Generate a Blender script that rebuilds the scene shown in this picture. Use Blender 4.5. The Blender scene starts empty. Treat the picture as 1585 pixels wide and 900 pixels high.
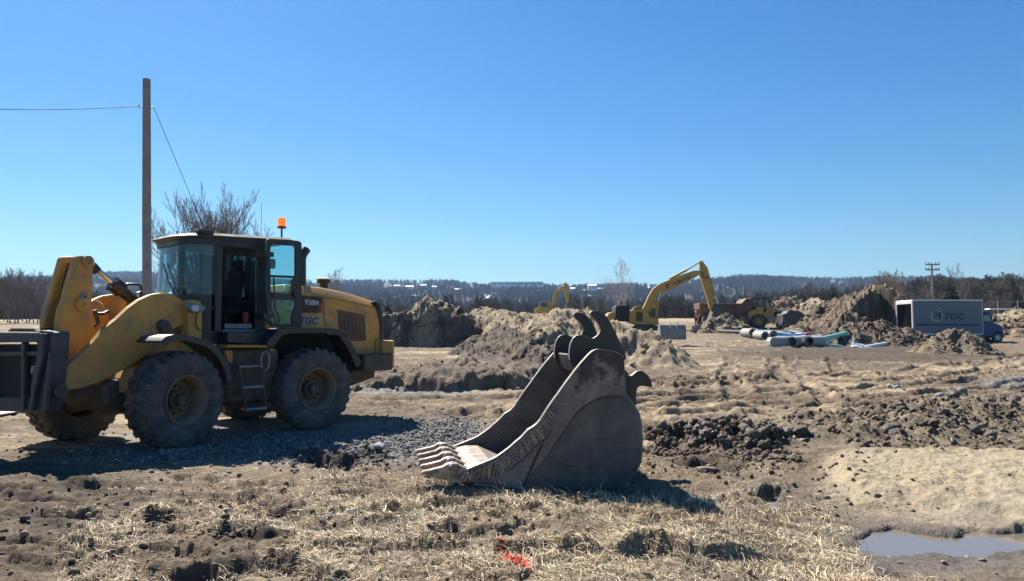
import bpy, bmesh, math, random
import numpy as np
from mathutils import Vector, Matrix
R_ = math.radians
sc = bpy.context.scene
col = sc.collection
# ------------------------------------------------------------------ camera, sky, sun, exposure
CAMZ = 1.77; FPX = 1144.0; HZ = 513.0
PITCH = math.atan((HZ-450)/FPX)
cam = bpy.data.cameras.new('camera'); camo = bpy.data.objects.new('camera', cam); col.objects.link(camo)
camo.location = (0, 0, CAMZ); camo.rotation_euler = (R_(90)+PITCH, 0, 0)
cam.sensor_fit = 'HORIZONTAL'; cam.sensor_width = 36; cam.lens = 36*FPX/1585; cam.clip_start = .05; cam.clip_end = 20000
sc.camera = camo
SUN_EL = R_(46.5); SUN_AZ = R_(-30)          # compass angle of the sun from +Y towards +X
w = bpy.data.worlds.new('World'); sc.world = w; w.use_nodes = True
nt = w.node_tree; nt.nodes.clear()
sky = nt.nodes.new('ShaderNodeTexSky'); sky.sky_type = 'NISHITA'; sky.sun_disc = False
sky.sun_elevation = SUN_EL; sky.sun_rotation = SUN_AZ; sky.air_density = 1.35; sky.dust_density = .35; sky.ozone_density = 3.2; sky.altitude = 200
bg = nt.nodes.new('ShaderNodeBackground'); bg.inputs[1].default_value = .050
wo = nt.nodes.new('ShaderNodeOutputWorld')
hs = nt.nodes.new('ShaderNodeHueSaturation'); hs.inputs['Saturation'].default_value = 1.4; nt.links.new(sky.outputs[0], hs.inputs['Color']); tm = nt.nodes.new('ShaderNodeMix'); tm.data_type = 'RGBA'; tm.blend_type = 'MULTIPLY'; tm.inputs['Factor'].default_value = 1; tm.inputs[7].default_value = (.54, .77, .95, 1); nt.links.new(hs.outputs[0], tm.inputs[6]); nt.links.new(tm.outputs[2], bg.inputs[0]); nt.links.new(bg.outputs[0], wo.inputs[0])
sl = bpy.data.lights.new('sun', 'SUN'); so = bpy.data.objects.new('sun', sl); col.objects.link(so)
sl.energy = 5.0; sl.angle = R_(.53); sl.color = (1, .94, .84)
sd = Vector((math.sin(SUN_AZ)*math.cos(SUN_EL), math.cos(SUN_AZ)*math.cos(SUN_EL), math.sin(SUN_EL)))
so.rotation_euler = sd.to_track_quat('Z', 'Y').to_euler(); so.location = (-20, 40, 60)
sc.view_settings.view_transform = 'Standard'; sc.view_settings.look = 'None'
sc.view_settings.exposure = 1.22; sc.view_settings.gamma = 1
# ------------------------------------------------------------------ survey: photo points to places
FW = np.array([0, math.cos(PITCH), math.sin(PITCH)]); UPV = np.array([0, -math.sin(PITCH), math.cos(PITCH)])
def ray(px, py): return FW*FPX + np.array([1., 0, 0])*(px-792.5) + UPV*(450-py)
def at(px, py, Y):
    d = ray(px, py); t = Y/d[1]; return (float(d[0]*t), float(Y), float(CAMZ+d[2]*t))
def xz(pts, Y): return [(at(a, b, Y)[0], at(a, b, Y)[2]) for a, b in pts]
def to_px(X, Y, Z):
    c, s = math.cos(PITCH), math.sin(PITCH)
    d = Y*c+(Z-CAMZ)*s; u = -Y*s+(Z-CAMZ)*c
    return 792.5+FPX*X/d, 450-FPX*u/d
def ground_px(px, py, z=0):
    d = ray(px, py); t = (z-CAMZ)/d[2]; return (float(d[0]*t), float(d[1]*t))
# ------------------------------------------------------------------ noise
def _perm(seed):
    r = np.random.RandomState(seed); p = r.permutation(512).astype(np.int32); a = r.rand(512)*2*np.pi
    return p, np.cos(a), np.sin(a)
_pc = {}
def perlin(x, y, seed=0):
    if seed not in _pc: _pc[seed] = _perm(seed)
    p, gx, gy = _pc[seed]
    x = np.asarray(x, float); y = np.asarray(y, float)
    xi = np.floor(x).astype(np.int64); yi = np.floor(y).astype(np.int64)
    xf = x-xi; yf = y-yi
    u = xf*xf*xf*(xf*(xf*6-15)+10); v = yf*yf*yf*(yf*(yf*6-15)+10)
    def g(ix, iy, fx, fy):
        h = p[(p[ix & 511]+iy) & 511]; return gx[h]*fx+gy[h]*fy
    a = g(xi, yi, xf, yf); b = g(xi+1, yi, xf-1, yf); c = g(xi, yi+1, xf, yf-1); d = g(xi+1, yi+1, xf-1, yf-1)
    return (a+(b-a)*u + ((c+(d-c)*u)-(a+(b-a)*u))*v)*1.4
def fbm(x, y, o=4, seed=0, g=.5):
    s = 0; a = 1
    for i in range(o):
        s = s+a*perlin(x*2**i+i*17.3, y*2**i-i*9.1, seed+i); a *= g
    return s
def billow(x, y, o=4, seed=0):
    s = 0; a = 1
    for i in range(o):
        s = s+a*(1-2*np.abs(perlin(x*2**i+i*17.3, y*2**i-i*9.1, seed+i))); a *= .5
    return s/2
def sstep(a, b, x):
    t = np.clip((x-a)/(b-a), 0, 1); return t*t*(3-2*t)
# ------------------------------------------------------------------ tags
def tag(o, label=None, cat=None, group=None, kind=None):
    if label: o['label'] = label
    if cat: o['category'] = cat
    if group: o['group'] = group
    if kind: o['kind'] = kind
    return o
def empty(name, loc=(0, 0, 0), rz=0, label=None, cat=None, group=None):
    o = bpy.data.objects.new(name, None); col.objects.link(o); o.location = loc; o.rotation_euler = (0, 0, rz)
    o.empty_display_size = .1
    return tag(o, label, cat, group)
def copy_tree(o, parent=None):
    c = o.copy(); col.objects.link(c); c.parent = parent
    for ch in list(o.children): copy_tree(ch, c)
    return c
def link_mesh(name, me, parent=None):
    o = bpy.data.objects.new(name, me); col.objects.link(o); o.parent = parent; return o
# ------------------------------------------------------------------ mesh builder
class MB:
    def __init__(s): s.v = []; s.f = []
    def add(s, vs, fs):
        n = len(s.v); s.v += [tuple(map(float, q)) for q in vs]; s.f += [tuple(i+n for i in f) for f in fs]; return s
    def box(s, x0, x1, y0, y1, z0, z1):
        return s.add([(x0,y0,z0),(x1,y0,z0),(x1,y1,z0),(x0,y1,z0),(x0,y0,z1),(x1,y0,z1),(x1,y1,z1),(x0,y1,z1)],
                     [(3,2,1,0),(4,5,6,7),(0,1,5,4),(1,2,6,5),(2,3,7,6),(3,0,4,7)])
    def prism(s, poly, t0, t1, axis='y', poly2=None):
        poly2 = poly2 or poly; n = len(poly)
        f = {'y': lambda a, b, t: (a, t, b), 'x': lambda a, b, t: (t, a, b), 'z': lambda a, b, t: (a, b, t)}[axis]
        vs = [f(a, b, t0) for a, b in poly]+[f(a, b, t1) for a, b in poly2]
        fs = [tuple(range(n)), tuple(range(2*n-1, n-1, -1))]+[(i, (i+1) % n, n+(i+1) % n, n+i) for i in range(n)]
        return s.add(vs, fs)
    def strip(s, path, th, t0, t1, axis='y'):
        """a bent sheet: path in the plane, thickness below/left of it"""
        p = [np.array(q, float) for q in path]; off = []
        for i in range(len(p)):
            a = p[max(i-1, 0)]; b = p[min(i+1, len(p)-1)]; d = b-a; d /= np.linalg.norm(d)+1e-9
            off.append(p[i]+np.array([d[1], -d[0]])*th)
        n = len(p)
        f = {'y': lambda q, t: (q[0], t, q[1]), 'x': lambda q, t: (t, q[0], q[1])}[axis]
        vs = [f(q, t0) for q in p]+[f(q, t0) for q in off]+[f(q, t1) for q in p]+[f(q, t1) for q in off]
        fs = []
        for i in range(n-1):
            fs += [(i, i+1, 2*n+i+1, 2*n+i), (n+i, n+i+1, 3*n+i+1, 3*n+i), (i, i+1, n+i+1, n+i), (2*n+i, 2*n+i+1, 3*n+i+1, 3*n+i)]
        fs += [(0, n, 3*n, 2*n), (n-1, 2*n-1, 4*n-1, 3*n-1)]
        return s.add(vs, fs)
    def tube(s, path, r, n=8, cap=True):
        P = [np.array(q, float) for q in path]; m = len(P)
        rr = r if hasattr(r, '__len__') else [r]*m
        base = len(s.v); up = None
        for i in range(m):
            d = P[min(i+1, m-1)]-P[max(i-1, 0)]; d /= np.linalg.norm(d)+1e-12
            if up is None:
                up = np.array([0, 0, 1.]) if abs(d[2]) < .9 else np.array([1., 0, 0])
            u = up-d*(up@d); u /= np.linalg.norm(u)+1e-12; up = u; v = np.cross(d, u)
            for k in range(n):
                a = 2*math.pi*k/n; q = P[i]+(u*math.cos(a)+v*math.sin(a))*rr[i]; s.v.append(tuple(q))
        for i in range(m-1):
            for k in range(n):
                s.f.append((base+i*n+k, base+i*n+(k+1) % n, base+(i+1)*n+(k+1) % n, base+(i+1)*n+k))
        if cap: s.f.append(tuple(base+k for k in range(n))[::-1]); s.f.append(tuple(base+(m-1)*n+k for k in range(n)))
        return s
    def lathe(s, prof, c=(0, 0, 0), axis='y', n=32, close=False, cap0=True):
        base = len(s.v); m = len(prof)
        for (r, t) in prof:
            for k in range(n):
                a = 2*math.pi*k/n; A, B = r*math.cos(a), r*math.sin(a)
                q = {'y': (A, t, B), 'z': (A, B, t), 'x': (t, A, B)}[axis]
                s.v.append((q[0]+c[0], q[1]+c[1], q[2]+c[2]))
        for i in range(m-1 if not close else m):
            j = (i+1) % m
            for k in range(n): s.f.append((base+i*n+k, base+i*n+(k+1) % n, base+j*n+(k+1) % n, base+j*n+k))
        if not close:
            if cap0 and prof[0][0] > 1e-6: s.f.append(tuple(base+k for k in range(n)))
            if prof[-1][0] > 1e-6: s.f.append(tuple(base+(m-1)*n+k for k in range(n)))
        return s
    def map(s, fn): s.v = [tuple(fn(q)) for q in s.v]; return s
    def build(s, name, mat, parent=None, bevel=0, smooth=0, rz=None, recalc=True, seg=1):
        me = bpy.data.meshes.new(name); me.from_pydata(s.v, [], s.f); me.materials.append(mat)
        if recalc:
            bm = bmesh.new(); bm.from_mesh(me)
            bmesh.ops.recalc_face_normals(bm, faces=bm.faces[:]); bm.to_mesh(me); bm.free()
        if smooth:
            me.polygons.foreach_set('use_smooth', [True]*len(me.polygons)); me.set_sharp_from_angle(angle=R_(smooth))
        o = link_mesh(name, me, parent)
        if bevel:
            m = o.modifiers.new('bevel', 'BEVEL'); m.width = bevel; m.segments = seg; m.limit_method = 'ANGLE'; m.angle_limit = R_(40)
        if rz is not None: o.rotation_euler = (0, 0, rz)
        return o
def text_mesh(txt, x0, x1, z0, z1, shear=0, bold=0.0):
    """triangles of a word filling the box, as (x, z) points"""
    cu = bpy.data.curves.new('word', 'FONT'); cu.body = txt; cu.resolution_u = 4; cu.offset = bold; cu.shear = shear
    o = bpy.data.objects.new('word', cu); col.objects.link(o)
    bpy.context.view_layer.update()
    me = bpy.data.meshes.new_from_object(o.evaluated_get(bpy.context.evaluated_depsgraph_get()))
    v = [tuple(q.co) for q in me.vertices]; f = [tuple(p.vertices) for p in me.polygons]
    bpy.data.objects.remove(o); bpy.data.curves.remove(cu); bpy.data.meshes.remove(me)
    xs = [q[0] for q in v]; ys = [q[1] for q in v]
    a, b, c, d = min(xs), max(xs), min(ys), max(ys)
    return [(x0+(q[0]-a)/(b-a)*(x1-x0), z0+(q[1]-c)/(d-c)*(z1-z0)) for q in v], f
# ------------------------------------------------------------------ materials
def mat_new(name):
    m = bpy.data.materials.new(name); m.use_nodes = True; n = m.node_tree; n.nodes.clear()
    o = n.nodes.new('ShaderNodeOutputMaterial'); b = n.nodes.new('ShaderNodeBsdfPrincipled'); n.links.new(b.outputs[0], o.inputs[0])
    return m, n, b, o
def nnoise(n, scale, detail=4, rough=.55, vec=None, dist=0):
    t = n.nodes.new('ShaderNodeTexNoise'); t.inputs['Scale'].default_value = scale; t.inputs['Detail'].default_value = detail
    t.inputs['Roughness'].default_value = rough; t.inputs['Distortion'].default_value = dist
    if vec is not None: n.links.new(vec, t.inputs['Vector'])
    return t
def nramp(n, fac, stops):
    r = n.nodes.new('ShaderNodeValToRGB'); n.links.new(fac, r.inputs[0]); e = r.color_ramp.elements
    while len(e) < len(stops): e.new(.5)
    for i, (p, c) in enumerate(stops):
        e[i].position = p; e[i].color = (c, c, c, 1) if not hasattr(c, '__len__') else (*c, 1)
    return r
def nmix(n, fac, a, b, blend='MIX'):
    m = n.nodes.new('ShaderNodeMix'); m.data_type = 'RGBA'; m.blend_type = blend
    for s, v in ((m.inputs['Factor'], fac), (m.inputs[6], a), (m.inputs[7], b)):
        if hasattr(v, 'is_output') or hasattr(v, 'links'): n.links.new(v, s)
        elif hasattr(v, '__len__'): s.default_value = (*v, 1)
        else: s.default_value = v
    return m.outputs[2]
def nbump(n, b, h, strength, dist):
    u = n.nodes.new('ShaderNodeBump'); u.inputs['Strength'].default_value = strength; u.inputs['Distance'].default_value = dist
    n.links.new(h, u.inputs['Height']); n.links.new(u.outputs[0], b.inputs['Normal'])
def pmat(name, c1, c2=None, scale=6, rough=.6, metal=0, dirt=None, dirt_amt=.5, dirt_scale=2.5, bump=.2, bdist=.004, spec=.5, bscale=60, low=None):
    """paint or metal: two base tones by noise, dirt in patches, more dirt low down where low=(z0,z1)"""
    m, n, b, o = mat_new(name)
    tc = n.nodes.new('ShaderNodeTexCoord'); v = tc.outputs['Object']
    c2 = c2 or tuple(x*.75 for x in c1)
    a = nnoise(n, scale, 5, .6, v); f = nramp(n, a.outputs[0], [(.35, 0), (.65, 1)])
    c = nmix(n, f.outputs[0], c1, c2)
    if dirt:
        d = nnoise(n, dirt_scale, 8, .7, v, .4); lo = .72-dirt_amt*.45
        g = nramp(n, d.outputs[0], [(lo, 0), (lo+.16, 1)]); fac = g.outputs[0]
        if low:
            sx = n.nodes.new('ShaderNodeSeparateXYZ'); n.links.new(v, sx.inputs[0])
            mr = n.nodes.new('ShaderNodeMapRange'); mr.inputs[1].default_value = low[0]; mr.inputs[2].default_value = low[1]
            mr.inputs[3].default_value = .85; mr.inputs[4].default_value = 0; n.links.new(sx.outputs[2], mr.inputs[0])
            ma = n.nodes.new('ShaderNodeMath'); ma.operation = 'MAXIMUM'; n.links.new(fac, ma.inputs[0]); n.links.new(mr.outputs[0], ma.inputs[1])
            mu = n.nodes.new('ShaderNodeMath'); mu.operation = 'MULTIPLY'; n.links.new(ma.outputs[0], mu.inputs[0]); mu.inputs[1].default_value = .9
            fac = mu.outputs[0]
        else:
            mu = n.nodes.new('ShaderNodeMath'); mu.operation = 'MULTIPLY'; n.links.new(fac, mu.inputs[0]); mu.inputs[1].default_value = .75
            fac = mu.outputs[0]
        c = nmix(n, fac, c, dirt)
        rr = nmix(n, fac, (rough,)*3, (.95,)*3); n.links.new(rr, b.inputs['Roughness'])
    else: b.inputs['Roughness'].default_value = rough
    n.links.new(c, b.inputs['Base Color']); b.inputs['Metallic'].default_value = metal
    b.inputs['Specular IOR Level'].default_value = spec
    if bump: nbump(n, b, nnoise(n, bscale, 4, .6, v).outputs[0], bump, bdist)
    return m
def attr_mat(name, rough=.95, detail=.35, s1=14, s2=90, bump=.8, bdist=.05, wet=False, spec=.25, zero=False):
    m, n, b, o = mat_new(name)
    at_ = n.nodes.new('ShaderNodeAttribute'); at_.attribute_name = 'Col'
    c = at_.outputs['Color']
    g = n.nodes.new('ShaderNodeNewGeometry'); v = g.outputs['Position']
    if not zero:
        a = nnoise(n, s1, 6, .7, v); b2 = nnoise(n, s2, 3, .6, v)
        r1 = nramp(n, a.outputs[0], [(.25, 1-detail), (.75, 1+detail*.6)]); r2 = nramp(n, b2.outputs[0], [(.3, 1-detail*.7), (.7, 1+detail*.4)])
        c = nmix(n, 1.0, c, r1.outputs[0], 'MULTIPLY'); c = nmix(n, 1.0, c, r2.outputs[0], 'MULTIPLY')
        ad = n.nodes.new('ShaderNodeMath'); ad.operation = 'ADD'; n.links.new(a.outputs[0], ad.inputs[0])
        ml = n.nodes.new('ShaderNodeMath'); ml.operation = 'MULTIPLY'; ml.inputs[1].default_value = .4; n.links.new(b2.outputs[0], ml.inputs[0]); n.links.new(ml.outputs[0], ad.inputs[1])
        nbump(n, b, ad.outputs[0], bump, bdist)
    n.links.new(c, b.inputs['Base Color']); b.inputs['Specular IOR Level'].default_value = spec
    if wet:
        rr = n.nodes.new('ShaderNodeMapRange'); n.links.new(at_.outputs['Alpha'], rr.inputs[0]); rr.inputs[3].default_value = rough; rr.inputs[4].default_value = .3
        n.links.new(rr.outputs[0], b.inputs['Roughness'])
    else: b.inputs['Roughness'].default_value = rough
    return m
DUST = (.20, .165, .125)
M = {}
M['earth'] = attr_mat('earth', wet=True, detail=.4)
M['straw'] = attr_mat('straw', zero=True, rough=.75)
M['stone'] = attr_mat('stone', detail=.3, s1=30, bump=.5, bdist=.01)
M['bark'] = attr_mat('bark', zero=True, rough=.9)
M['needles'] = attr_mat('needles', zero=True, rough=.8)
M['yellow'] = pmat('yellow_paint', (.62, .315, .055), (.52, .265, .055), 3, .48, dirt=(.30, .22, .135), dirt_amt=.55, low=(.5, 1.9))
M['yellow2'] = pmat('machine_yellow', (.47, .30, .05), (.41, .26, .05), 2, .5, dirt=(.22, .17, .10), dirt_amt=.45)
M['roof'] = pmat('dusty_roof', (.075, .055, .04), (.055, .045, .038), 3, .6, dirt=(.15, .115, .08), dirt_amt=.5)
M['black'] = pmat('black_paint', (.018, .02, .024), (.03, .032, .036), 4, .4, dirt=(.10, .09, .08), dirt_amt=.35, low=(.2, 1.7))
M['dark'] = pmat('dark_interior', (.014, .015, .018), None, 5, .8)
M['rubber'] = pmat('dusty_rubber', (.055, .055, .058), (.085, .083, .085), 5, .9, dirt=(.16, .145, .125), dirt_amt=.55, dirt_scale=4, bump=.4, bdist=.01, bscale=25)
M['rim'] = pmat('dirty_rim', (.23, .145, .075), (.16, .11, .07), 9, .85, dirt=(.22, .18, .14), dirt_amt=.55)
M['frame_steel'] = pmat('muddy_frame', (.10, .085, .065), (.055, .05, .045), 4, .85, dirt=(.17, .14, .105), dirt_amt=.6, bump=.5, bdist=.01, bscale=20)
M['implement'] = pmat('scuffed_black_steel', (.035, .04, .045), (.06, .065, .07), 5, .55, dirt=(.13, .125, .115), dirt_amt=.5, bump=.4)
M['steel'] = pmat('worn_bucket_steel', (.15, .115, .09), (.095, .078, .066), 3, .55, metal=.15, dirt=(.21, .165, .125), dirt_amt=.5, dirt_scale=2.2, bump=.35, bdist=.006, bscale=35)
M['steel_in'] = pmat('bucket_side_sheet', (.085, .072, .06), (.06, .054, .05), 2.5, .6, metal=.1, dirt=(.13, .105, .082), dirt_amt=.5, dirt_scale=1.6, bump=.35, bdist=.006, bscale=30)
def bucket_mat(name, c1, c2, pale, dark, zt, amt):
    m, n, b, o = mat_new(name); tc = n.nodes.new('ShaderNodeTexCoord'); v = tc.outputs['Object']
    a = nnoise(n, 2.4, 8, .7, v, .3); c = nmix(n, nramp(n, a.outputs[0], [(.38, 0), (.62, 1)]).outputs[0], c1, c2)
    mp = n.nodes.new('ShaderNodeMapping'); mp.inputs['Scale'].default_value = (3, 3, 26); mp.inputs['Rotation'].default_value = (0, .85, 0); n.links.new(v, mp.inputs[0])
    s = nnoise(n, 2.2, 5, .7, mp.outputs[0]); c = nmix(n, nramp(n, s.outputs[0], [(.56, 0), (.70, .75)]).outputs[0], c, pale)
    mu = nnoise(n, 1.1, 9, .75, v, .8); c = nmix(n, nramp(n, mu.outputs[0], [(.50, 0), (.58, amt)]).outputs[0], c, pale)
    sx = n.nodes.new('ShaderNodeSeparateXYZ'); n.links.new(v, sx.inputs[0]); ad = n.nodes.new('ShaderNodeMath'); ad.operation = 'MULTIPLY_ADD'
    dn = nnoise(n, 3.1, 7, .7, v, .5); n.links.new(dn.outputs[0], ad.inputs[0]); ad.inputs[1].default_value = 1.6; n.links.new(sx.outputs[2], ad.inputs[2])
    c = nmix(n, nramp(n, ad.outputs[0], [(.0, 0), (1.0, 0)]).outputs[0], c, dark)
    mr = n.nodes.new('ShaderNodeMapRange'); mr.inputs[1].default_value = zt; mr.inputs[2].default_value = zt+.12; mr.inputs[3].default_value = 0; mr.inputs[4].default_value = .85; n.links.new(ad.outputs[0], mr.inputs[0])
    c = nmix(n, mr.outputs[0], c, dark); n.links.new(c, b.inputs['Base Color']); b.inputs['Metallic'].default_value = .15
    rr = nramp(n, a.outputs[0], [(.3, .42), (.7, .75)]); n.links.new(rr.outputs[0], b.inputs['Roughness']); nbump(n, b, nnoise(n, 30, 6, .7, v).outputs[0], .5, .008); return m
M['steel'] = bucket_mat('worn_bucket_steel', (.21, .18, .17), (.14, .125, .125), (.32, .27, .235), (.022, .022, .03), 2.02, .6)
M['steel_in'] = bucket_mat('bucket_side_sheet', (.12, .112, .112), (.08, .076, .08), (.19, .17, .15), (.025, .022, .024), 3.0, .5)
M['steel_dark'] = pmat('painted_ear_steel', (.022, .022, .028), (.04, .035, .034), 4, .42, dirt=(.10, .075, .055), dirt_amt=.42, dirt_scale=4, bump=.3)
M['steel_edge'] = pmat('bright_worn_edge', (.42, .36, .30), (.28, .22, .18), 8, .42, metal=.5, dirt=(.22, .17, .12), dirt_amt=.3, dirt_scale=6)
M['tooth'] = pmat('worn_teeth', (.40, .33, .27), (.20, .155, .12), 9, .45, metal=.3, dirt=(.17, .125, .09), dirt_amt=.55, dirt_scale=9)
M['chrome'] = pmat('chrome_rod', (.7, .7, .7), None, 5, .18, metal=1, bump=0)
M['white'] = pmat('white_paint', (.75, .75, .74), (.68, .68, .66), 3, .5)
M['blue'] = pmat('blue_paint', (.004, .035, .19), (.004, .03, .165), 2, .35, dirt=(.12, .11, .1), dirt_amt=.25)
M['boxwall'] = pmat('grey_box_wall', (.115, .16, .215), (.10, .145, .195), 1.2, .5, dirt=(.22, .21, .19), dirt_amt=.3)
M['logo'] = pmat('blue_print', (.008, .028, .11), None, 3, .5, bump=0)
M['decal_blk'] = pmat('black_print', (.014, .014, .017), None, 3, .4, bump=0)
M['decal_pale'] = pmat('pale_print', (.42, .36, .24), (.36, .31, .2), 3, .5, bump=0)
M['decal_wht'] = pmat('white_print', (.62, .62, .60), None, 3, .5, bump=0)
M['decal_red'] = pmat('red_print', (.5, .05, .03), None, 3, .5, bump=0)
M['grey_metal'] = pmat('grey_metal', (.25, .26, .27), (.17, .18, .19), 3, .5, dirt=(.2, .17, .13), dirt_amt=.4)
M['rust'] = pmat('rusty_steel', (.19, .095, .05), (.12, .07, .045), 2, .8, dirt=(.09, .07, .055), dirt_amt=.5)
M['wood'] = pmat('weathered_wood', (.30, .28, .265), (.22, .205, .20), 3, .9, bump=.6, bdist=.01, bscale=14)
M['concrete'] = pmat('concrete', (.40, .39, .37), (.30, .29, .28), 1.5, .9, dirt=(.2, .18, .15), dirt_amt=.35)
M['pvc_blue'] = pmat('blue_plastic', (.20, .50, .62), (.25, .56, .66), 1, .35)
M['pvc_green'] = pmat('green_plastic', (.19, .47, .42), (.25, .52, .47), 1, .35)
M['pvc_white'] = pmat('white_plastic', (.78, .80, .82), (.66, .7, .74), 1, .4)
M['tarp'] = pmat('blue_sheet', (.04, .13, .5), (.03, .1, .4), 2, .5)
M['red'] = pmat('red_paint', (.16, .015, .015), None, 3, .45)
M['seat'] = pmat('seat_fabric', (.02, .02, .023), None, 9, .95)
M['orange_paint'] = attr_mat('orange_spray', zero=True, rough=.7)
M['snow'] = pmat('snow', (.85, .87, .9), (.8, .83, .88), .05, .8, bump=0)
M['housewall'] = pmat('far_house_wall', (.42, .42, .42), (.30, .30, .31), .05, .8, bump=0)
M['window_dark'] = pmat('far_window', (.05, .06, .08), None, 1, .2, bump=0)
M['vest'] = pmat('orange_vest', (.85, .16, .03), (.75, .13, .03), 6, .7, bump=0)
M['cloth'] = pmat('dark_cloth', (.03, .035, .05), None, 6, .9, bump=0)
M['skin'] = pmat('skin', (.42, .24, .17), None, 6, .6, bump=0)
M['ply'] = pmat('pale_board', (.55, .50, .40), (.48, .43, .34), 2, .8)
def glass(name, tint, gl=.08, clear=1.0):
    m = bpy.data.materials.new(name); m.use_nodes = True; n = m.node_tree; n.nodes.clear()
    o = n.nodes.new('ShaderNodeOutputMaterial'); t = n.nodes.new('ShaderNodeBsdfTransparent'); g = n.nodes.new('ShaderNodeBsdfGlossy')
    t.inputs[0].default_value = (*tint, 1); g.inputs['Roughness'].default_value = .04; g.inputs[0].default_value = (.9, .95, 1, 1)
    fr = n.nodes.new('ShaderNodeFresnel'); fr.inputs[0].default_value = 1.45
    ad = n.nodes.new('ShaderNodeMath'); ad.operation = 'ADD'; ad.use_clamp = True; n.links.new(fr.outputs[0], ad.inputs[0]); ad.inputs[1].default_value = gl-.04
    mx = n.nodes.new('ShaderNodeMixShader'); n.links.new(ad.outputs[0], mx.inputs[0]); n.links.new(t.outputs[0], mx.inputs[1]); n.links.new(g.outputs[0], mx.inputs[2])
    dm = n.nodes.new('ShaderNodeBsdfDiffuse'); dm.inputs[0].default_value = (.30, .42, .46, 1)
    m2 = n.nodes.new('ShaderNodeMixShader'); m2.inputs[0].default_value = 1-clear
    n.links.new(mx.outputs[0], m2.inputs[1]); n.links.new(dm.outputs[0], m2.inputs[2]); n.links.new(m2.outputs[0], o.inputs[0])
    return m
M['glass'] = glass('teal_cab_glass', (.52, .80, .84), .06, .93)
M['glass_side'] = glass('clear_side_glass', (.60, .84, .86), .05, .96)
def sunlit_lens_mat():
    m, n, b, o = mat_new('amber_lens'); b.inputs['Base Color'].default_value = (1, .13, .01, 1)
    b.inputs['Emission Color'].default_value = (1, .16, .01, 1); b.inputs['Emission Strength'].default_value = .55  # weak emission stands in for sun shining through the amber
    b.inputs['Roughness'].default_value = .25; return m
M['amber'] = sunlit_lens_mat()
def water_mat():
    m, n, b, o = mat_new('muddy_water'); b.inputs['Base Color'].default_value = (.15, .125, .10, 1); b.inputs['Roughness'].default_value = .09
    b.inputs['Specular IOR Level'].default_value = .9
    g = n.nodes.new('ShaderNodeNewGeometry'); nbump(n, b, nnoise(n, 9, 3, .5, g.outputs['Position']).outputs[0], .05, .01); return m
M['water'] = water_mat()
M['lens'] = pmat('lamp_lens', (.55, .58, .6), None, 9, .15, bump=0)
# ================================================================== THE SETTING
# ------------------------------------------------------------------ lie of the land
_Y0 = [-60, 0, 20, 30, 50, 65, 85, 120]; _Z0 = [0, 0, 0, .12, .6, 1.0, 1.85, 3.7]
CTRL = [(620, 20, 605), (640, 50, 539), (1080, 31, 575), (1040, 52, 526), (1240, 52, 545), (1172, 66, 521), (1470, 62, 534), (1560, 62, 533),
        (1170, 86, 509), (980, 82, 517), (1240, 82, 506), (1475, 45, 549), (850, 118, 494), (1560, 118, 497), (1400, 118, 495), (60, 80, 505), (300, 118, 496), (1350, 52, 540), (900, 60, 530), (1110, 78, 508)]
_cx = np.array([at(a, c, b) for a, b, c in CTRL])
def base(x, y):
    x = np.asarray(x, float); y = np.asarray(y, float)
    z = np.interp(y, _Y0, _Z0); num = 0; den = .03
    for X, Y, Z in _cx:
        r = 7+.10*Y; wgt = np.exp(-((x-X)**2+(y-Y)**2)/(2*r*r)); num = num+wgt*(Z-np.interp(Y, _Y0, _Z0)); den = den+wgt
    return z+num/den*sstep(15, 24, y)
def base1(x, y): return float(base(np.array([x]), np.array([y]))[0])
def blob(px, py, cx, cy, rx, ry, soft=.35):
    """1 inside an ellipse of the survey photo, 0 outside"""
    d = np.sqrt(((px-cx)/rx)**2+((py-cy)/ry)**2); return 1-sstep(1-soft, 1+soft, d)
HOLES = [(247,818,28,8),(372,836,34,14),(405,842,20,9),(690,790,32,8),(690,831,24,9),(442,797,24,6),(520,776,26,6),(520,716,30,8),(480,712,20,7),(575,706,26,6),
         (265,852,40,4),(330,900,60,8),(430,895,50,9),(60,840,50,5),(30,862,40,5),(110,800,40,5),(60,812,40,4),(160,762,60,6),(60,780,60,5),
         (1090,722,40,8),(1120,730,30,6),(1240,845,20,4),(1490,765,40,7),(1080,705,30,5),
         (1150,590,60,4),(1400,583,80,3),(1500,581,60,4),(1440,586,40,2.5),(1050,600,40,4),(760,640,60,5),(560,770,50,5),(300,745,40,4),(600,760,30,4),(820,800,40,4),(1000,860,40,6),(860,876,30,5)]
PUD = [(1392, 845, 70, 20, -.125), (1520, 845, 130, 17, -.125), (1460, 856, 60, 11, -.125), (1106, 790, 14, 7, -.03), (1190, 785, 26, 5, -.03), (1372, 888, 20, 6, -.125)]
TRACKS = [[(-7, 16.5), (-1, 17.5), (6, 19), (14, 23), (26, 31), (44, 40)], [(-12, 19), (-3, 19.5), (5, 23), (12, 30), (17, 42), (20, 60)], [(-4, 15), (4, 15.2), (12, 17.5), (24, 20), (40, 22)],
          [(2, 14), (7, 19), (9, 28), (13, 40), (16, 56)], [(5, 24), (13, 27), (24, 36), (38, 50)], [(3, 16.8), (10, 20.5), (18, 27), (25, 40), (30, 58)], [(8, 13.6), (14, 15.8), (22, 18), (34, 19)]]
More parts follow.
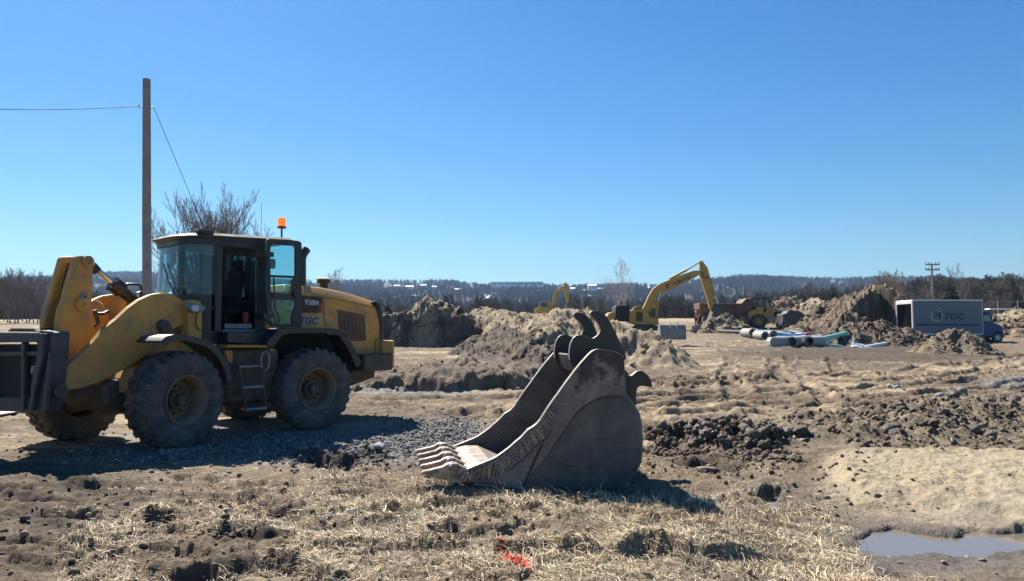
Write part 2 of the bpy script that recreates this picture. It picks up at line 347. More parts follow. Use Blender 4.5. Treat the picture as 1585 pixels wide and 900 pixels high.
def tracks(x, y):
    hh = np.zeros_like(x); cc = np.zeros_like(x); sel = (y > 12) & (y < 62) & (np.abs(x) < 50); X_s, Y_s = x[sel], y[sel]
    X_s = X_s+.3*perlin(X_s*.3, Y_s*.3, 701); Y_s = Y_s+.3*perlin(X_s*.3+7, Y_s*.3, 702); H_s = np.zeros(len(X_s)); C_s = np.zeros(len(X_s))
    for k, P in enumerate(TRACKS):
        best = np.full(len(X_s), 99.); al = np.zeros(len(X_s)); s0 = 0
        for a, b in zip(P[:-1], P[1:]):
            dx, dy = b[0]-a[0], b[1]-a[1]; L = math.hypot(dx, dy); t = np.clip(((X_s-a[0])*dx+(Y_s-a[1])*dy)/L**2, 0, 1); ex, ey = X_s-a[0]-t*dx, Y_s-a[1]-t*dy
            d = np.hypot(ex, ey)*np.sign(dx*ey-dy*ex+1e-9); m = np.abs(d) < np.abs(best); best = np.where(m, d, best); al = np.where(m, s0+t*L, al); s0 += L
        off = np.abs(np.abs(best)-1.05); fade = sstep(-.5, .1, perlin(al*.12, al*0+k*3.3, 710)); rut = (1-sstep(.22, .34, off)); berm = np.exp(-((off-.42)/.10)**2)
        cleat = .5+.5*np.sign(np.sin(al*14+np.abs(best)*6)); H_s += fade*(-rut*(.07+.02*cleat)+berm*.065); C_s = np.maximum(C_s, fade*rut*(.55+.3*cleat))
    hh[sel] = H_s; cc[sel] = C_s; return hh, cc
def churn(x, y): return sstep(.02, .22, fbm(x*.13+3, y*.30, 5, 720, .62))*sstep(11, 15, y)
def relief(x, y):
    x = np.asarray(x, float); y = np.asarray(y, float)
    bz = base(x, y); yy = np.maximum(y, .8)
    px, py = to_px(x, yy, bz)
    wx = x+.35*perlin(x*.7, y*.7, 70); wy = y+.35*perlin(x*.7+9, y*.7, 71)
    near = 1-sstep(16, 40, y)
    # rolling and wheel-worn streaks
    h = .05*fbm(x*.35, y*.5, 3, 1)+sstep(14, 26, y)*(1-.8*sstep(36, 46, y))*(.09*fbm(x*.09, y*.26, 4, 2)+.06*fbm(x*.3, y*.8, 3, 3))
    mid = sstep(9, 13, y)
    streak = fbm(wx*.30, wy*1.5, 4, 5); h = h+mid*(.022+.02*sstep(25, 60, y))*(1-.6*sstep(40, 48, y))*streak
    st2 = 1-np.abs(fbm(wx*.22+wy*.1, wy*1.1-wx*.05, 3, 9)); h = h-mid*.035*sstep(.86, .99, st2)+mid*.016*fbm(x*5.5, y*5.5, 4, 17, .65)*(.5+.5*perlin(x*.3, y*.3, 12))
    # wheel tracks across the site
    tr_h, tr_c = tracks(x, y); h = h+tr_h
    # churned patches
    ch = churn(x, y); h = h+mid*ch*(.03*fbm(x*1.6, y*1.6, 4, 14, .55)+.035*np.maximum(billow(x*2.6, y*2.6, 3, 15)-.2, 0))
    # crumbs
    amp = .020+.022*sstep(-.1, .5, fbm(x*.6, y*.9, 3, 20))+.015*mid
    h = h+amp*fbm(x*2.4, y*3.2, 6, 30, .68)
    cl = np.maximum(billow(x*5, y*5, 3, 40)-.35, 0); h = h+cl*(.08-.055*mid)*sstep(.0, .4, fbm(x*.5+3, y*.8, 3, 50)+.1)
    # turf torn into shelves with dark undercut faces
    g = fbm(x*.8, y*1.7, 4, 60); shelf = sstep(.0, .07, g)*.04+sstep(.26, .33, g)*.05
    turf = (1-sstep(8.3, 9.2, y))*(1-.6*sstep(1150, 1300, px)); h = h+shelf*turf
    # wheel ruts low left
    u = (x+.9*y)*1.0; rut = np.abs(np.sin((y*1.15-x*.45)*3.1+perlin(x, y, 63)*.8))
    rl = (1-sstep(170, 320, px+.8*(py-760)))*sstep(695, 740, py); h = h+rl*(.05*rut+.04*fbm(x*3, y*5, 3, 66)-.02)
    # hollows seen as dark scars
    hx = px+14*perlin(x*4, y*4, 80); hy = py+5*perlin(x*4+5, y*4, 81)
    for cx_, cy_, rx_, ry_ in HOLES:
        b = blob(hx, hy, cx_, cy_, rx_, ry_, .34); dpt = .0016*ry_*np.clip(yy, 4, 17)
        h = h-b*dpt+blob(hx, hy, cx_, cy_-ry_*1.2, rx_*1.1, ry_*.9, .5)*dpt*.5
    # lower, washed mud on the right with a smooth silt bank
    low = sstep(1120, 1330, px+.6*(py-760))*sstep(735, 800, py); h = h*(1-.55*low)-low*.085
    bank = sstep(1255, 1330, px+(py-700)*.4)*sstep(692, 712, py)*(1-sstep(0, 26, py-(752+.13*(px-1330)-34*sstep(1330, 1270, px)) + 9*perlin(x*3, y*3, 90)))
    bank = np.where(px > 1240, bank, 0)
    h = h*(1-.6*bank)+bank*(.09+.03*fbm(x*1.2, y*2, 3, 91)+.05*(1-np.abs(fbm(x*2.6+y*1.5, y*4.2-x*.8, 4, 93)))+.010*fbm(x*9, y*9, 4, 94, .7))
    h = np.where((low > .3) & (y < 9), np.maximum(h, -.098), h)
    # puddle beds
    pxw, pyw = to_px(x, yy, bz-.11)
    for cx_, cy_, rx_, ry_, lv in PUD:
        b = blob(pxw+22*fbm(x*2.2, y*2.2, 3, 95), pyw+11*fbm(x*2.5+4, y*2.5, 3, 96), cx_, cy_, rx_, ry_, .25)
        h = h*(1-b)+b*(lv-.05+.02*fbm(x*3, y*3, 3, 97))
    # level pads under the loader tyres and the bucket
    pad = np.exp(-(((x+5.3)/3.2)**2+((y-13.2)/3.0)**2)**2); h = h*(1-.85*pad)
    pb = np.exp(-(((x-.35)/1.1)**2+((y-8.9)/.9)**2)**2); h = h*(1-.8*pb)+pb*.0
    # shallow mound of turf before the bucket
    h = h+.05*np.exp(-((y-7.35)/.35)**2)*sstep(-1.6, -.6, x)*(1-sstep(1.2, 1.9, x))
    h = np.where(y < 3.4, h*.6, h)
    return h
def ground_z(x, y):
    x = np.atleast_1d(np.asarray(x, float)); y = np.atleast_1d(np.asarray(y, float)); return base(x, y)+relief(x, y)
def gz(x, y): return float(ground_z(x, y)[0])
def grass_mask(px, py, x, y):
    n = fbm(x*1.1, y*1.6, 4, 110)
    t = sstep(770, 800, py+40*n-10*sstep(700, 450, px)) * (1-sstep(1290, 1350, px-(py-830)*.4+40*n)) * sstep(60, 130, px-(900-py)*.3+60*n)
    thin = sstep(705, 730, py+20*n)*(1-sstep(1180, 1230, px))*sstep(170, 260, px+(py-720)*-.3)*.38
    bare = blob(px+30*n, py+12*n, 300, 868, 125, 34, .3)+blob(px, py, 400, 845, 60, 26, .3)
    shore = blob(px, py+8*n, 1420, 895, 180, 16, .4)*.8
    tuft = blob(px, py, 145, 862, 55, 26, .5)
    g = np.maximum(np.maximum(t, thin), np.maximum(shore, tuft*.9))*(1-np.clip(bare, 0, 1))
    g = g*(.45+.55*sstep(-.45, .1, fbm(x*1.0, y*1.5, 4, 115)))
    return np.clip(g*(.75+.6*n), 0, 1)
def ground_col(x, y, bz, h):
    px, py = to_px(x, np.maximum(y, .8), bz)
    n1 = fbm(x*.5, y*1.2, 4, 120); n2 = fbm(x*1.7, y*4, 4, 125); n3 = fbm(x*.11, y*.30, 6, 130, .6); n4 = fbm(x*6, y*9, 3, 133)
    def C(r, g, b): return np.array([r, g, b])[None, :]*np.ones((len(x), 1))
    sand = C(.385, .295, .188)*(1+.22*n2+.1*n4)[:, None]; soil = C(.185, .138, .092)*(1+.25*n1+.2*n4)[:, None]
    darkm = C(.075, .058, .043)*(1+.3*n2)[:, None]; grav = C(.205, .195, .18)*(1+.45*n4)[:, None]; straw = C(.38, .305, .195)*(1+.3*n2)[:, None]
    mud = C(.175, .142, .108)*(1+.2*n1)[:, None]; silt = C(.40, .325, .22)*(1+.08*n1)[:, None]
    def mix(a, b, t): t = np.clip(t, 0, 1)[:, None]; return a*(1-t)+b*t
    yy = y
    t_sand = sstep(9.2, 12.5, yy+2*n1)
    c = mix(soil, sand, np.clip(t_sand*(.56+1.9*n3+.7*n2), 0, 1))
    th_, tc_ = tracks(x, y); c = mix(c, soil*.95, tc_*.75); chn = churn(x, y); c = mix(c, mix(soil, darkm*1.4, sstep(-.1, .5, n2)), chn*(.4+.6*sstep(-.3, .3, n2))*.88)
    # far part of the site: darker churned soil to the right and behind
    far = sstep(36, 60, y); c = mix(c, soil, far*(.35+.9*n1+.5*sstep(8, 25, x)))
    c = mix(c, darkm, sstep(.28, .6, n2*.6+n1*.7)*.75*(1-.3*far))
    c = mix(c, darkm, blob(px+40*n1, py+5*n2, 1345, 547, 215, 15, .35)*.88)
    c = mix(c, straw, sstep(96, 112, y)*.8)
    c = mix(c, grav, blob(px+30*n1, py+7*n2, 470, 690, 330, 30, .35)*.95)
    c = mix(c, grav, blob(px+30*n1, py+5*n2, 690, 668, 75, 20, .35)*.95)
    c = mix(c, grav*1.3, blob(px+20*n1, py+2.5*n2, 640, 607, 95, 5, .4)*.9)
    c = mix(c, grav, blob(px+20*n1, py+3*n2, 1570, 592, 50, 10, .5)*.9)
    low = sstep(1060, 1250, px+.6*(py-760))*sstep(725, 790, py); c = mix(c, mud, low*.85)
    c = mix(c, darkm, sstep(.15, .5, n1+.3*n2)*low*.6)
    c = mix(c, silt, sstep(1255, 1320, px+(py-700)*.4)*sstep(698, 715, py)*(1-sstep(768, 800, py-.13*(px-1330)+10*n1)))
    left = (1-sstep(200, 340, px+.8*(py-760)+60*n1))*sstep(690, 740, py); c = mix(c, C(.135, .103, .07)*(1+.35*n2+.2*n4)[:, None], left*.8)
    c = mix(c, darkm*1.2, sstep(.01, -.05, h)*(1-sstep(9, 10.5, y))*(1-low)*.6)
    g = grass_mask(px, py, x, y); c = mix(c, straw, g*.7*(.45+.55*sstep(-.04, .02, h)))
    for cx_, cy_, rx_, ry_ in HOLES[:22]: c = mix(c, darkm, blob(px+14*n2, py+5*n4, cx_, cy_, rx_*1.25, ry_*1.35, .5)*.8)  # hollows darkened in the colour too, painting the shade inside them
    wet = low*.7*sstep(.1, -.4, n1); pxw, pyw = to_px(x, np.maximum(y, .8), bz-.11)
    for cx_, cy_, rx_, ry_, lv in PUD:
        b = blob(pxw+14*n2, pyw+6*n4, cx_, cy_, rx_*1.25, ry_*1.4, .5); c = mix(c, C(.09, .072, .055), b*.7); wet = np.maximum(wet, b)
    return np.clip(c, .01, 1), np.clip(wet, 0, 1)
def grid_mesh(name, X, Y, Z, colr, mat, wet=None, parent=None, smooth=True):
    r, c = X.shape; me = bpy.data.meshes.new(name)
    me.vertices.add(r*c); me.vertices.foreach_set('co', np.stack([X, Y, Z], -1).astype(np.float32).ravel())
    i = np.arange(r*c).reshape(r, c); q = np.stack([i[:-1, :-1], i[:-1, 1:], i[1:, 1:], i[1:, :-1]], -1).reshape(-1, 4)
    n = len(q); me.loops.add(4*n); me.loops.foreach_set('vertex_index', q.astype(np.int32).ravel())
    me.polygons.add(n); me.polygons.foreach_set('loop_start', np.arange(0, 4*n, 4, dtype=np.int32)); me.polygons.foreach_set('loop_total', np.full(n, 4, np.int32))
    me.update(calc_edges=True)
    if smooth: me.polygons.foreach_set('use_smooth', np.ones(n, bool))
    a = me.color_attributes.new('Col', 'FLOAT_COLOR', 'POINT'); ca = np.ones((r*c, 4), np.float32); ca[:, :3] = colr.reshape(-1, 3)
    ca[:, 3] = 0 if wet is None else wet.ravel()
    a.data.foreach_set('color', ca.ravel()); me.materials.append(mat)
    return link_mesh(name, me, parent)
def soup_mesh(name, V, F, C, mat, parent=None, smooth=False):
    """V (n,3), F (m,3) triangles, C (n,3) colours"""
    me = bpy.data.meshes.new(name); n = len(V); m = len(F)
    me.vertices.add(n); me.vertices.foreach_set('co', V.astype(np.float32).ravel())
    me.loops.add(3*m); me.loops.foreach_set('vertex_index', F.astype(np.int32).ravel())
    me.polygons.add(m); me.polygons.foreach_set('loop_start', np.arange(0, 3*m, 3, dtype=np.int32)); me.polygons.foreach_set('loop_total', np.full(m, 3, np.int32))
    me.update(calc_edges=True)
    if smooth: me.polygons.foreach_set('use_smooth', np.ones(m, bool))
    a = me.color_attributes.new('Col', 'FLOAT_COLOR', 'POINT'); ca = np.ones((n, 4), np.float32); ca[:, :3] = C; a.data.foreach_set('color', ca.ravel())
    me.materials.append(mat); return link_mesh(name, me, parent)
# main ground sheet, finer close by
NR, NC = 740, 980
Yr = 3.0*np.exp(np.linspace(0, math.log(128/3.0), NR)); sx = np.linspace(-1.0, 1.0, NC)
GX = sx[None, :]*(Yr[:, None]*.84+1.6); GY = np.repeat(Yr[:, None], NC, 1)
xf, yf = GX.ravel(), GY.ravel(); BZ = base(xf, yf); RH = relief(xf, yf); gc, gw = ground_col(xf, yf, BZ, RH)
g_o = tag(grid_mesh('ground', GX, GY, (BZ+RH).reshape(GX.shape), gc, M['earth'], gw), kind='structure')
# the same ground further round and behind, coarse and a little lower where the sheets overlap
X2, Y2 = np.meshgrid(np.linspace(-190, 190, 96), np.linspace(-60, 132, 60))
inside = (np.abs(X2) < (np.maximum(Y2, 0)*.84+1.6)*.99) & (Y2 > 3.05)
c2 = np.ones((X2.size, 3))*np.array([.2, .155, .105])*(1+.2*fbm(X2.ravel()*.2, Y2.ravel()*.2, 3, 7))[:, None]
tag(grid_mesh('field', X2, Y2, base(X2, Y2)-.12-.5*inside, c2, M['earth']), kind='structure')
# ------------------------------------------------------------------ valley and hills beyond the site
RIDGE = [(-900,436),(-100,436),(0,432),(120,428),(170,424),(225,424),(330,430),(480,438),(600,437),(700,437),(745,445),(800,443),(830,438),(860,446),(900,444),(1000,443),(1050,438),(1110,434),(1150,431),(1250,433),(1300,434),(1340,432),(1380,430),(1450,432),(1540,436),(1585,438),(2500,436)]
def far_z(x, y):
    x = np.asarray(x, float); y = np.asarray(y, float)
    pxr = 792.5+FPX*x/np.maximum(y, 1); rd = np.interp(pxr, [a for a, b in RIDGE], [b for a, b in RIDGE])
    zr = (HZ-rd)*2200/FPX+CAMZ-9
    ly = np.log(np.maximum(y, 1))
    def prof(t): return np.interp(ly, np.log([a for a, b in t]), [b for a, b in t])
    C_ = prof([(100, 3.4), (122, 3.7), (150, 1.5), (200, -5), (260, -6), (400, 2), (700, 20), (1100, 50), (1600, 95), (2200, 135), (3200, 120), (5000, 90)])
    Rr = prof([(100, 3.0), (122, 3.3), (160, 3.2), (220, 4), (300, 9), (420, 16), (600, 20), (1100, 48), (1600, 95), (2200, 135), (3200, 120), (5000, 90)])
    t = sstep(1180, 1420, pxr); z = C_*(1-t)+Rr*t
    k = sstep(900, 2200, y); z = z+k*(zr-135)
    z = z+4*sstep(300, 900, y)*fbm(x*.004, y*.004, 3, 140)*(1-.7*k)
    hump = np.exp(-((pxr-1490)/85)**2)*np.exp(-((y-330)/70)**2)*9+np.exp(-((pxr-1160)/60)**2)*np.exp(-((y-1300)/400)**2)*10
    hump = hump+np.exp(-((pxr-1680)/160)**2)*np.exp(-((y-300)/80)**2)*5
    return z+hump
yr = np.exp(np.linspace(math.log(112), math.log(5200), 150)); s2 = np.linspace(-1.5, 1.5, 260)
HX = s2[None, :]*yr[:, None]; HY = np.repeat(yr[:, None], 260, 1)
zz = far_z(HX, HY); blend = sstep(118, 128, HY); zz = zz*blend+(base(HX, HY)-.35)*(1-blend)
hn = fbm(HX.ravel()*.01, HY.ravel()*.01, 4, 150)
hc = np.ones((HX.size, 3))*np.array([.062, .060, .052])*(1+.25*hn)[:, None]
strawy = (1-sstep(135, 160, HY.ravel()))[:, None]; hc = hc*(1-strawy)+np.array([.27, .21, .135])*strawy
tag(grid_mesh('hillside', HX, HY, zz, hc, M['earth']), kind='structure')
# ------------------------------------------------------------------ dirt piles
PILES = {}
def pile(name, ridge, label, group, colr, slope=.65, cut=None, st=3.2, amp=.12, freq=.9, rill=0, seed=0, n=(170, 110), front=None, col2=None, top=None, pad=1.0, fine=.35, expo=1.0, ymin=None):
    """a heap under a ridge line given as (photo column, photo row, distance)"""
    P = np.array([at(a, b, c) for a, b, c in ridge]); hmax = max(P[:, 2]-base(P[:, 0], P[:, 1])); fr = front or slope
    x0, x1 = P[:, 0].min()-hmax/slope*pad-.3, P[:, 0].max()+hmax/slope*pad+.3
    y0, y1 = P[:, 1].min()-hmax/fr*pad-.3, P[:, 1].max()+hmax/slope*pad+.3
    if ymin is not None: y0 = max(y0, ymin)
    X, Y = np.meshgrid(np.linspace(x0, x1, n[0]), np.linspace(y0, y1, n[1]))
    L_ = hmax*.8+.3
    wx = X+L_*.35*fbm(X/L_, Y/L_, 3, 300+seed); wy = Y+L_*.35*fbm(X/L_+7, Y/L_, 3, 310+seed)
    H = np.full(X.shape, -50.)
    for a, b in zip(P[:-1], P[1:]):
        ab = b[:2]-a[:2]; t = np.clip(((wx-a[0])*ab[0]+(wy-a[1])*ab[1])/(ab@ab+1e-9), 0, 1)
        dx, dy = wx-(a[0]+t*ab[0]), wy-(a[1]+t*ab[1]); d = np.sqrt(dx*dx+dy*dy+(.12*hmax)**2)-.12*hmax
        sl = np.where(dy < 0, fr, slope); H = np.maximum(H, a[2]+t*(b[2]-a[2])-sl*d**expo)
    bz = base(X, Y); rel = H-bz; k = np.clip(rel/(hmax*.3), 0, 1)
    nz = amp*hmax*(.85*fbm(X*freq*1.1, Y*freq*1.1, 5, 320+seed, .5)+.55-1.5*np.abs(fbm(wx*freq*1.9+H*.15, (H+wy*.3)*freq*.5, 4, 325+seed, .6)))+.45*fine*amp*hmax*(billow(X*freq*6, Y*freq*6, 3, 330+seed)-.35)
    if rill: nz = nz*.6
    if rill:
        u = (X*.8+(Y-H)*.6); nz = nz-rill*np.abs(fbm(u*1.5, (Y+H)*.25+X*.12, 4, 340+seed, .6))
    Z = H+nz*k
    if cut:                                                        # a dug face: nothing left in front of this line
        cxs, cys = [c[0] for c in cut], [c[1] for c in cut]
        yc = np.interp(X, cxs, cys)+.3*fbm(X*1.1, Z*1.5, 4, 350+seed)
        Z = np.minimum(Z, bz+np.maximum(Y-yc, -.3)*st+.12*fbm(X*2, Y*2, 4, 360+seed))
    Z = np.maximum(Z, bz-.5)
    nn = fbm(X.ravel()*freq*1.3, Y.ravel()*freq*1.3, 4, 370+seed); n5 = fbm(X.ravel()*freq*6, Y.ravel()*freq*6, 3, 380+seed)
    c = np.array(colr)[None, :]*(1+.35*nn+.35*n5)[:, None]
    if col2 is not None: t = sstep(-.05, .35, nn)[:, None]; c = c*(1-t)+np.array(col2)*(1+.2*n5)[:, None]*t
    if top is not None: t = (sstep(.62, .85, rel.ravel()/hmax+.25*nn))[:, None]; c = c*(1-t)+np.array(top)*(1+.25*n5)[:, None]*t
    o = grid_mesh(name, X, Y, Z, np.clip(c, .01, 1), M['earth'])
    tag(o, label, 'dirt pile', group); PILES[label] = (X, Y, Z, bz, o)
    return o
SANDC = (.36, .285, .19); SOILC = (.17, .132, .095); DARKC = (.10, .078, .058); STRAWC = (.34, .27, .17)
GP = 'heaps of excavated soil across the site'
def X_(px, Y): return at(px, 500, Y)[0]
pile('soil_pile', [(560,520,53),(600,500,53),(640,478,52.5),(662,464,52.5),(690,480,52.5),(720,494,52),(745,505,52)], 'dark dug-out heap with straw on its peak, just right of the loader', GP, (.115,.09,.068), .5,
     cut=[(X_(480, 50), 49.8), (X_(600, 50), 50.2), (X_(700, 50), 49.6), (X_(768, 50), 50.3), (X_(775, 50), 56)], st=1.5, amp=.12, freq=.7, seed=1, top=STRAWC, n=(190, 130))
pile('soil_pile', [(722,490,60),(745,474,57),(765,478,55),(800,486,50),(840,488,45),(868,478,41),(890,480,39),(925,492,38),(960,498,36),(985,512,34.5),(1010,524,33.5),(1050,548,32.2),(1088,572,31.2)],
     'long pale sandy ridge with rilled slopes behind the big bucket', GP, SANDC, .62, front=.72, amp=.10, freq=.55, rill=.42, seed=2, n=(330, 300), col2=(.235,.19,.135), fine=.5)
pile('soil_pile', [(775,508,42),(815,520,37),(842,540,32),(890,560,28.5),(930,580,26)], 'grey-brown loose heap at the foot of the long sandy ridge', GP, (.15,.122,.092), .5, front=.46, amp=.14, freq=1.1, seed=3, n=(200, 200), col2=(.11,.088,.066), fine=.7)
pile('soil_pile', [(560,584,22.5),(600,574,22.5),(650,570,22.6),(705,558,23.4),(750,562,23.2),(800,574,22.6),(840,590,22.3)], 'low flat-topped bank with a shaded face behind the loader tail', GP, (.21,.168,.12), .16,
     cut=[(X_(400, 21), 21.3), (X_(600, 21), 21.0), (X_(700, 21), 20.7), (X_(800, 21), 21.1), (X_(860, 21), 22.0)], st=1.6, amp=.22, freq=1.0, seed=4, n=(260, 130), col2=(.16,.125,.09), fine=.8)
pile('soil_pile', [(1284,506,62.5),(1292,496,63),(1305,480,64),(1325,462,66),(1345,449,67.5),(1362,447,68),(1374,456,68),(1392,476,67)], 'tallest dark heap with a sheer dug face left of the box truck', GP, (.13,.10,.072), .62,
     cut=[(X_(1240, 64), 57), (X_(1326, 64), 60.8), (X_(1330, 66), 64.9), (X_(1352, 66), 65.3), (X_(1371, 66), 65.6), (X_(1380, 66), 64.4), (X_(1430, 66), 60)], amp=.12, freq=.6, seed=5, n=(210, 170), col2=(.22,.16,.105))
pile('soil_pile', [(1278,524,56.5),(1305,508,57.5),(1335,500,58),(1362,500,58),(1385,508,57.5)], 'lumpy dark heap behind the coloured plastic pipes', GP, (.12,.094,.07), .45, amp=.22, freq=.9, seed=6, n=(210, 150), col2=(.20,.15,.10), fine=.8)
pile('soil_pile', [(1192,476,97),(1212,463,97),(1228,462,97),(1245,474,96)], 'brown heap right behind the dump truck cab', GP, (.21,.16,.11), .6, amp=.15, freq=.5, seed=7, n=(110, 80))
pile('soil_pile', [(1246,480,92),(1258,466,92),(1275,468,90),(1295,482,89),(1310,492,88)], 'pale-crested heap behind the pickup bonnet', GP, (.27,.21,.14), .6, amp=.15, freq=.5, seed=8, n=(110, 80), top=(.42,.33,.22))
pile('soil_pile', [(1280,476,102),(1298,467,102),(1318,472,102),(1340,480,102)], 'small pale heap seen beyond two brown heaps', GP, (.36,.28,.19), .5, amp=.12, freq=.5, seed=9, n=(90, 70))
pile('soil_pile', [(1092,500,76),(1110,490,76.5),(1124,487,77),(1140,499,76)], 'loose heap under the excavator digging bucket', GP, (.19,.155,.105), .6, amp=.12, freq=.7, seed=10, n=(100, 80), col2=(.27,.21,.14))
pile('soil_pile', [(1412,546,46.5),(1440,530,46),(1462,516,45.5),(1480,511,45.5),(1498,524,45),(1522,544,45)], 'rounded brown heap in front of the box truck', GP, (.215,.17,.115), .62, amp=.10, freq=.9, seed=11, n=(200, 140), col2=(.15,.12,.085), fine=.6)
pile('soil_pile', [(1532,500,84),(1552,488,84),(1580,480,85),(1620,476,86),(1700,476,88)], 'grassy bank at the right edge beyond the blue cab', GP, (.24,.20,.125), .4, amp=.15, freq=.45, seed=12, n=(120, 90), top=STRAWC)
pile('soil_pile', [(1545,500,74),(1568,496,73),(1600,494,73),(1660,492,74)], 'low dark-blotched heap just right of the blue cab', GP, (.27,.20,.13), .4, amp=.25, freq=.6, seed=13, n=(110, 80), col2=(.10,.08,.06))
clodA = pile('clod_pile', [(1012,680,11.9),(1040,662,11.9),(1090,656,11.9),(1140,652,11.9),(1170,668,11.8),(1235,676,11.7)], 'long low mound of broken dark clods right of the big bucket', 'mounds of clods', (.13,.105,.078), .42, amp=.36, freq=3.0, seed=14, n=(330, 130), col2=(.20,.16,.115), fine=1.1)
clodB = pile('clod_pile', [(1352,655,12.2),(1400,640,12.8),(1450,624,13.8),(1490,614,14.6),(1540,612,14.6),(1600,606,14.6),(1720,606,14.6)], 'broad spread of clods and stones at the right edge', 'mounds of clods', (.17,.135,.095), .4, front=.12, amp=.16, freq=1.8, seed=15, n=(330, 260), col2=(.235,.19,.13), fine=1.1)
# ================================================================== LOOSE STONES, CLODS, GRASS
rng = np.random.RandomState(11)
def rock_template(seed, jag=.35, sub=1):
    bm = bmesh.new(); bmesh.ops.create_icosphere(bm, subdivisions=sub, radius=1); V = np.array([v.co[:] for v in bm.verts]); F = np.array([[v.index for v in f.verts] for f in bm.faces]); bm.free()
    r = np.random.RandomState(seed); V = V*(1+jag*(r.rand(len(V), 1)-.5)*2)*np.array([1, r.uniform(.7, 1), r.uniform(.55, .85)])
    return V, F
ROCKS = [rock_template(i, .42, 1) for i in range(8)]
LUMPS = [rock_template(20+i, .5, 1) for i in range(3)]+[rock_template(24+i, .3, 2) for i in range(3)]
def scatter_soup(name, pts, sizes, cols, mat, parent=None, temps=ROCKS, sink=.25):
    Vs, Fs, Cs = [], [], []; n = 0
    for i, (p, s, c) in enumerate(zip(pts, sizes, cols)):
        V, F = temps[i % len(temps)]; a = rng.rand()*6.28; ca, sa = math.cos(a), math.sin(a); ti = rng.randn()*.3
        W = V*s; W = np.stack([W[:, 0]*ca-W[:, 1]*sa, W[:, 0]*sa+W[:, 1]*ca, W[:, 2]+W[:, 0]*ti], 1)
        Vs.append(W+np.array(p)+np.array([0, 0, s*(.5-sink)])); Fs.append(F+n); n += len(V); Cs.append(np.ones((len(V), 1))*np.array(c))
    return soup_mesh(name, np.concatenate(Vs), np.concatenate(Fs), np.concatenate(Cs), mat, parent)
def rock_mesh(V, F, c, mat, name):
    o = soup_mesh(name, V, F, np.ones((len(V), 1))*np.array(c), mat); me = o.data; bpy.data.objects.remove(o); return me
CL_ME = [rock_mesh(V, F, c, M['earth'], 'clod') for (V, F), c in zip(LUMPS, [(.13,.105,.08),(.10,.08,.06),(.16,.13,.095),(.12,.095,.07),(.185,.15,.11),(.11,.088,.066)])]
def pile_z(P, x, y):
    X, Y, Z, bz, o = P; j = np.clip(np.searchsorted(X[0], x), 0, X.shape[1]-1); i = np.clip(np.searchsorted(Y[:, 0], y), 0, X.shape[0]-1); return Z[i, j], Z[i, j]-bz[i, j]
def clods_on(label, nbig, nsmall, smin, smax, seed, xr, yr_):
    global rng; rng = np.random.RandomState(seed); P = PILES[label]; big = 0; tries = 0
    while big < nbig and tries < 60000:
        tries += 1; x = rng.uniform(*xr); y = rng.uniform(*yr_); z, rel = pile_z(P, x, y)
        if rel < .03 or rng.rand() > .25+rel*2.5: continue
        if perlin(np.array([x*1.3]), np.array([y*1.3]), 400)[0] < rng.uniform(-.5, .2): continue
        s = smin+(smax-smin)*rng.rand()**2.6; c = link_mesh('clod', CL_ME[rng.randint(6)], P[4]); c.location = (x, y, z+s*.25)
        c.scale = (s*rng.uniform(.8, 1.3), s, s*rng.uniform(.7, 1.1)); c.rotation_euler = (rng.randn()*.5, rng.randn()*.5, rng.rand()*6.3); big += 1
    pts, sz, cs = [], [], []; tries = 0
    while len(pts) < nsmall and tries < 60000:
        tries += 1; x = rng.uniform(xr[0]-.6, xr[1]+.6); y = rng.uniform(yr_[0]-.8, yr_[1]+.5); z, rel = pile_z(P, x, y); z = max(z, z-rel)
        if rel < -.25 or (rel < .02 and rng.rand() < .75): continue
        pts.append((x, y, z)); sz.append(.012+.05*rng.rand()**2.5); k = rng.uniform(.5, 1.5); cs.append((.15*k, .12*k, .088*k))
    o = scatter_soup('small_clods', pts, sz, cs, M['stone'], P[4]); o['kind'] = 'stuff'
clods_on('long low mound of broken dark clods right of the big bucket', 270, 2600, .03, .13, 21, (2.1, 4.8), (10.9, 12.4))
clods_on('broad spread of clods and stones at the right edge', 290, 4200, .025, .12, 22, (5.6, 12.5), (8.8, 15.0))
for i_, (lb, P) in enumerate(list(PILES.items())):                    # lumps lying on the big heaps
    if 'clods' in lb: continue
    rng = np.random.RandomState(900+i_); X, Y, Z, bz, o_ = P; rel = (Z-bz); ii, jj = np.nonzero(rel > .08)
    if not len(ii): continue
    area = (X[0, 1]-X[0, 0])*(Y[1, 0]-Y[0, 0])*len(ii); m = int(min(2200, max(300, area*9))); k = rng.randint(0, len(ii), m); ii, jj = ii[k], jj[k]
    base_c = np.array(o_.data.color_attributes['Col'].data[0].color[:3]); sc_ = .0019*float(Y.mean())
    pts = np.stack([X[ii, jj], Y[ii, jj], Z[ii, jj]], 1); sz = sc_*(.30+1.5*rng.rand(m)**4); kk = rng.uniform(.8, 1.6, (m, 1))
    q = scatter_soup('small_clods', pts, sz, base_c*kk, M['stone'], o_); q['kind'] = 'stuff'
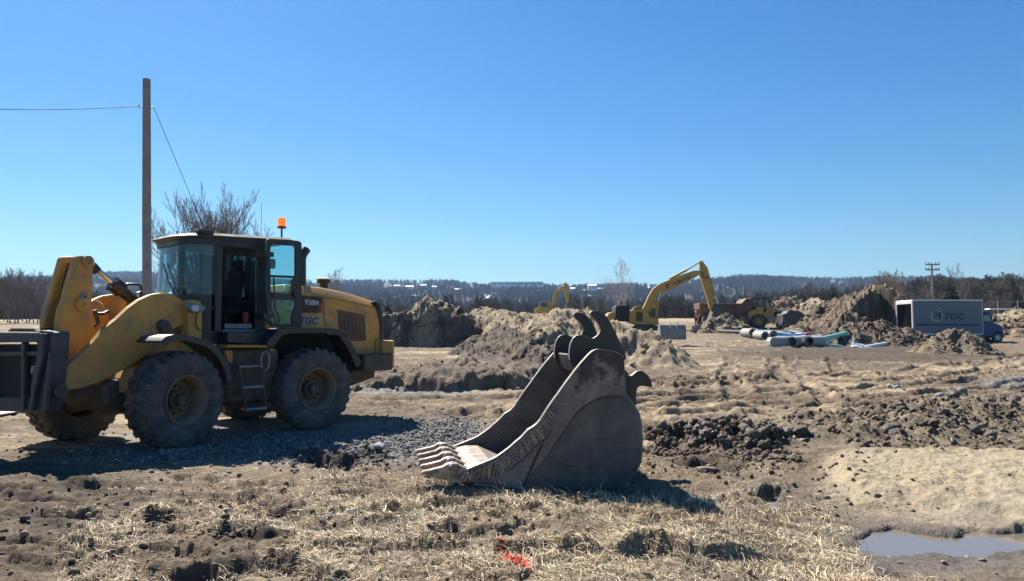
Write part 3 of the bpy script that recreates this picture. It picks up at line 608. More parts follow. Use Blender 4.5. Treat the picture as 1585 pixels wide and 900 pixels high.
# gravel under and beside the loader, and in the pale strips
def scatter_px(n, boxes, smin, smax, k0, colf, name, seed, temps=ROCKS, dens=None, kind='stuff', p=3.0):
    global rng; rng = np.random.RandomState(seed); pts, sz, cs = [], [], []; tot = sum(b[4] for b in boxes)
    for bx_ in boxes:
        m = int(n*bx_[4]/tot); px = rng.normal(bx_[0], bx_[2], m); py = rng.normal(bx_[1], bx_[3], m); py = np.maximum(py, 560)
        for a, b in zip(px, py):
            x, y = ground_px(a, b, 0.0)
            if y > 24: continue
            pts.append([x, y, 0]); sz.append(smin+(smax-smin)*rng.rand()**p); cs.append(colf())
    P = np.array(pts); P[:, 2] = ground_z(P[:, 0], P[:, 1]); o = scatter_soup(name, P, sz, cs, M['stone'], None, temps); o['kind'] = kind; return o
def gcol():
    k = rng.uniform(.5, 1.5); b = rng.rand()*.5; return (.19*k*(1+.25*b), .195*k, .195*k*(1-.3*b))
scatter_px(9500, [(480, 690, 150, 14, 3), (680, 668, 34, 11, 2.6), (250, 705, 60, 6, .5), (640, 690, 40, 8, 1)], .005, .045, 0, gcol, 'gravel', 31)
def pcol():
    k = rng.uniform(.6, 1.3); return (.34*k, .33*k, .31*k)
scatter_px(500, [(650, 607, 45, 2.5, 1), (1570, 590, 25, 6, 1.0), (1378, 601, 14, 4, .35)], .02, .09, 0, pcol, 'gravel', 32)
def dcol():
    k = rng.uniform(.5, 1.3); return (.155*k, .125*k, .09*k)
scatter_px(2600, [(510, 712, 45, 9, 1.2), (600, 715, 40, 8, .6), (1120, 722, 60, 12, 1.6), (1270, 700, 50, 25, .6), (1100, 705, 100, 20, 1), (120, 790, 110, 50, 2), (1300, 760, 90, 30, .7), (380, 838, 40, 12, .8), (690, 760, 200, 40, 1), (430, 700, 120, 6, .6)], .006, .042, 0, dcol, 'loose_crumbs', 33, p=4.5)
def tcol():
    k = rng.uniform(.6, 1.4); return (.24*k, .185*k, .125*k)
scatter_px(2200, [(1200, 640, 220, 30, 2), (900, 800, 400, 60, 1), (300, 790, 200, 60, 1), (120, 700, 60, 20, .4)], .006, .045, 0, tcol, 'loose_crumbs', 34, p=4.5)
def stone(px, py, s, c, label, sc_=(1, 1, 1), seed=0, group=None, sink=.2, z=None, name='stone'):
    V, F = rock_template(seed, .28, 2); x, y = ground_px(px, py, 0 if z is None else z)
    zz_ = gz(x, y) if z is None else z
    o = soup_mesh(name, V*np.array([s*sc_[0], s*sc_[1], s*sc_[2]]), F, np.ones((len(V), 1))*np.array(c), M['stone']); o.location = (x, y, zz_+s*sc_[2]*(.55-sink))
    o.rotation_euler = (0, .1, seed*1.3); return tag(o, label, 'stone', group)
stone(500, 806, .085, (.19, .19, .185), 'flat grey stone lying in the torn turf left of the painted mark', (1.5, .8, .5), 61)
stone(588, 699, .11, (.27, .28, .29), 'pale block of stone beside the bucket teeth on the gravel edge', (1.4, .8, .6), 62)
stone(1095, 722, .10, (.24, .21, .17), 'flat tan stone on the mud just right of the big bucket', (1.6, .9, .45), 63)
stone(1488, 612, .17, (.20, .185, .165), 'upright brown boulder on top of the broad clod spread', (.8, .8, 1.05), 64, z=.47)
stone(1455, 614, .09, (.26, .27, .27), 'small pale stone left of the upright boulder', (1.2, .8, .8), 65, z=.45)
for i, (a, b, s) in enumerate([(1478, 842, .035), (1497, 846, .03), (1392, 858, .02), (1521, 852, .035)]):
    stone(a, b, s, (.22, .19, .16), ['larger pebble breaking the surface of the wide puddle', 'second pebble in the wide puddle, right of the larger one', 'tiny pebble near the left shore of the wide puddle', 'pebble beside the far right shore of the wide puddle'][i], (1.3, .8, .6), 70+i, group='pebbles in the puddle')
# puddles
for nm, cx_, cy_, rx_, ry_, lv in [('a', 1465, 850, 190, 32, -.117), ('b', 1106, 790, 20, 10, -.033), ('c', 1190, 785, 36, 8, -.033), ('d', 1372, 888, 26, 8, -.13)]:
    pts = []
    for k in range(28):
        a = k/28*2*math.pi; x, y = ground_px(cx_+rx_*math.cos(a), cy_+ry_*math.sin(a), lv-.0); pts.append((x, y))
    mb = MB(); zz_ = float(base(np.array([pts[0][0]]), np.array([pts[0][1]]))[0])+lv; mb.add([(a, b, zz_) for a, b in pts], [tuple(range(28))])
    tag(mb.build('puddle', M['water'], recalc=False), kind='structure')
# dead grass: bent ribbons
def blades(name, n, boxes, lmin, lmax, seed, colf, parent=None, maskf=None, lay=1.0, wid=.0028, kind='stuff', mat='straw', base_z=None):
    r = np.random.RandomState(seed); tot = sum(b[4] for b in boxes); XY = []
    for bx_ in boxes:
        m = int(n*bx_[4]/tot)
        if bx_[5] == 'u': px = r.uniform(bx_[0]-bx_[2], bx_[0]+bx_[2], m); py = r.uniform(bx_[1]-bx_[3], bx_[1]+bx_[3], m)
        else: px = r.normal(bx_[0], bx_[2], m); py = r.normal(bx_[1], bx_[3], m)
        py = np.maximum(py, 600)
        c, s = math.cos(PITCH), math.sin(PITCH); dy = FPX*c-(450-py)*s; dz = FPX*s+(450-py)*c; t = -CAMZ/dz
        XY.append(np.stack([(px-792.5)*t, dy*t], 1))
    XY = np.concatenate(XY); x, y = XY[:, 0], XY[:, 1]; bz = base(x, y); h = relief(x, y); px, py = to_px(x, y, bz)
    if maskf is not None:
        keep = r.rand(len(x)) < maskf(px, py, x, y); x, y, bz, h = x[keep], y[keep], bz[keep], h[keep]
    m = len(x); z = bz+h-.004
    L = lmin+(lmax-lmin)*r.rand(m)**2.2; az = 2.2*fbm(x*2.2, y*2.2, 2, seed+5)+r.randn(m)*1.1+2.6
    L = L*(.7+.6*sstep(-.2, .4, fbm(x*1.3, y*1.3, 3, 417))); el = np.clip(r.gamma(1.6, .20, m)/lay, .03, 1.45); el2 = np.clip(el-r.uniform(.1, .9, m), -.25, 1.4)
    d1 = np.stack([np.cos(az)*np.cos(el), np.sin(az)*np.cos(el), np.sin(el)], 1); az2 = az+r.randn(m)*.45
    d2 = np.stack([np.cos(az2)*np.cos(el2), np.sin(az2)*np.cos(el2), np.sin(el2)], 1)
    sd_ = np.stack([-np.sin(az), np.cos(az), 0*az], 1); up_ = r.randn(m, 1)*.6; sd_ = sd_+np.array([0, 0, 1.])*up_; sd_ /= np.linalg.norm(sd_, axis=1, keepdims=True)
    wv = sd_*(wid*(.6+.9*r.rand(m, 1)))*np.maximum(1, y/7)[:, None]
    p0 = np.stack([x, y, z], 1); p1 = p0+d1*(L*.5)[:, None]; p2 = p1+d2*(L*.5)[:, None]
    V = np.stack([p0-wv, p0+wv, p1-wv*.8, p1+wv*.8, p2], 1).reshape(-1, 3)
    b5 = np.arange(m)*5; F = np.stack([np.stack([b5, b5+1, b5+3], 1), np.stack([b5, b5+3, b5+2], 1), np.stack([b5+2, b5+3, b5+4], 1)], 1).reshape(-1, 3)
    C = colf(r, m, x, y); C = np.repeat(C, 5, 0)
    o = soup_mesh(name, V, F, C, M[mat], parent)
    if kind: o['kind'] = kind
    return o
def straw_col(r, m, x, y):
    k = r.uniform(.55, 1.35, (m, 1))*(1+.45*fbm(x*1.0, y*1.2, 3, 410))[:, None]; t = r.rand(m, 1)
    c = np.array([.64, .53, .35])*(1-t)+np.array([.47, .37, .24])*t; g = (r.rand(m, 1) < .15); c = np.where(g, np.array([.20, .17, .13]), c)
    red = (sstep(.1, .5, fbm(x*.9, y*.9, 3, 415)))[:, None]*.3; c = c*(1-red)+np.array([.38, .22, .14])*red
    return np.clip(c*k, .02, .8)
blades('dead_grass', 140000, [(760, 838, 680, 72, 8, 'u'), (780, 745, 520, 45, 2.0, 'u'), (900, 792, 330, 14, .9, 'n'), (1180, 850, 120, 30, .8, 'n'), (560, 850, 200, 30, .8, 'n'), (150, 860, 60, 30, .4, 'n'), (1400, 892, 140, 14, .5, 'n')], .03, .16, 41, straw_col, maskf=grass_mask)
blades('dead_grass', 7000, [(850, 785, 180, 7, 2, 'n'), (700, 800, 240, 8, 1.2, 'n'), (1100, 805, 60, 12, 1, 'n'), (560, 752, 60, 12, .4, 'n'), (1180, 830, 80, 25, .8, 'n')], .06, .22, 42, straw_col, lay=.55)
def tuft(px, py, n, rad, h, label, colr, seed, wid=.003, lay=.35, name='grass_tuft'):
    def cf(r, m, x, y): return np.array(colr)*r.uniform(.6, 1.3, (m, 1))
    o = blades(name, n, [(px, py, rad, rad*.35, 1, 'n')], h*.4, h, seed, cf, lay=lay, wid=wid, kind=None); return tag(o, label, 'grass tuft')
tuft(1038, 778, 420, 20, .27, 'grey-green wiry tuft standing in the shadow of the big bucket', (.20, .18, .14), 51)
tuft(690, 765, 200, 16, .16, 'wiry straw tuft in front of the bucket teeth', (.38, .30, .2), 52)
tuft(1097, 832, 700, 9, .17, 'rounded pale straw hummock in the foreground grass, below the bucket shadow', (.55, .42, .26), 53, lay=.45)
tuft(1035, 596, 10, 5, .05, 'tiny straw wisp on the bare ground', (.3, .25, .2), 54) if False else None
for i, (a, b) in enumerate([(842, 779), (858, 776), (1004, 790), (930, 783), (1070, 795), (1047, 800)]):
    tuft(a, b, 7, 3, .30, ['tall dry stalks left of centre under the bucket', 'tall dry stalks under the middle of the bucket', 'thin dry stalks at the edge of the bucket shadow', 'thin bent stalks before the bucket heel', 'lone stalks right of the bucket shadow', 'lone stalks at the front edge of the bucket shadow'][i], (.42, .35, .25), 55+i, wid=.0022, lay=.3, name='dry_stalks')
# twig litter and fine pale straw lying across the bare soil
blades('straw_litter', 9000, [(400, 760, 260, 45, 2, 'u'), (230, 700, 60, 12, .3, 'n'), (600, 790, 300, 40, 2, 'u'), (1250, 800, 150, 50, 1, 'u')], .03, .14, 43, straw_col, lay=3.0, wid=.002)
# sprayed orange mark
def org_col(r, m, x, y): return np.array([.95, .10, .03])*r.uniform(.6, 1.05, (m, 1))
segs = [(777+38*t, 860+30*t, 3.2, 1.8, 1, 'n') for t in np.linspace(0, 1, 10)]
o = blades('spray_paint_mark', 4200, segs, .015, .06, 44, org_col, lay=1.2, wid=.006, kind=None, mat='orange_paint'); tag(o, 'bright orange sprayed streak across the dead grass', 'paint mark')
# ================================================================== TREES
def grow_tree(seed, h=10, spread=.5, trunk=.12, levels=4, kids=(5, 5, 4, 4), up=.35, bare=.25, wmin=.008, col0=(.17,.14,.12), col1=(.2,.16,.14), lean=.0, mlean=.25, split=None, lratio=(.5, .62, .6, .6), multi=1):
    r = random.Random(seed); V, F, C = [], [], []
    def seg(p, q, r0, r1, n, cc):
        d = (q-p); L = d.length
        if L < 1e-6: return
        d /= L; u = d.orthogonal().normalized(); v = d.cross(u); b = len(V)
        for P_, rr in ((p, r0), (q, r1)):
            for k in range(n):
                a = 2*math.pi*k/n; V.append(P_+(u*math.cos(a)+v*math.sin(a))*rr); C.append(cc)
        for k in range(n):
            a0, a1 = b+k, b+(k+1) % n; F.append((a0, a1, a1+n)); F.append((a0, a1+n, a0+n))
    def rec(p, d, L, rad, lvl):
        ns = 4 if lvl == 0 else (3 if lvl < levels-1 else 2); n = 6 if lvl == 0 else (4 if lvl == 1 else 3); pts = [p.copy()]; q = p.copy(); dd = d.copy()
        cc = tuple(a*(1-lvl/levels)+b*lvl/levels for a, b in zip(col0, col1))
        for i in range(ns):
            dd = (dd+Vector((r.gauss(0, .09), r.gauss(0, .09), r.gauss(0, .05)+(.10 if lvl else .02)*up*2))).normalized(); q = q+dd*L/ns; pts.append(q.copy())
            r0 = rad*(1-.75*i/ns); r1 = rad*(1-.75*(i+1)/ns); seg(pts[-2], pts[-1], max(r0, wmin), max(r1, wmin*.7), n, cc)
        if lvl >= levels: return
        K = kids[min(lvl, len(kids)-1)]
        for k in range(K):
            t = (bare if lvl == 0 else .2)+(1-(bare if lvl == 0 else .2))*(k+r.random()*.8)/K; t = min(t, .98); i = min(int(t*ns), ns-1); f = t*ns-i; pp = pts[i].lerp(pts[i+1], f)
            ax = (pts[i+1]-pts[i]).normalized(); az = (k*2.4+r.random()*1.2); u = ax.orthogonal().normalized(); v = ax.cross(u); side = u*math.cos(az)+v*math.sin(az)
            ang = spread*(1.15-.45*t)*r.uniform(.8, 1.25); nd = (ax*math.cos(ang)+side*math.sin(ang)+Vector((0, 0, up*.4))).normalized()
            rec(pp, nd, L*lratio[min(lvl, len(lratio)-1)]*(1.15-.55*t)*r.uniform(.8, 1.15), max(rad*(1-.75*t)*.55, wmin), lvl+1)
    for k in range(multi):
        a = k*2.1; rec(Vector((.035*k*math.cos(a), .035*k*math.sin(a), -.3)), Vector((lean+(mlean*(.35+.65*((k*.618) % 1))*math.cos(a) if multi > 1 else 0), mlean*(.35+.65*((k*.618) % 1))*math.sin(a) if multi > 1 else 0, 1)).normalized(), h*(1 if multi == 1 else (1.0-.30*((k*.618) % 1))*r.uniform(.92, 1.0)), trunk, 0)
    return np.array([tuple(v) for v in V]), np.array(F), np.array(C)
def conifer(seed, h=10, w=.28, dens=26, col=(.035, .05, .035)):
    r = random.Random(seed); V, F, C = [], [], []; V += [Vector((-.1, -.06, 0)), Vector((.1, -.06, 0)), Vector((0, .12, 0)), Vector((0, 0, h))]; C += [(.08, .06, .05)]*4; F += [(0, 1, 3), (1, 2, 3), (2, 0, 3)]
    for i in range(dens):
        t = .06+.93*(i/dens); z = h*t; R = h*w*(1-t)**.85*r.uniform(.75, 1.1)+.12; nb = int(7+5*(1-t))
        for k in range(nb):
            if r.random() < .12: continue
            a = 2*math.pi*k/nb+r.random()*.8; L = R*r.uniform(.6, 1.15); dr = -.28*L*r.uniform(.4, 1.3); wd = L*.30
            e = Vector((math.cos(a), math.sin(a), 0)); s_ = Vector((-math.sin(a), math.cos(a), 0)); p = Vector((0, 0, z)); b = len(V); cc = tuple(q*r.uniform(.6, 1.5) for q in col)
            V += [p+e*L*.1, p+e*L*.55+s_*wd+Vector((0, 0, dr*.35)), p+e*L*.55-s_*wd+Vector((0, 0, dr*.35)), p+e*L+Vector((0, 0, dr)), p+e*L*.6+Vector((0, 0, dr*.4-.16*L))]
            C += [cc]*5; F += [(b, b+1, b+4), (b, b+4, b+2), (b+1, b+3, b+4), (b+2, b+4, b+3)]
    return np.array([tuple(v) for v in V]), np.array(F), np.array(C)
def split_tree(V, F, C, name, label, cat, x, y, z, ntr, s=1, rz=0, matn='bark', group=None, part='crown'):
    """trunk = first ntr faces, the rest is the crown"""
    root = empty(name, (x, y, z), rz, label, cat, group); root.scale = (s, s, s)
    for nm, FF_ in (('trunk', F[:ntr]), (part, F[ntr:])):
        used = np.unique(FF_); mp = -np.ones(len(V), int); mp[used] = np.arange(len(used)); soup_mesh(nm, V[used], mp[FF_], C[used], M[matn if nm != 'trunk' else 'bark'], root)
    return root
GREYB = (.17, .145, .135); TWIG = (.20, .165, .15)
T_big = grow_tree(4, h=7.5, spread=.62, trunk=.08, levels=3, kids=(12, 8, 5), multi=15, mlean=.25, up=.5, bare=.3, wmin=.010, col0=(.16,.135,.12), col1=(.17,.14,.13), lratio=(.46, .45, .5, .5))
def put(T, name, label, px, py_top, Y, h, group=None, cat='bare tree', rz=0, matn='bark', ntr=48, part='crown', zb=None, capz=None, hf=None):
    x = at(px, 500, Y)[0]; z = float(base1(x, Y)) if Y < 118 else float(far_z(np.array([x]), np.array([Y]))[0]); top = at(px, py_top, Y)[2]
    if zb is not None: z = zb
    return split_tree(*T, name, label, cat, x, Y, z-.1, ntr, (top-z)/h, rz, matn, group, part)
def height(T): return float(T[0][:, 2].max())
put(T_big, 'bare_tree', 'leafless tree with a fan of upright branches behind the loader cab', 325, 284, 56, height(T_big))
T_birch = grow_tree(8, h=11, spread=.62, trunk=.09, levels=4, kids=(14, 7, 5, 3), up=.45, bare=.15, wmin=.011, col0=(.42,.38,.35), col1=(.33,.27,.25), lratio=(.5, .5, .5, .5))
put(T_birch, 'birch_tree', 'pale leafless birch between the two excavators', 957, 392, 92, height(T_birch))
T_med = [grow_tree(30+i, h=9, spread=.6, trunk=.13, levels=4, kids=(9, 6, 4, 3), up=.4, bare=.2, wmin=.02, col0=(.15,.125,.115), col1=(.17,.14,.13), lratio=(.5, .52, .5, .5)) for i in range(4)]
T_bush = grow_tree(50, h=7, spread=.8, trunk=.12, levels=4, kids=(9, 7, 5, 3), up=.3, bare=.08, wmin=.022, multi=3, col0=(.15,.125,.11), col1=(.18,.14,.12), lratio=(.6, .55, .5, .5))
put(T_bush, 'bare_tree', 'broad many-stemmed leafless tree behind the tallest dark heap', 1372, 413, 112, height(T_bush))
put(T_med[0], 'bare_tree', 'tall pale leafless tree right of the dark spruce', 1493, 404, 122, height(T_med[0]))
put(T_med[1], 'bare_tree', 'leafless tree standing at the far right edge', 1592, 412, 118, height(T_med[1]))
put(T_med[2], 'bare_tree', 'thin leafless tree top showing above the loader engine hood', 503, 412, 125, height(T_med[2]))
put(T_med[3], 'bare_tree', 'small leafless tree between engine hood and dark heap', 528, 424, 130, height(T_med[3]))
CON = [conifer(i+1, 10, .34+.03*i, 30, (.026, .05, .034)) for i in range(3)]
for i, (px, pt, Y, lb) in enumerate([(1474, 421, 112, 'dark spruce standing above the box truck roof'), (600, 462, 124, 'dark spruce right behind the loader tail'), (1243, 447, 128, 'broad dark spruce above the heap behind the dump truck'), (1287, 446, 130, 'narrow dark spruce right of the broad one'), (1262, 441, 140, 'distant dark spruce between two nearer ones'),
        (1137, 458, 126, 'spruce showing left of the dump truck cab'), (748, 463, 134, 'spruce above the left end of the sandy ridge'), (905, 470, 130, 'low dark spruce behind the bucket hooks'), (1330, 440, 135, 'dark spruce just above the tallest heap')]):
    put(CON[i % 3], 'spruce_tree', lb, px, pt, Y, 10, cat='spruce', matn='needles', ntr=3, rz=i)
# individually standing bare trees along the site edge (far side)
r = random.Random(5); NEARB = 'leafless trees along the far edge of the site'
def edge_tree(px, py_top, Y, label, group):
    T = T_med[r.randrange(4)]; return put(T, 'bare_tree', label, px, py_top, Y, height(T), group, rz=r.random()*6)
for i in range(34):                                                 # thick stand at the left edge
    px = r.uniform(-60, 92); t = (px+0)/92; top = 412+max(0, px-45)*.55+r.uniform(0, 16)+(10 if px < 8 else 0)
    edge_tree(px, top, r.uniform(96, 118), 'leafless tree in the dense dark stand left of the loader arms', 'dense stand of trees at the left edge')
for i in range(26):
    px = r.uniform(130, 560); edge_tree(px, r.uniform(452, 470), r.uniform(124, 150), 'leafless tree low behind the loader', 'low trees behind the loader')
for i in range(44):
    px = r.uniform(1300, 1640); edge_tree(px, r.uniform(438, 462), r.uniform(124, 175), 'leafless tree in the brown wood behind the box truck', 'brown wood behind the box truck')
# ---- the woods beyond, too many to count
lib = bpy.data.collections.new('tree_library')
def lib_tree(T, name, matn):
    o = soup_mesh(name, T[0], T[1], T[2], M[matn]); col.objects.unlink(o); lib.objects.link(o); return o
FT = [grow_tree(60+i, h=12, spread=.62, trunk=.2, levels=3, kids=(13, 8, 6), up=.35, bare=.18, wmin=.06, col0=(.08,.074,.068), col1=tuple(q*m for q, m in zip(c1, (.60, .70, .66))), lratio=(.42, .52, .5)) for i, c1 in enumerate([(.17,.14,.13), (.19,.15,.135), (.15,.128,.125), (.21,.17,.15)])]
for i, T in enumerate(FT): lib_tree(T, 'a_leafless_%d' % i, 'bark')
for i in range(2): lib_tree(conifer(80+i, 13, .24, 12, (.02, .03, .024)), 'b_conifer_%d' % i, 'needles')
def forest(name, pts, idx, scl, seed):
    me = bpy.data.meshes.new(name); n = len(pts); me.vertices.add(n); me.vertices.foreach_set('co', np.asarray(pts, np.float32).ravel())
    for nm, ty, d in (('idx', 'INT', np.asarray(idx, np.int32)), ('scl', 'FLOAT', np.asarray(scl, np.float32)), ('rot', 'FLOAT', (np.random.RandomState(seed).rand(n)*6.28).astype(np.float32))):
        a = me.attributes.new(nm, ty, 'POINT'); a.data.foreach_set('value', d)
    o = link_mesh(name, me); me.materials.append(M['bark'])
    g = bpy.data.node_groups.new(name, 'GeometryNodeTree'); g.interface.new_socket('Geometry', in_out='INPUT', socket_type='NodeSocketGeometry'); g.interface.new_socket('Geometry', in_out='OUTPUT', socket_type='NodeSocketGeometry')
    N = g.nodes; L = g.links; i_ = N.new('NodeGroupInput'); o_ = N.new('NodeGroupOutput'); ip = N.new('GeometryNodeInstanceOnPoints'); ci = N.new('GeometryNodeCollectionInfo')
    ci.inputs[0].default_value = lib; ci.inputs['Separate Children'].default_value = True; ci.inputs['Reset Children'].default_value = True
    def attr(nm, ty):
        a = N.new('GeometryNodeInputNamedAttribute'); a.data_type = ty; a.inputs[0].default_value = nm; return a.outputs[0]
    L.new(i_.outputs[0], ip.inputs['Points']); L.new(ci.outputs[0], ip.inputs['Instance']); ip.inputs['Pick Instance'].default_value = True
    L.new(attr('idx', 'INT'), ip.inputs['Instance Index']); cx_ = N.new('ShaderNodeCombineXYZ'); L.new(attr('rot', 'FLOAT'), cx_.inputs[2])
    e2 = N.new('FunctionNodeEulerToRotation'); L.new(cx_.outputs[0], e2.inputs[0]); L.new(e2.outputs[0], ip.inputs['Rotation'])
    c3 = N.new('ShaderNodeCombineXYZ'); s_ = attr('scl', 'FLOAT'); [L.new(s_, c3.inputs[k]) for k in range(3)]; L.new(c3.outputs[0], ip.inputs['Scale'])
    L.new(ip.outputs[0], o_.inputs[0]); md = o.modifiers.new('trees', 'NODES'); md.node_group = g; return tag(o, kind='stuff')
fr_ = np.random.RandomState(77)
def fill(n, y0, y1, sl, p=1.0, px0=-120, px1=1720):
    y = np.exp(math.log(y0)+(math.log(y1)-math.log(y0))*fr_.rand(n)**p); px = fr_.uniform(px0, px1, n); x = (px-792.5)/FPX*y; return x, y, px
xs, ys, pxs = zip(*[fill(2600, 132, 420, 1), fill(6500, 380, 1200, 1), fill(15000, 1100, 2350, 1)])
x, y, px = np.concatenate(xs), np.concatenate(ys), np.concatenate(pxs); z = far_z(x, y)
con = fbm(x*.012, y*.006, 3, 500)+.25*fbm(x*.03, y*.03, 2, 505)-(.28-.30*sstep(500, 1500, y))-.15*sstep(1150, 1400, px)*(1-sstep(900, 1500, y)); isc = con > fr_.rand(len(x))*.35
# clearings with houses and snow on the hillside
def row_of(x, y, z): return to_px(x, y, z)[1]
row = row_of(x, y, z); clear = np.zeros(len(x), bool)
CLEAR = [(640, 444, 46, 3.6), (712, 449, 22, 3.0), (805, 441, 48, 4.2), (900, 450, 30, 1.6), (925, 444, 14, 1.2), (1010, 444, 30, 3.0), (1045, 440, 25, 3), (1110, 447, 14, 2.5), (275, 436, 30, 3), (500, 440, 18, 3), (1300, 440, 14, 2.5)]
for a, b, c_, d in CLEAR: clear |= ((np.abs(px-a) < c_) & (np.abs(row-b-1.5) < d) & (y > 500))
keep = ~clear; x, y, z, isc, px = x[keep], y[keep], z[keep], isc[keep], px[keep]
near_dip = (px > 60) & (px < 1180) & (y < 190); k2 = ~(near_dip & (fr_.rand(len(x)) < .55)); x, y, z, isc, px = x[k2], y[k2], z[k2], isc[k2], px[k2]
cap_row = np.interp(px, [-200, 0, 90, 200, 560, 900, 1180, 1300, 1380, 1450, 1540, 1700], [426, 426, 450, 458, 463, 463, 458, 450, 443, 434, 435, 432])+fr_.uniform(-5, 16, len(px))
zcap = (HZ-cap_row)*y/FPX+CAMZ; capn = np.maximum((zcap-z)/13, .22)
idx = np.where(isc, 4+fr_.randint(0, 2, len(x)), fr_.randint(0, 4, len(x))); scl = fr_.uniform(.6, 1.05, len(x))*(1+.15*sstep(800, 1500, y))*np.where((y < 260) & (px < 1200), .75, 1); scl = np.where(isc, scl*.95, scl); scl = np.where(y < 700, np.minimum(scl, capn), scl)
forest('woods', np.stack([x, y, z-.3], 1), idx, scl, 9)
# ================================================================== FAR HOUSES, SNOW, POLES
def far_spot(px, py, Y): X, Y_, Z = at(px, py, Y); return X, Y, Z
def house(px, py, wpx, hpx, Y, label, roof='gable', wall='housewall', name='house', cat='house', group='snow-roofed houses on the far hillside', nwin=3):
    X, _, Z = far_spot(px, py, Y); k = Y/FPX; w_ = wpx*k; h_ = hpx*k; d_ = max(8, w_*.45); z0 = float(far_z(np.array([X]), np.array([Y]))[0])-3
    root = empty(name, (X, Y, Z), 0, label, cat, group)
    wl = MB().box(-w_/2, w_/2, 0, d_, max(min(z0-Z, -2), -h_*.5-1), h_*.55).build('wall', M[wall], root)
    rf = MB()
    if roof == 'gable':
        o = w_*.04; rf.add([(-w_/2-o, -o, h_*.52), (w_/2+o, -o, h_*.52), (w_/2+o, d_+o, h_*.52), (-w_/2-o, d_+o, h_*.52), (-w_/2-o, d_/2, h_), (w_/2+o, d_/2, h_)], [(0, 1, 5, 4), (2, 3, 4, 5), (0, 4, 3), (1, 2, 5), (3, 2, 1, 0)])
    else: rf.box(-w_/2-.5, w_/2+.5, -.5, d_+.5, h_*.56, h_*.7)
    rf.build('roof', M['snow'], root)
    for i in range(nwin):
        a = -w_/2+w_*(i+.5)/nwin; MB().box(a-w_*.05, a+w_*.05, -.12, .1, h_*.12, h_*.36).build('window', M['window_dark'], root)
    return root
HS = [(614, 445, 9, 4, 'dark'), (634, 446, 12, 4, ''), (655, 444, 9, 4, ''), (672, 446, 7, 3.5, ''), (708, 450, 10, 3.5, ''), (887, 449, 8, 4, ''), (905, 451, 9, 3, ''), (930, 449, 8, 3.5, ''), (1128, 447, 7, 3, ''), (265, 437, 8, 4, ''), (500, 441, 7, 4, '')]
HL = ['leftmost small snow-roofed house right above the dark soil heap', 'wider snow-roofed house above the peak of the dark heap', 'snow-roofed house right of the one above the dark heap', 'tiny snow-roofed house at the end of the hamlet above the dark heap', 'low white-roofed house between the dark heap and the long white building', 'snow-roofed house above the far excavator boom', 'low house with snow on its roof right of the far excavator', 'white-roofed house left of the birch',
      'small white-roofed house right of the excavator stick', 'far white-roofed house seen beside the loader cab', 'far house with snowy roof above the engine hood']
for (a, b, c_, d, _), lb in zip(HS, HL): house(a, b, c_, d, 640 if a == 1192 else 1150, lb)
house(800, 441, 82, 6.5, 1300, 'long low white industrial building on the skyline', 'flat', 'snow', 'warehouse', 'warehouse', None, 8)
house(917, 446, 13, 6.5, 1000, 'bright white farmhouse on the hill right of the far excavator', 'gable', 'snow', group=None)
house(1018, 443, 26, 4, 1150, 'long white shed on the hill left of the yellow boom', 'flat', 'snow', 'shed', 'shed', None, 4)
def snow(px, py, wpx, hpx, Y, sd_):
    """a patch of snow lying on the slope"""
    X = (px-792.5)/FPX*Y; w_ = wpx*Y/FPX/2; r_ = random.Random(sd_); n = 15; pts = []
    for k in range(n):
        a = 2*math.pi*k/n; q = r_.uniform(.7, 1.1); x_ = X+w_*q*math.cos(a); y_ = Y+hpx*Y*.055*q*math.sin(a)*4; pts.append((x_, y_, float(far_z(np.array([x_]), np.array([y_]))[0])+3.0))
    mb = MB(); cz = sum(p[2] for p in pts)/n; mb.add(pts+[(X, Y, cz+1)], [(i, (i+1) % n, n) for i in range(n)]); o = mb.build('snow_patch', M['snow'], recalc=False); o['kind'] = 'structure'
for i, (a, b, c_, d) in enumerate([(640, 447, 40, .6), (760, 441, 24, .7), (905, 450, 26, .5), (275, 438, 30, .5)]): snow(a, b, c_, d, 1150, i)
o = MB().box(-1.3, 1.3, -.6, .6, 0, .12).map(lambda q: (q[0]*(1+.1*math.sin(q[1]*9)), q[1], q[2])).build('snow_patch', M['snow']); o.location = (*at(1547, 479, 79)[:2], at(1547, 479.5, 79)[2]); o['kind'] = 'structure'
# near wooden pole with its wires
PX0, PY0 = at(228, 500, 26)[0], 26.0; ztop = at(227, 123, PY0)[2]; PXT = at(227, 123, PY0)[0]-PX0
pr = empty('utility_pole', (PX0, PY0, 0), 0, 'bare grey wooden pole rising behind the loader arms', 'utility pole')
MB().tube([(.02, 0, -.5), (0, 0, 2), (PXT*.5, 0, 6), (PXT, 0, ztop)], [.165, .16, .148, .132], 20).build('shaft', M['wood'], pr, smooth=40)
zw = at(228, 165, PY0)[2]; WX = PXT*.88
MB().tube([(WX-.22, 0, zw+.02), (WX+.27, 0, zw-.04)], .02, 8).build('eye_bolt', M['grey_metal'], pr)
MB().tube([(WX-.24, 0, zw+.08), (WX-.30, 0, zw), (WX-.24, 0, zw-.07)], .018, 6).build('wire_clamp', M['grey_metal'], pr)
def wire(p, q, sag, label, r_=.012):
    P = [np.array(p)*(1-t)+np.array(q)*t-np.array([0, 0, sag*4*t*(1-t)]) for t in np.linspace(0, 1, 24)]
    return tag(MB().tube(P, r_, 6).build('wire', M['black'], smooth=60), label, 'wire')
p0 = (PX0+WX-.28, PY0, zw); q0 = at(-420, 120, 29); wire(p0, q0, .55, 'thin black wire running left from the near wooden pole', .014)
gq = at(322, 366, 27.5); p1 = np.array((PX0+WX+.25, PY0, zw-.04)); q1 = np.array(gq); e = p1+(q1-p1)*(p1[2]/(p1[2]-q1[2])); wire(tuple(p1), tuple(e), 0.03, 'slanting guy wire running down right from the near wooden pole', .011)
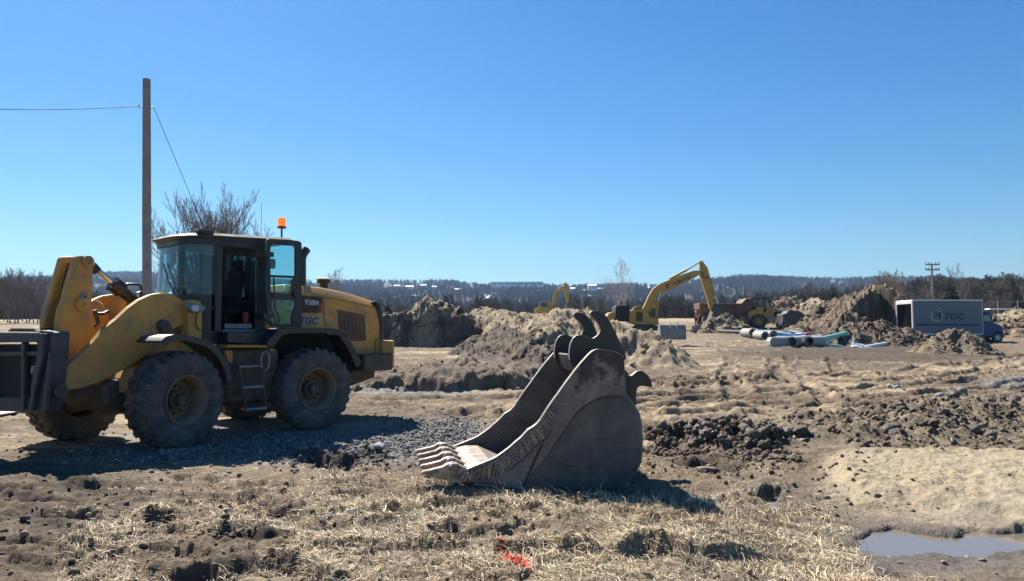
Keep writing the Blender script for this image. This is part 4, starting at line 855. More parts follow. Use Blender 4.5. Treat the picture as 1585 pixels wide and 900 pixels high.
def far_pole(px, pt, pb, Y, arms, label, cans=()):
    x, _, zt = at(px, pt, Y); zb = float(far_z(np.array([x]), np.array([Y]))[0])-.5; k = Y/FPX
    rt = empty('utility_pole', (x, Y, zb), 0, label, 'utility pole', 'distant power poles')
    MB().tube([(0, 0, 0), (0, 0, zt-zb)], [.24, .17], 8).build('shaft', M['wood'], rt)
    for pyr, wd in arms:
        z_ = at(px, pyr, Y)[2]-zb; MB().box(-wd*k, wd*k, -.3, -.12, z_-.12, z_+.12).build('crossarm', M['wood'], rt)
        for s in (-.95, -.5, .5, .95): MB().tube([(s*wd*k, -.2, z_+.12), (s*wd*k, -.2, z_+.42)], .09, 6).build('insulator', M['grey_metal'], rt)
    for (cx_, cy_) in cans:
        z_ = at(px, cy_, Y)[2]-zb; MB().tube([((cx_-px)*k, -.1, z_-.5), ((cx_-px)*k, -.1, z_+.5)], .28, 10).build('transformer', M['grey_metal'], rt)
    return rt
far_pole(1442, 408, 475, 132, [(410, 11), (418, 11)], 'tall two-armed power pole above the box truck', [(1437, 431), (1446, 431)])
far_pole(1411, 443, 475, 180, [(445, 10.5)], 'short single-armed power pole left of the tall one')
# wire fence far right, low
fp = empty('wire_fence', (at(1545, 480, 112)[0], 112, base1(at(1545, 480, 112)[0], 112)), 0, 'thin wire fence along the far field at the right', 'fence')
for i in range(9):
    MB().box(-.05, .05, -.05, .05, 0, 3.2).build('post', M['wood'], fp).location = (-9+i*3, 0, 0)
for zz_ in (1.2, 3.1): MB().tube([(-9, -.07, zz_), (15, -.07, zz_)], .025, 4).build('wire', M['grey_metal'], fp)
# ================================================================== WHEEL LOADER
HX0, HY0, AR, AF = -5.57, 13.28, .836, 1.144                       # hitch point, heading of the rear and of the front frame
def un(px, py, a, ax, c):
    F = np.array([-math.cos(a), -math.sin(a), 0]); L = np.array([-F[1], F[0], 0]); Hh = np.array([HX0, HY0, 0]); C0 = np.array([0, 0, CAMZ]); d = ray(px, py)
    n = L if ax == 'y' else F; t = (c-(C0-Hh)@n)/(d@n); p = C0+t*d-Hh; return (float(p@F), float(p@L), float(p[2]))
def rp(pts, y): return [(lambda q: (q[0], q[2]))(un(a, b, AR, 'y', y)) for a, b in pts]
def fp_(pts, y): return [(lambda q: (q[0], q[2]))(un(a, b, AF, 'y', y)) for a, b in pts]
ld = empty('wheel_loader', (HX0, HY0, 0), math.pi+AR, 'large muddy yellow articulated wheel loader with its cab door open', 'wheel loader')
DF = AF-AR
def f_(o): o.rotation_euler = (0, 0, DF); return o
# ---- wheels
def tyre_mesh(wd=.52, R=.745, r=.365):
    h = wd/2; prof = [(r, -h*.72), (r+.03, -h*.86), (.50, -h*1.0), (.60, -h*1.0), (.67, -h*.95), (.705, -h*.86), (.712, -h*.6), (.712, h*.6), (.705, h*.86), (.67, h*.95), (.60, h*1.0), (.50, h*1.0), (r+.03, h*.86), (r, h*.72)]
    mb = MB().lathe(prof, n=64, close=True); N = 26
    for k in range(N):                                              # cleats
        a0 = 2*math.pi*k/N
        for s in (-1, 1):
            off = 0 if s < 0 else math.pi/N
            pts = []
            for (t, da) in ((s*.008, .10), (s*h*.5, .02), (s*h*.80, -.02), (s*h*.97, -.02)):
                pts.append((t, a0+off+da))
            base_ = len(mb.v)
            for i, (t, a) in enumerate(pts):
                rt = R if i < 3 else .672+.03; rb = .70 if i < 3 else .665
                for rr, dd in ((rt, -.055), (rt, .055), (rb, .07), (rb, -.07)):
                    mb.v.append((rr*math.cos(a+dd), t, rr*math.sin(a+dd)))
            for i in range(3):
                for j in range(4): mb.f.append((base_+i*4+j, base_+i*4+(j+1) % 4, base_+(i+1)*4+(j+1) % 4, base_+(i+1)*4+j))
            mb.f.append(tuple(base_+j for j in range(4))); mb.f.append(tuple(base_+12+j for j in range(4))[::-1])
    return mb
def wheel(x, y, front, side):
    # side=+1: outer face towards +y
    rz = DF if front else 0
    t = tyre_mesh().build('tyre', M['rubber'], ld, smooth=35)
    c, s = math.cos(rz), math.sin(rz); t.location = (x*c-y*s, x*s+y*c, .72); t.rotation_euler = (0, random.Random(x*7+y).random()*0, rz if side > 0 else rz+math.pi)
    h = .26
    rim = MB().lathe([(.335, h*.60), (.372, h*.78), (.388, h*.80), (.388, h*.92), (.368, h*.94), (.345, h*.80), (.315, h*.62), (.305, h*.2), (.295, -h*.1), (.24, -h*.2), (.16, -h*.15), (.0, -h*.15)], n=48, cap0=False).build('rim', M['rim'], t, smooth=30)
    hub = MB().lathe([(.155, -h*.2), (.155, h*.12), (.135, h*.2), (.10, h*.22), (.09, h*.5), (.075, h*.56), (0, h*.56)], n=28)
    for k in range(12):
        a = 2*math.pi*k/12; hub.lathe([(.017, -h*.2), (.017, h*.02), (0, h*.04)], c=(.205*math.cos(a), 0, .205*math.sin(a)), n=6)
    hub.build('wheel_hub', M['frame_steel'], t, smooth=30)
    return t
TR = 1.15
for args in ((-1.525, TR, 0, 1), (-1.525, -TR, 0, -1), (1.525, TR, 1, 1), (1.525, -TR, 1, -1)): wheel(*args)
# ---- axles and rear chassis
MB().prism([(-2.75, .95), (-2.75, 1.30), (-2.3, 1.68), (-.62, 1.72), (-.62, 1.0), (-.9, .95)], -.70, .70).build('wheel_well', M['dark'], ld)
MB().tube([(-1.525, -.95, .72), (-1.525, .95, .72)], .17, 16).box(-1.85, -1.2, -.28, .28, .48, 1.0).build('rear_axle', M['frame_steel'], ld, bevel=.03, smooth=40)
f_(MB().tube([(1.525, -.95, .72), (1.525, -.55, .72), (1.525, -.35, .72), (1.525, .35, .72), (1.525, .55, .72), (1.525, .95, .72)], [.2, .17, .27, .27, .17, .2], 18).build('front_axle', M['frame_steel'], ld, smooth=40))
MB().prism([(-3.3, 1.0), (-3.3, 1.3), (-.2, 1.3), (.05, 1.1), (.05, .5), (-.4, .42), (-2.2, .55)], -.42, .42).build('rear_chassis', M['frame_steel'], ld, bevel=.03)
# ---- engine hood
seam = [(440, 454), (466, 456.5), (500, 460), (540, 467), (570, 474), (584, 479)]
low = [(589, 503), (588.5, 530), (584.5, 549), (553, 550), (540, 529), (524, 514), (452, 514), (430, 514)]
sp = rp(seam, .80); lp = rp(low, .80)
hb = MB().prism(sp+lp, -.80, .80); hb.build('engine_hood', M['yellow'], ld, bevel=.02)
top = rp([(440, 440), (466, 442), (480, 443.3), (500, 445.8), (524, 450.6), (550, 457.6), (572, 464.6), (583, 469)], .64)
sp2 = rp([(440, 453.6), (466, 456), (480, 457.6), (500, 459.6), (524, 463.8), (550, 469), (572, 474.4), (584, 478.6)], .81)
ht = MB(); n = 8
ht.v += [(a, .81, b) for a, b in sp2]+[(a, .64, b) for a, b in top]+[(a, -.64, b) for a, b in top]+[(a, -.81, b) for a, b in sp2]
for k in range(3):
    for i in range(n-1): ht.f.append((k*n+i, k*n+i+1, (k+1)*n+i+1, (k+1)*n+i))
ht.f += [tuple(k*n for k in range(4)), tuple(k*n+n-1 for k in range(3, -1, -1)), tuple(range(n))+tuple(3*n+i for i in range(n-1, -1, -1))]
ht.build('hood_top', M['yellow'], ld, bevel=.03, smooth=50, seg=3)
# seam, grille, lights, decals on the near side
def plate(pts, y, th, name, mat, parent=ld, bev=0): return MB().prism(rp(pts, y), y, y+th).build(name, M[mat], parent, bevel=bev)
plate([(499.6, 460.5), (500.8, 460.6), (504, 513), (502.8, 513)], .80, .004, 'panel_gap', 'decal_blk')
gr = plate([(521.8, 479), (543, 483.4), (563.6, 488), (565.2, 500), (565.8, 528), (543.5, 528), (531, 516), (524.6, 511)], .80, .014, 'side_grille', 'rust', bev=.004)
for i in range(7):
    u = i/6; plate([(526+5*u*0+6*i, 484.5+1.2*i), (527+6*i, 484.6+1.2*i), (528.5+6*i, 512+2.4*i if i > 3 else 509+2*i), (527.5+6*i, 512+2.4*i if i > 3 else 509+2*i)], .812, .008, 'grille_bar', 'frame_steel')
rg = MB().prism(rp([(580.5, 466), (589, 469.5), (593.5, 487), (595.5, 512), (594, 532), (586.5, 552), (582, 551), (589, 531), (589.5, 503), (585, 479)], .84), -.84, .84).build('rear_grille_frame', M['black'], ld, bevel=.02)
MB().prism(rp([(440, 470), (560, 480), (580, 500), (580, 545), (440, 512)], .7), -.7, .7).build('engine_core', M['dark'], ld)
MB().tube([(*[un(530, 533, AR, 'y', .80)[0]], .79, un(530, 533, AR, 'y', .8)[2]), (un(530, 533, AR, 'y', .80)[0], .80, un(530, 533, AR, 'y', .8)[2])], .01, 6).build('latch', M['dark'], ld)
c_ = un(583.5, 532.5, AR, 'y', .80); MB().tube([(c_[0], .79, c_[2]), (c_[0], .835, c_[2])], .055, 14).build('tail_lamp', M['rust'], ld, bevel=.008)
plate([(441, 455.5), (466, 458), (499, 461.2), (491, 485), (466, 484), (441, 482.5)], .80, .006, 'model_decal', 'decal_blk')
plate([(498.6, 463.5), (498.8, 484.8), (491.8, 484.9)], .80, .009, 'decal_stripe', 'decal_red')
def words(txt, px0, px1, pyt0, pyb0, pyt1, pyb1, y, name, mat, shear=0, bold=.0, th=.004, parent=ld, a=AR):
    """lettering standing on the near side, fitted between its corners in the photo"""
    A = un(px0, pyt0, a, 'y', y); B = un(px0, pyb0, a, 'y', y); C = un(px1, pyt1, a, 'y', y); D = un(px1, pyb1, a, 'y', y)
    v, f = text_mesh(txt, 0, 1, 0, 1, shear, bold); mb = MB(); vs = []
    for u, t in v:
        l = np.array(B)*(1-t)+np.array(A)*t; r_ = np.array(D)*(1-t)+np.array(C)*t; q = l*(1-u)+r_*u; vs.append((q[0], y+th, q[2]))
    mb.add(vs, f); o = mb.build(name, M[mat], parent, recalc=False); return o
words('CAT', 441.5, 466, 463, 479.5, 465, 481, .806, 'lettering', 'decal_wht', bold=.03)
words('938M', 471.8, 493, 463.6, 472.3, 465.2, 473.6, .806, 'lettering', 'decal_wht', bold=.02)
plate([(453, 487.5), (497, 489), (498, 504.5), (453, 502.5)], .80, .005, 'logo_sticker', 'decal_pale')
words('TGC', 464.5, 493, 490.4, 501.6, 491.6, 502.6, .805, 'lettering', 'logo', shear=.2, bold=.03)
# ---- counterweight
cw = MB(); z0_, z1_ = .98, 1.30
plan = [(-2.75, -1.12), (-3.45, -1.12), (-3.78, -.72), (-3.78, .72), (-3.45, 1.12), (-2.75, 1.12)]
cw.prism(plan, .98, 1.32, axis='z'); cw.build('counterweight', M['frame_steel'], ld, bevel=.03)
cb = MB(); cb.prism([(-3.30, .95), (-3.47, 1.125), (-3.80, .73), (-3.80, -.73), (-3.47, -1.125), (-3.30, -.95)], 1.02, 1.58, axis='z'); cb.build('rear_bumper_wing', M['yellow'], ld, bevel=.02)
MB().prism([(-3.25, 1.3), (-3.25, 1.62), (-3.5, 1.54), (-3.7, 1.3)], -.86, .86).build('radiator_guard', M['yellow'], ld, bevel=.02)
MB().prism([(-3.6, .8), (-3.6, 1.0), (-2.9, 1.0), (-2.7, .8), (-2.9, .62)], -.35, .35).build('tow_hitch', M['frame_steel'], ld, bevel=.02)
# ---- fenders
def fender(path, y0, y1, name, fn=rp, th=.035, lip=.07, front=False):
    p = fn(path, y1); mb = MB().strip(p, th, y0, y1); 
    cx = sum(a for a, b in p)/len(p); czz = min(b for a, b in p)
    inn = [(a+(cx-a)*lip/.75, b-lip*.8) for a, b in p]; mb.strip(p, .0, y1-.02, y1)
    k = len(p); mb.add([(a, y1, b) for a, b in p]+[(a, y1, b) for a, b in inn]+[(a, y1-.02, b) for a, b in p]+[(a, y1-.02, b) for a, b in inn],
        [(i, i+1, k+i+1, k+i) for i in range(k-1)]+[(2*k+i, 2*k+i+1, 3*k+i+1, 3*k+i) for i in range(k-1)]+[(k+i, k+i+1, 3*k+i+1, 3*k+i) for i in range(k-1)])
    return mb.build(name, M['black'], ld, smooth=40)
RF = [(414, 534), (424, 523), (432, 513.5), (448, 511.6), (480, 511), (508, 511), (520, 512), (530, 517), (540, 530), (549, 545), (558, 564)]
fender(RF, .80, 1.42, 'rear_fender')
# rear platform between fender and cab, with steps
MB().prism(rp([(351, 531), (414, 534), (424, 523), (432, 514), (420, 512), (398, 514), (351, 514)], 1.1), .70, 1.12).build('cab_platform', M['black'], ld, bevel=.015)
MB().prism(rp([(351, 534), (414, 534.5), (414, 538.5), (351, 538)], 1.16), .9, 1.17).build('platform_edge', M['yellow'], ld, bevel=.008)
for nm, x0 in (('right', 0),): pass
mir = fender([(a, b) for a, b in RF], .80, 1.42, 'rear_fender'); mir.scale = (1, -1, 1)
FF2 = [(251, 531), (258, 524.5), (270, 521.5), (284, 522), (302, 526), (320, 531), (334, 540.5), (345, 554), (353, 570), (358, 588)]
f_(fender(FF2, .92, 1.44, 'front_fender', fn=fp_)); m2 = fender(FF2, .92, 1.44, 'front_fender', fn=fp_); m2.scale = (1, -1, 1); f_(m2)
f_(MB().prism(fp_([(348, 543), (360, 543), (360, 562), (355, 563)], 1.0), .95, 1.0).build('fender_bracket', M['yellow'], ld))
# pale strips on the fender tops, sunlight put into their colour
def sun_patch(fn, pts, y0, y1, front=False):
    mb = MB().strip(fn(pts, y1), -.03, y0, y1); o = mb.build('painted_sun_patch', M['ply'], ld, bevel=.01); return f_(o) if front else o
sun_patch(rp, [(480, 510.6), (490, 510.8), (501, 511)], .95, 1.40); sun_patch(rp, [(514, 511.4), (521, 512.4), (530, 517)], 1.0, 1.41)
sun_patch(fp_, [(272, 521), (286, 521.8), (301, 525.6)], 1.05, 1.43, True)
# ---- ladder, tank
tk = MB().prism([(-.95, .55), (-.95, 1.45), (.05, 1.45), (-.02, .55)], .45, 1.02).build('fuel_tank', M['frame_steel'], ld, bevel=.04)
lad = MB(); ya, yb = 1.06, 1.34
A = [un(371, 562, AR, 'y', 1.2), un(376, 635, AR, 'y', 1.2)]; B = [un(406, 562, AR, 'y', 1.2), un(408, 634, AR, 'y', 1.2)]
lad.tube([(A[0][0], 1.15, A[0][2]), (A[1][0], 1.3, A[1][2])], .022, 8); lad.tube([(B[0][0], 1.15, B[0][2]), (B[1][0], 1.3, B[1][2])], .022, 8)
lad = lad.build('ladder', M['implement'], ld, smooth=40)
for t in (.08, .52, .98):
    xa, za = A[0][0]*(1-t)+A[1][0]*t, A[0][2]*(1-t)+A[1][2]*t; xb = B[0][0]*(1-t)+B[1][0]*t; yy_ = 1.15+.15*t
    MB().box(min(xa, xb), max(xa, xb), yy_-.16, yy_+.02, za-.02, za+.015).build('rung', M['grey_metal'], lad)
hr = [un(a, b, AR, 'y', 1.25) for a, b in [(405, 570), (404, 556), (406, 547), (412, 544), (416, 548), (417, 560), (415, 570), (411, 574)]]
MB().tube([(q[0], 1.25, q[2]) for q in hr], .018, 8).build('grab_rail', M['grey_metal'], ld, smooth=60)
# ---- hitch area between the frames
MB().tube([(0, 0, .45), (0, 0, 1.5)], .12, 16).box(-.3, .3, -.3, .3, .5, .62).box(-.3, .3, -.3, .3, 1.2, 1.32).build('hitch_pin', M['frame_steel'], ld, bevel=.015)
MB().tube([(-.5, .5, .95), (.7, .62, .95)], .05, 10).tube([(-.5, -.5, .95), (.7, -.62, .95)], .05, 10).build('steering_cylinder', M['frame_steel'], ld, smooth=40)
# ---- cab: rear frame; y +-.78
CY = .76
roofp = rp([(283, 363), (301, 357.5), (350, 357), (412, 361.5), (457, 366.5), (456, 371), (412, 369), (350, 366), (300, 368), (284, 371)], .80)
def arcplan(y, xf, xr, rr=.45, n=7):
    """cab outline in plan with rounded front corners"""
    P = [(xr, -y)]
    P += [(xf-rr+rr*math.sin(t), -y+rr-rr*math.cos(t)) for t in np.linspace(0, math.pi/2, n)]
    P += [(xf-rr+rr*math.cos(t), y-rr+rr*math.sin(t)) for t in np.linspace(0, math.pi/2, n)]
    P += [(xr, y)]; return P
XF, XB = .66, -.72                                                 # windshield and back of cab
# roof
rf = MB(); pl = arcplan(.80, XF+.10, -1.33, .5); pl2 = arcplan(.72, XF, -1.30, .5)
def zr(x): return np.interp(x, [-1.4, -.6, .2, .76], [3.50, 3.45, 3.44, 3.40])
k = len(pl); rf.v += [(a, b, zr(a)-.03) for a, b in pl]+[(a, b, zr(a)+.02) for a, b in pl2]+[(a, b, zr(a)-.10) for a, b in pl2]
rf.f += [(i, (i+1) % k, k+(i+1) % k, k+i) for i in range(k)]+[tuple(k+i for i in range(k))]+[(i, 2*k+i, 2*k+(i+1) % k, (i+1) % k) for i in range(k)]+[tuple(2*k+i for i in range(k-1, -1, -1))]
rf.build('cab_roof', M['roof'], ld, bevel=.012)
rt = MB(); pl = arcplan(.765, XF, -.80, .45); k = len(pl); rt.v += [(a, b, 3.25) for a, b in pl]+[(a, b, zr(a)-.08) for a, b in pl]; rt.f += [(i, (i+1) % k, k+(i+1) % k, k+i) for i in range(k)]+[tuple(range(k)), tuple(range(2*k-1, k-1, -1))]
rt.build('roof_rail', M['black'], ld)
# lower body: open tub (floor, walls), seen through the door opening
zb = 1.72; pl = arcplan(.755, XF-.02, XB, .45); k = len(pl)
fl = MB(); fl.v += [(a, b, 1.55) for a, b in pl]+[(a, b, 1.78) for a, b in pl]; fl.f += [(i, (i+1) % k, k+(i+1) % k, k+i) for i in range(k)]+[tuple(range(k)), tuple(range(2*k-1, k-1, -1))]
fl.build('cab_floor', M['black'], ld)
tub = MB()
for (i0, i1) in ((0, k-2),):
    for i in range(i0, i1+1):
        a, b = pl[i], pl[i+1]
        if a[1] > .74 and b[1] > .74 and b[0] < .2: continue         # the door opening stays free
        zt = 2.40 if a[0] > .1 or b[0] > .1 else 2.15
        tub.add([(a[0], a[1], 1.78), (b[0], b[1], 1.78), (b[0], b[1], zt), (a[0], a[1], zt)], [(0, 1, 2, 3)])
tub.build('cab_lower_panel', M['black'], ld)
# windshield: curved glass from low edge to roof
wsh = MB(); idx_ = [i for i in range(k) if pl[i][0] > .15]; ws = [pl[i] for i in idx_]; kk = len(ws)
wsh.v += [(a-.0, b, 2.38) for a, b in ws]+[(a-.03*(a > .3), b*.985, 3.27) for a, b in ws]; wsh.f += [(i, i+1, kk+i+1, kk+i) for i in range(kk-1)]
wsh.build('windshield', M['glass'], ld, smooth=60, recalc=False)
def pillar(x, y, x2=None, y2=None, w_=.07, d_=.06, z0=1.75, z1=3.3, name='cab_pillar'):
    x2 = x if x2 is None else x2; y2 = y if y2 is None else y2
    return MB().add([(x-w_/2, y-d_/2, z0), (x+w_/2, y-d_/2, z0), (x+w_/2, y+d_/2, z0), (x-w_/2, y+d_/2, z0), (x2-w_/2, y2-d_/2, z1), (x2+w_/2, y2-d_/2, z1), (x2+w_/2, y2+d_/2, z1), (x2-w_/2, y2+d_/2, z1)],
        [(3,2,1,0),(4,5,6,7),(0,1,5,4),(1,2,6,5),(2,3,7,6),(3,0,4,7)]).build(name, M['black'], ld, bevel=.012)
pillar(.07, .735, w_=.12); pillar(.07, -.735, w_=.12)
pillar(-.72, .735, w_=.20); pillar(-.72, -.735, w_=.20)
MB().box(-.82, -.78, -.70, .70, 1.78, 2.35).build('cab_back_panel', M['black'], ld)
for s in (-.23, .23): pillar(-.80, s, w_=.05, d_=.09, z0=2.3)
MB().box(-.80, -.785, -.66, .66, 2.35, 3.25).build('rear_window', M['glass_side'], ld)
# far side: door with window
MB().box(-.62, .02, -.775, -.765, 2.30, 3.24).build('side_window', M['glass_side'], ld)
MB().box(-.62, .02, -.78, -.74, 1.78, 2.32).build('side_panel', M['black'], ld)
MB().box(-.34, -.28, -.785, -.745, 2.3, 3.26).build('window_bar', M['black'], ld)
# near side header and sill of the door opening
MB().prism(rp([(341, 366), (412, 369.5), (412, 378), (392, 375), (344, 373)], .77), .70, .775).build('door_header', M['black'], ld, bevel=.01)
MB().box(-.62, .0, .70, .79, 1.72, 1.80).build('door_sill', M['grey_metal'], ld, bevel=.01)
# interior
seat = MB().box(-.62, -.10, -.27, .27, 2.08, 2.22).build('seat', M['seat'], ld, bevel=.05, seg=2)
MB().prism([(-.62, 2.2), (-.50, 2.2), (-.58, 2.92), (-.70, 2.92)], -.26, .26).build('backrest', M['seat'], seat, bevel=.05, seg=2)
MB().box(-.72, -.62, -.14, .14, 2.92, 3.10).build('headrest', M['seat'], seat, bevel=.04, seg=2)
for s in (-.33, .33): MB().box(-.55, -.12, s-.05, s+.05, 2.38, 2.46).build('armrest', M['seat'], seat, bevel=.02)
MB().box(-.5, -.2, -.18, .18, 1.78, 2.08).build('seat_base', M['dark'], ld)
col_ = MB().prism([(.12, 1.78), (.34, 1.78), (.16, 2.50), (.08, 2.50)], -.09, .09).build('steering_column', M['dark'], ld, bevel=.02)
sw = MB(); sw.lathe([(.19+.014*math.cos(t), .014*math.sin(t)) for t in np.linspace(0, 2*math.pi, 8, endpoint=False)], axis='z', n=28, close=True); sw.box(-.185, .185, -.015, .015, -.01, .01)
sw = sw.build('steering_wheel', M['dark'], ld, smooth=50); sw.location = (.08, 0, 2.56); sw.rotation_euler = (0, R_(-28), 0)
MB().box(-.45, .3, -.72, -.5, 1.78, 2.45).build('side_console', M['dark'], ld, bevel=.03)
MB().box(.30, .42, -.3, .05, 2.35, 2.52).build('display', M['dark'], ld, bevel=.02)
ex = un(378, 492, AR, 'y', .55); MB().tube([(ex[0], .6, 1.80), (ex[0], .6, 2.12)], .07, 12).build('fire_extinguisher', M['red'], ld, bevel=.01)
MB().box(-.55, -.05, .74, .77, 1.82, 1.90).build('step_grille', M['grey_metal'], ld)
# wiper and mirror
w0, w1 = un(281, 452, AR, 'y', .62), un(304, 424, AR, 'y', .45)
MB().tube([(XF+.02, .42, 2.42), (XF+.03, .2, 2.62), (XF+.0, -.10, 2.95)], .012, 6).build('wiper', M['black'], ld)
def un_x(px, py, x): return un(px, py, AR, 'x', x)
def far_side(px, py, y=-.9): return un(px, py, AR, 'y', y)
mp_ = [far_side(a, b) for a, b in [(276, 381), (266, 381), (263, 384), (263, 402), (262, 409), (266, 415), (271, 421)]]
MB().tube([(q[0], -.9, q[2]) for q in mp_], .018, 8).build('mirror_arm', M['black'], ld, smooth=60)
mq = [far_side(a, b) for a, b in [(263, 390), (269, 386), (272, 394), (271, 408), (266, 415), (262, 404)]]
MB().prism([(q[0], q[2]) for q in mq], -.98, -.84).build('mirror', M['black'], ld, bevel=.015)
MB().tube([(q[0], -.9, q[2]) for q in [far_side(a, b) for a, b in [(274, 430), (270, 434), (269, 444), (273, 452)]]], .018, 8).build('grab_handle', M['black'], ld, smooth=60)
def spot(px, py, y, r_, name='work_lamp', front=True):
    q = un(px, py, AR, 'y', y); b = MB().tube([(q[0]-.10, y, q[2]), (q[0]+.04, y, q[2])], [r_*.6, r_], 14).tube([(q[0]-.06, y, q[2]+r_), (q[0]-.06, y, q[2]+r_+.08)], .015, 6).build(name, M['black'], ld, smooth=40)
    MB().tube([(q[0]+.042, y, q[2]), (q[0]+.052, y, q[2])], r_*.85, 14).build('lens', M['lens'], b); return b
spot(269, 371, -.62, .085); spot(272, 376, -.66, .06); spot(315, 366, .62, .075)
sp_ = un(313, 362, AR, 'y', .6); MB().box(sp_[0]-.14, sp_[0]+.12, .48, .74, sp_[2]-.02, sp_[2]+.07).build('lamp_bracket', M['black'], ld, bevel=.02)
# beacon, exhaust stack, pre-cleaner
bc = un(436, 358, AR, 'y', .15); bx_, bz_ = bc[0], bc[2]; zt_ = un(436, 337, AR, 'y', .15)[2]; zm = un(436, 352, AR, 'y', .15)[2]
bs = MB().tube([(bx_, .15, bz_-.25), (bx_, .15, zm)], .018, 8).lathe([(.085, zm-.02), (.085, zm+.01), (.06, zm+.02)], c=(bx_, .15, 0), axis='z', n=20).build('beacon', M['black'], ld, smooth=40)
MB().lathe([(.066, zm+.01), (.072, zm+.04), (.074, zt_-.05), (.06, zt_-.01), (.02, zt_)], c=(bx_, .15, 0), axis='z', n=24).build('beacon_lens', M['amber'], bs, smooth=40)
st = [un(a, b, AR, 'y', .28) for a, b in [(467, 444), (467, 402), (469, 394), (475, 386)]]
MB().tube([(q[0], .28, q[2]) for q in st], [.085, .085, .085, .08], 16).build('exhaust_stack', M['black'], ld, smooth=50)
pc_ = un(501, 440, AR, 'y', .1); pz = un(501, 431, AR, 'y', .1)[2]
MB().lathe([(.09, pc_[2]-.15), (.09, pc_[2]), (.135, pc_[2]+.01), (.14, pz-.015), (.12, pz), (.02, pz+.01)], c=(pc_[0], .1, 0), axis='z', n=24).build('pre_cleaner', M['black'], ld, smooth=40)
MB().lathe([(.143, pz-.03), (.143, pz-.01), (.10, pz+.012), (.02, pz+.015)], c=(pc_[0], .1, 0), axis='z', n=24).build('pre_cleaner_cap', M['ply'], ld, smooth=40)
# antenna
an = un(404, 362, AR, 'y', -.5); MB().tube([(an[0], -.5, an[2]-.1), (an[0], -.5, an[2]+.62)], .005, 5).build('antenna', M['grey_metal'], ld)
# ---- open door, folded back against the hood
YD = 1.02
do = [(411.5, 372.5), (414.5, 370.3), (438, 371), (460, 373.2), (465.6, 376), (466, 384), (466, 507), (420, 506), (414, 498), (412, 490)]
def fr_plate(outer, holes_, y, th, name, mat, parent):
    """a frame: outer edge with window openings, as a filled curve turned to mesh"""
    cu = bpy.data.curves.new(name, 'CURVE'); cu.dimensions = '2D'; cu.fill_mode = 'BOTH'; cu.extrude = th/2
    for loop in [outer]+holes_:
        p = rp(loop, y); s = cu.splines.new('POLY'); s.points.add(len(p)-1); s.use_cyclic_u = True
        for i, (a, b) in enumerate(p): s.points[i].co = (a, b, 0, 1)
    o = bpy.data.objects.new(name, cu); col.objects.link(o); bpy.context.view_layer.update()
    me = bpy.data.meshes.new_from_object(o.evaluated_get(bpy.context.evaluated_depsgraph_get())); bpy.data.objects.remove(o); bpy.data.curves.remove(cu)
    me.transform(Matrix(((1, 0, 0, 0), (0, 0, 1, y), (0, 1, 0, 0), (0, 0, 0, 1)))); me.materials.clear(); me.materials.append(M[mat]); me.name = name
    return link_mesh(name, me, parent)
up_ = [(417.5, 380.5), (421, 378.6), (454, 381), (456.5, 384), (456.5, 427.5), (417.5, 426)]
mid_ = [(417.5, 429.5), (456.5, 431), (456.5, 436), (452, 438), (452, 449), (456, 457), (418, 452.5)]
lo_ = [(416.5, 463), (456, 466), (456, 478), (451, 487), (451, 501.5), (421, 502.5), (417, 490)]
door = fr_plate(do, [up_, mid_, lo_], YD, .05, 'cab_door', 'black', ld)
for hh in (up_, mid_, lo_): MB().prism(rp(hh, YD), YD-.004, YD+.004).build('door_glass', M['glass'], door)
gp = [un(a, b, AR, 'y', YD+.08) for a, b in [(424, 430), (425, 452), (426, 478), (431, 490), (433, 497), (428, 503)]]
MB().tube([(q[0], YD+.07, q[2]) for q in gp], .016, 8).build('door_rail', M['black'], door, smooth=60)
MB().box(un(444, 500, AR, 'y', YD)[0]-.12, un(444, 500, AR, 'y', YD)[0]+.06, YD-.05, YD-.02, un(444, 500, AR, 'y', YD)[2], un(444, 500, AR, 'y', YD)[2]+.03).build('door_latch', M['decal_wht'], door)
MB().prism(rp([(451, 434), (457, 430), (457, 462), (452, 452)], YD+.05), YD+.02, YD+.07).build('door_lock', M['black'], door, bevel=.01)
for zh in (3.1, 2.0): MB().box(-.80, -.62, .76, YD+.02, zh, zh+.08).build('door_hinge', M['black'], door)
dm_ = un(419.5, 409, AR, 'y', .9); MB().box(dm_[0]-.05, dm_[0]+.05, .93, .99, dm_[2]-.09, dm_[2]+.09).build('side_mirror', M['black'], door, bevel=.02)
# ================= front frame
f_(MB().prism([(.25, .6), (.25, 1.55), (.6, 1.75), (1.0, 2.05), (1.45, 2.05), (1.6, 1.5), (2.0, 1.15), (2.05, .75), (1.2, .55)], -.30, .30).build('front_chassis', M['yellow'], ld, bevel=.03))
f_(MB().prism([(.35, 1.0), (.35, 1.7), (1.0, 2.28), (1.25, 2.28), (1.5, 1.6), (1.5, 1.0)], .30, .36).prism([(.35, 1.0), (.35, 1.7), (1.0, 2.28), (1.25, 2.28), (1.5, 1.6), (1.5, 1.0)], -.36, -.30).build('loader_tower', M['yellow'], ld, bevel=.01))
f_(MB().prism([(1.2, .9), (1.2, 1.22), (1.95, 1.22), (2.1, 1.05), (2.1, .85)], -.95, .95).build('front_crossmember', M['yellow'], ld, bevel=.02))
f_(MB().prism(fp_([(170, 600), (196, 590), (200, 640), (165, 630), (160, 610)], .5), -.5, .5).build('front_belly', M['frame_steel'], ld, bevel=.05))
f_(MB().prism(fp_([(160, 598), (176, 588), (196, 587), (199, 600), (196, 636), (178, 634), (162, 626)], .6), .38, .62).build('axle_cover', M['frame_steel'], ld, bevel=.05, seg=2))
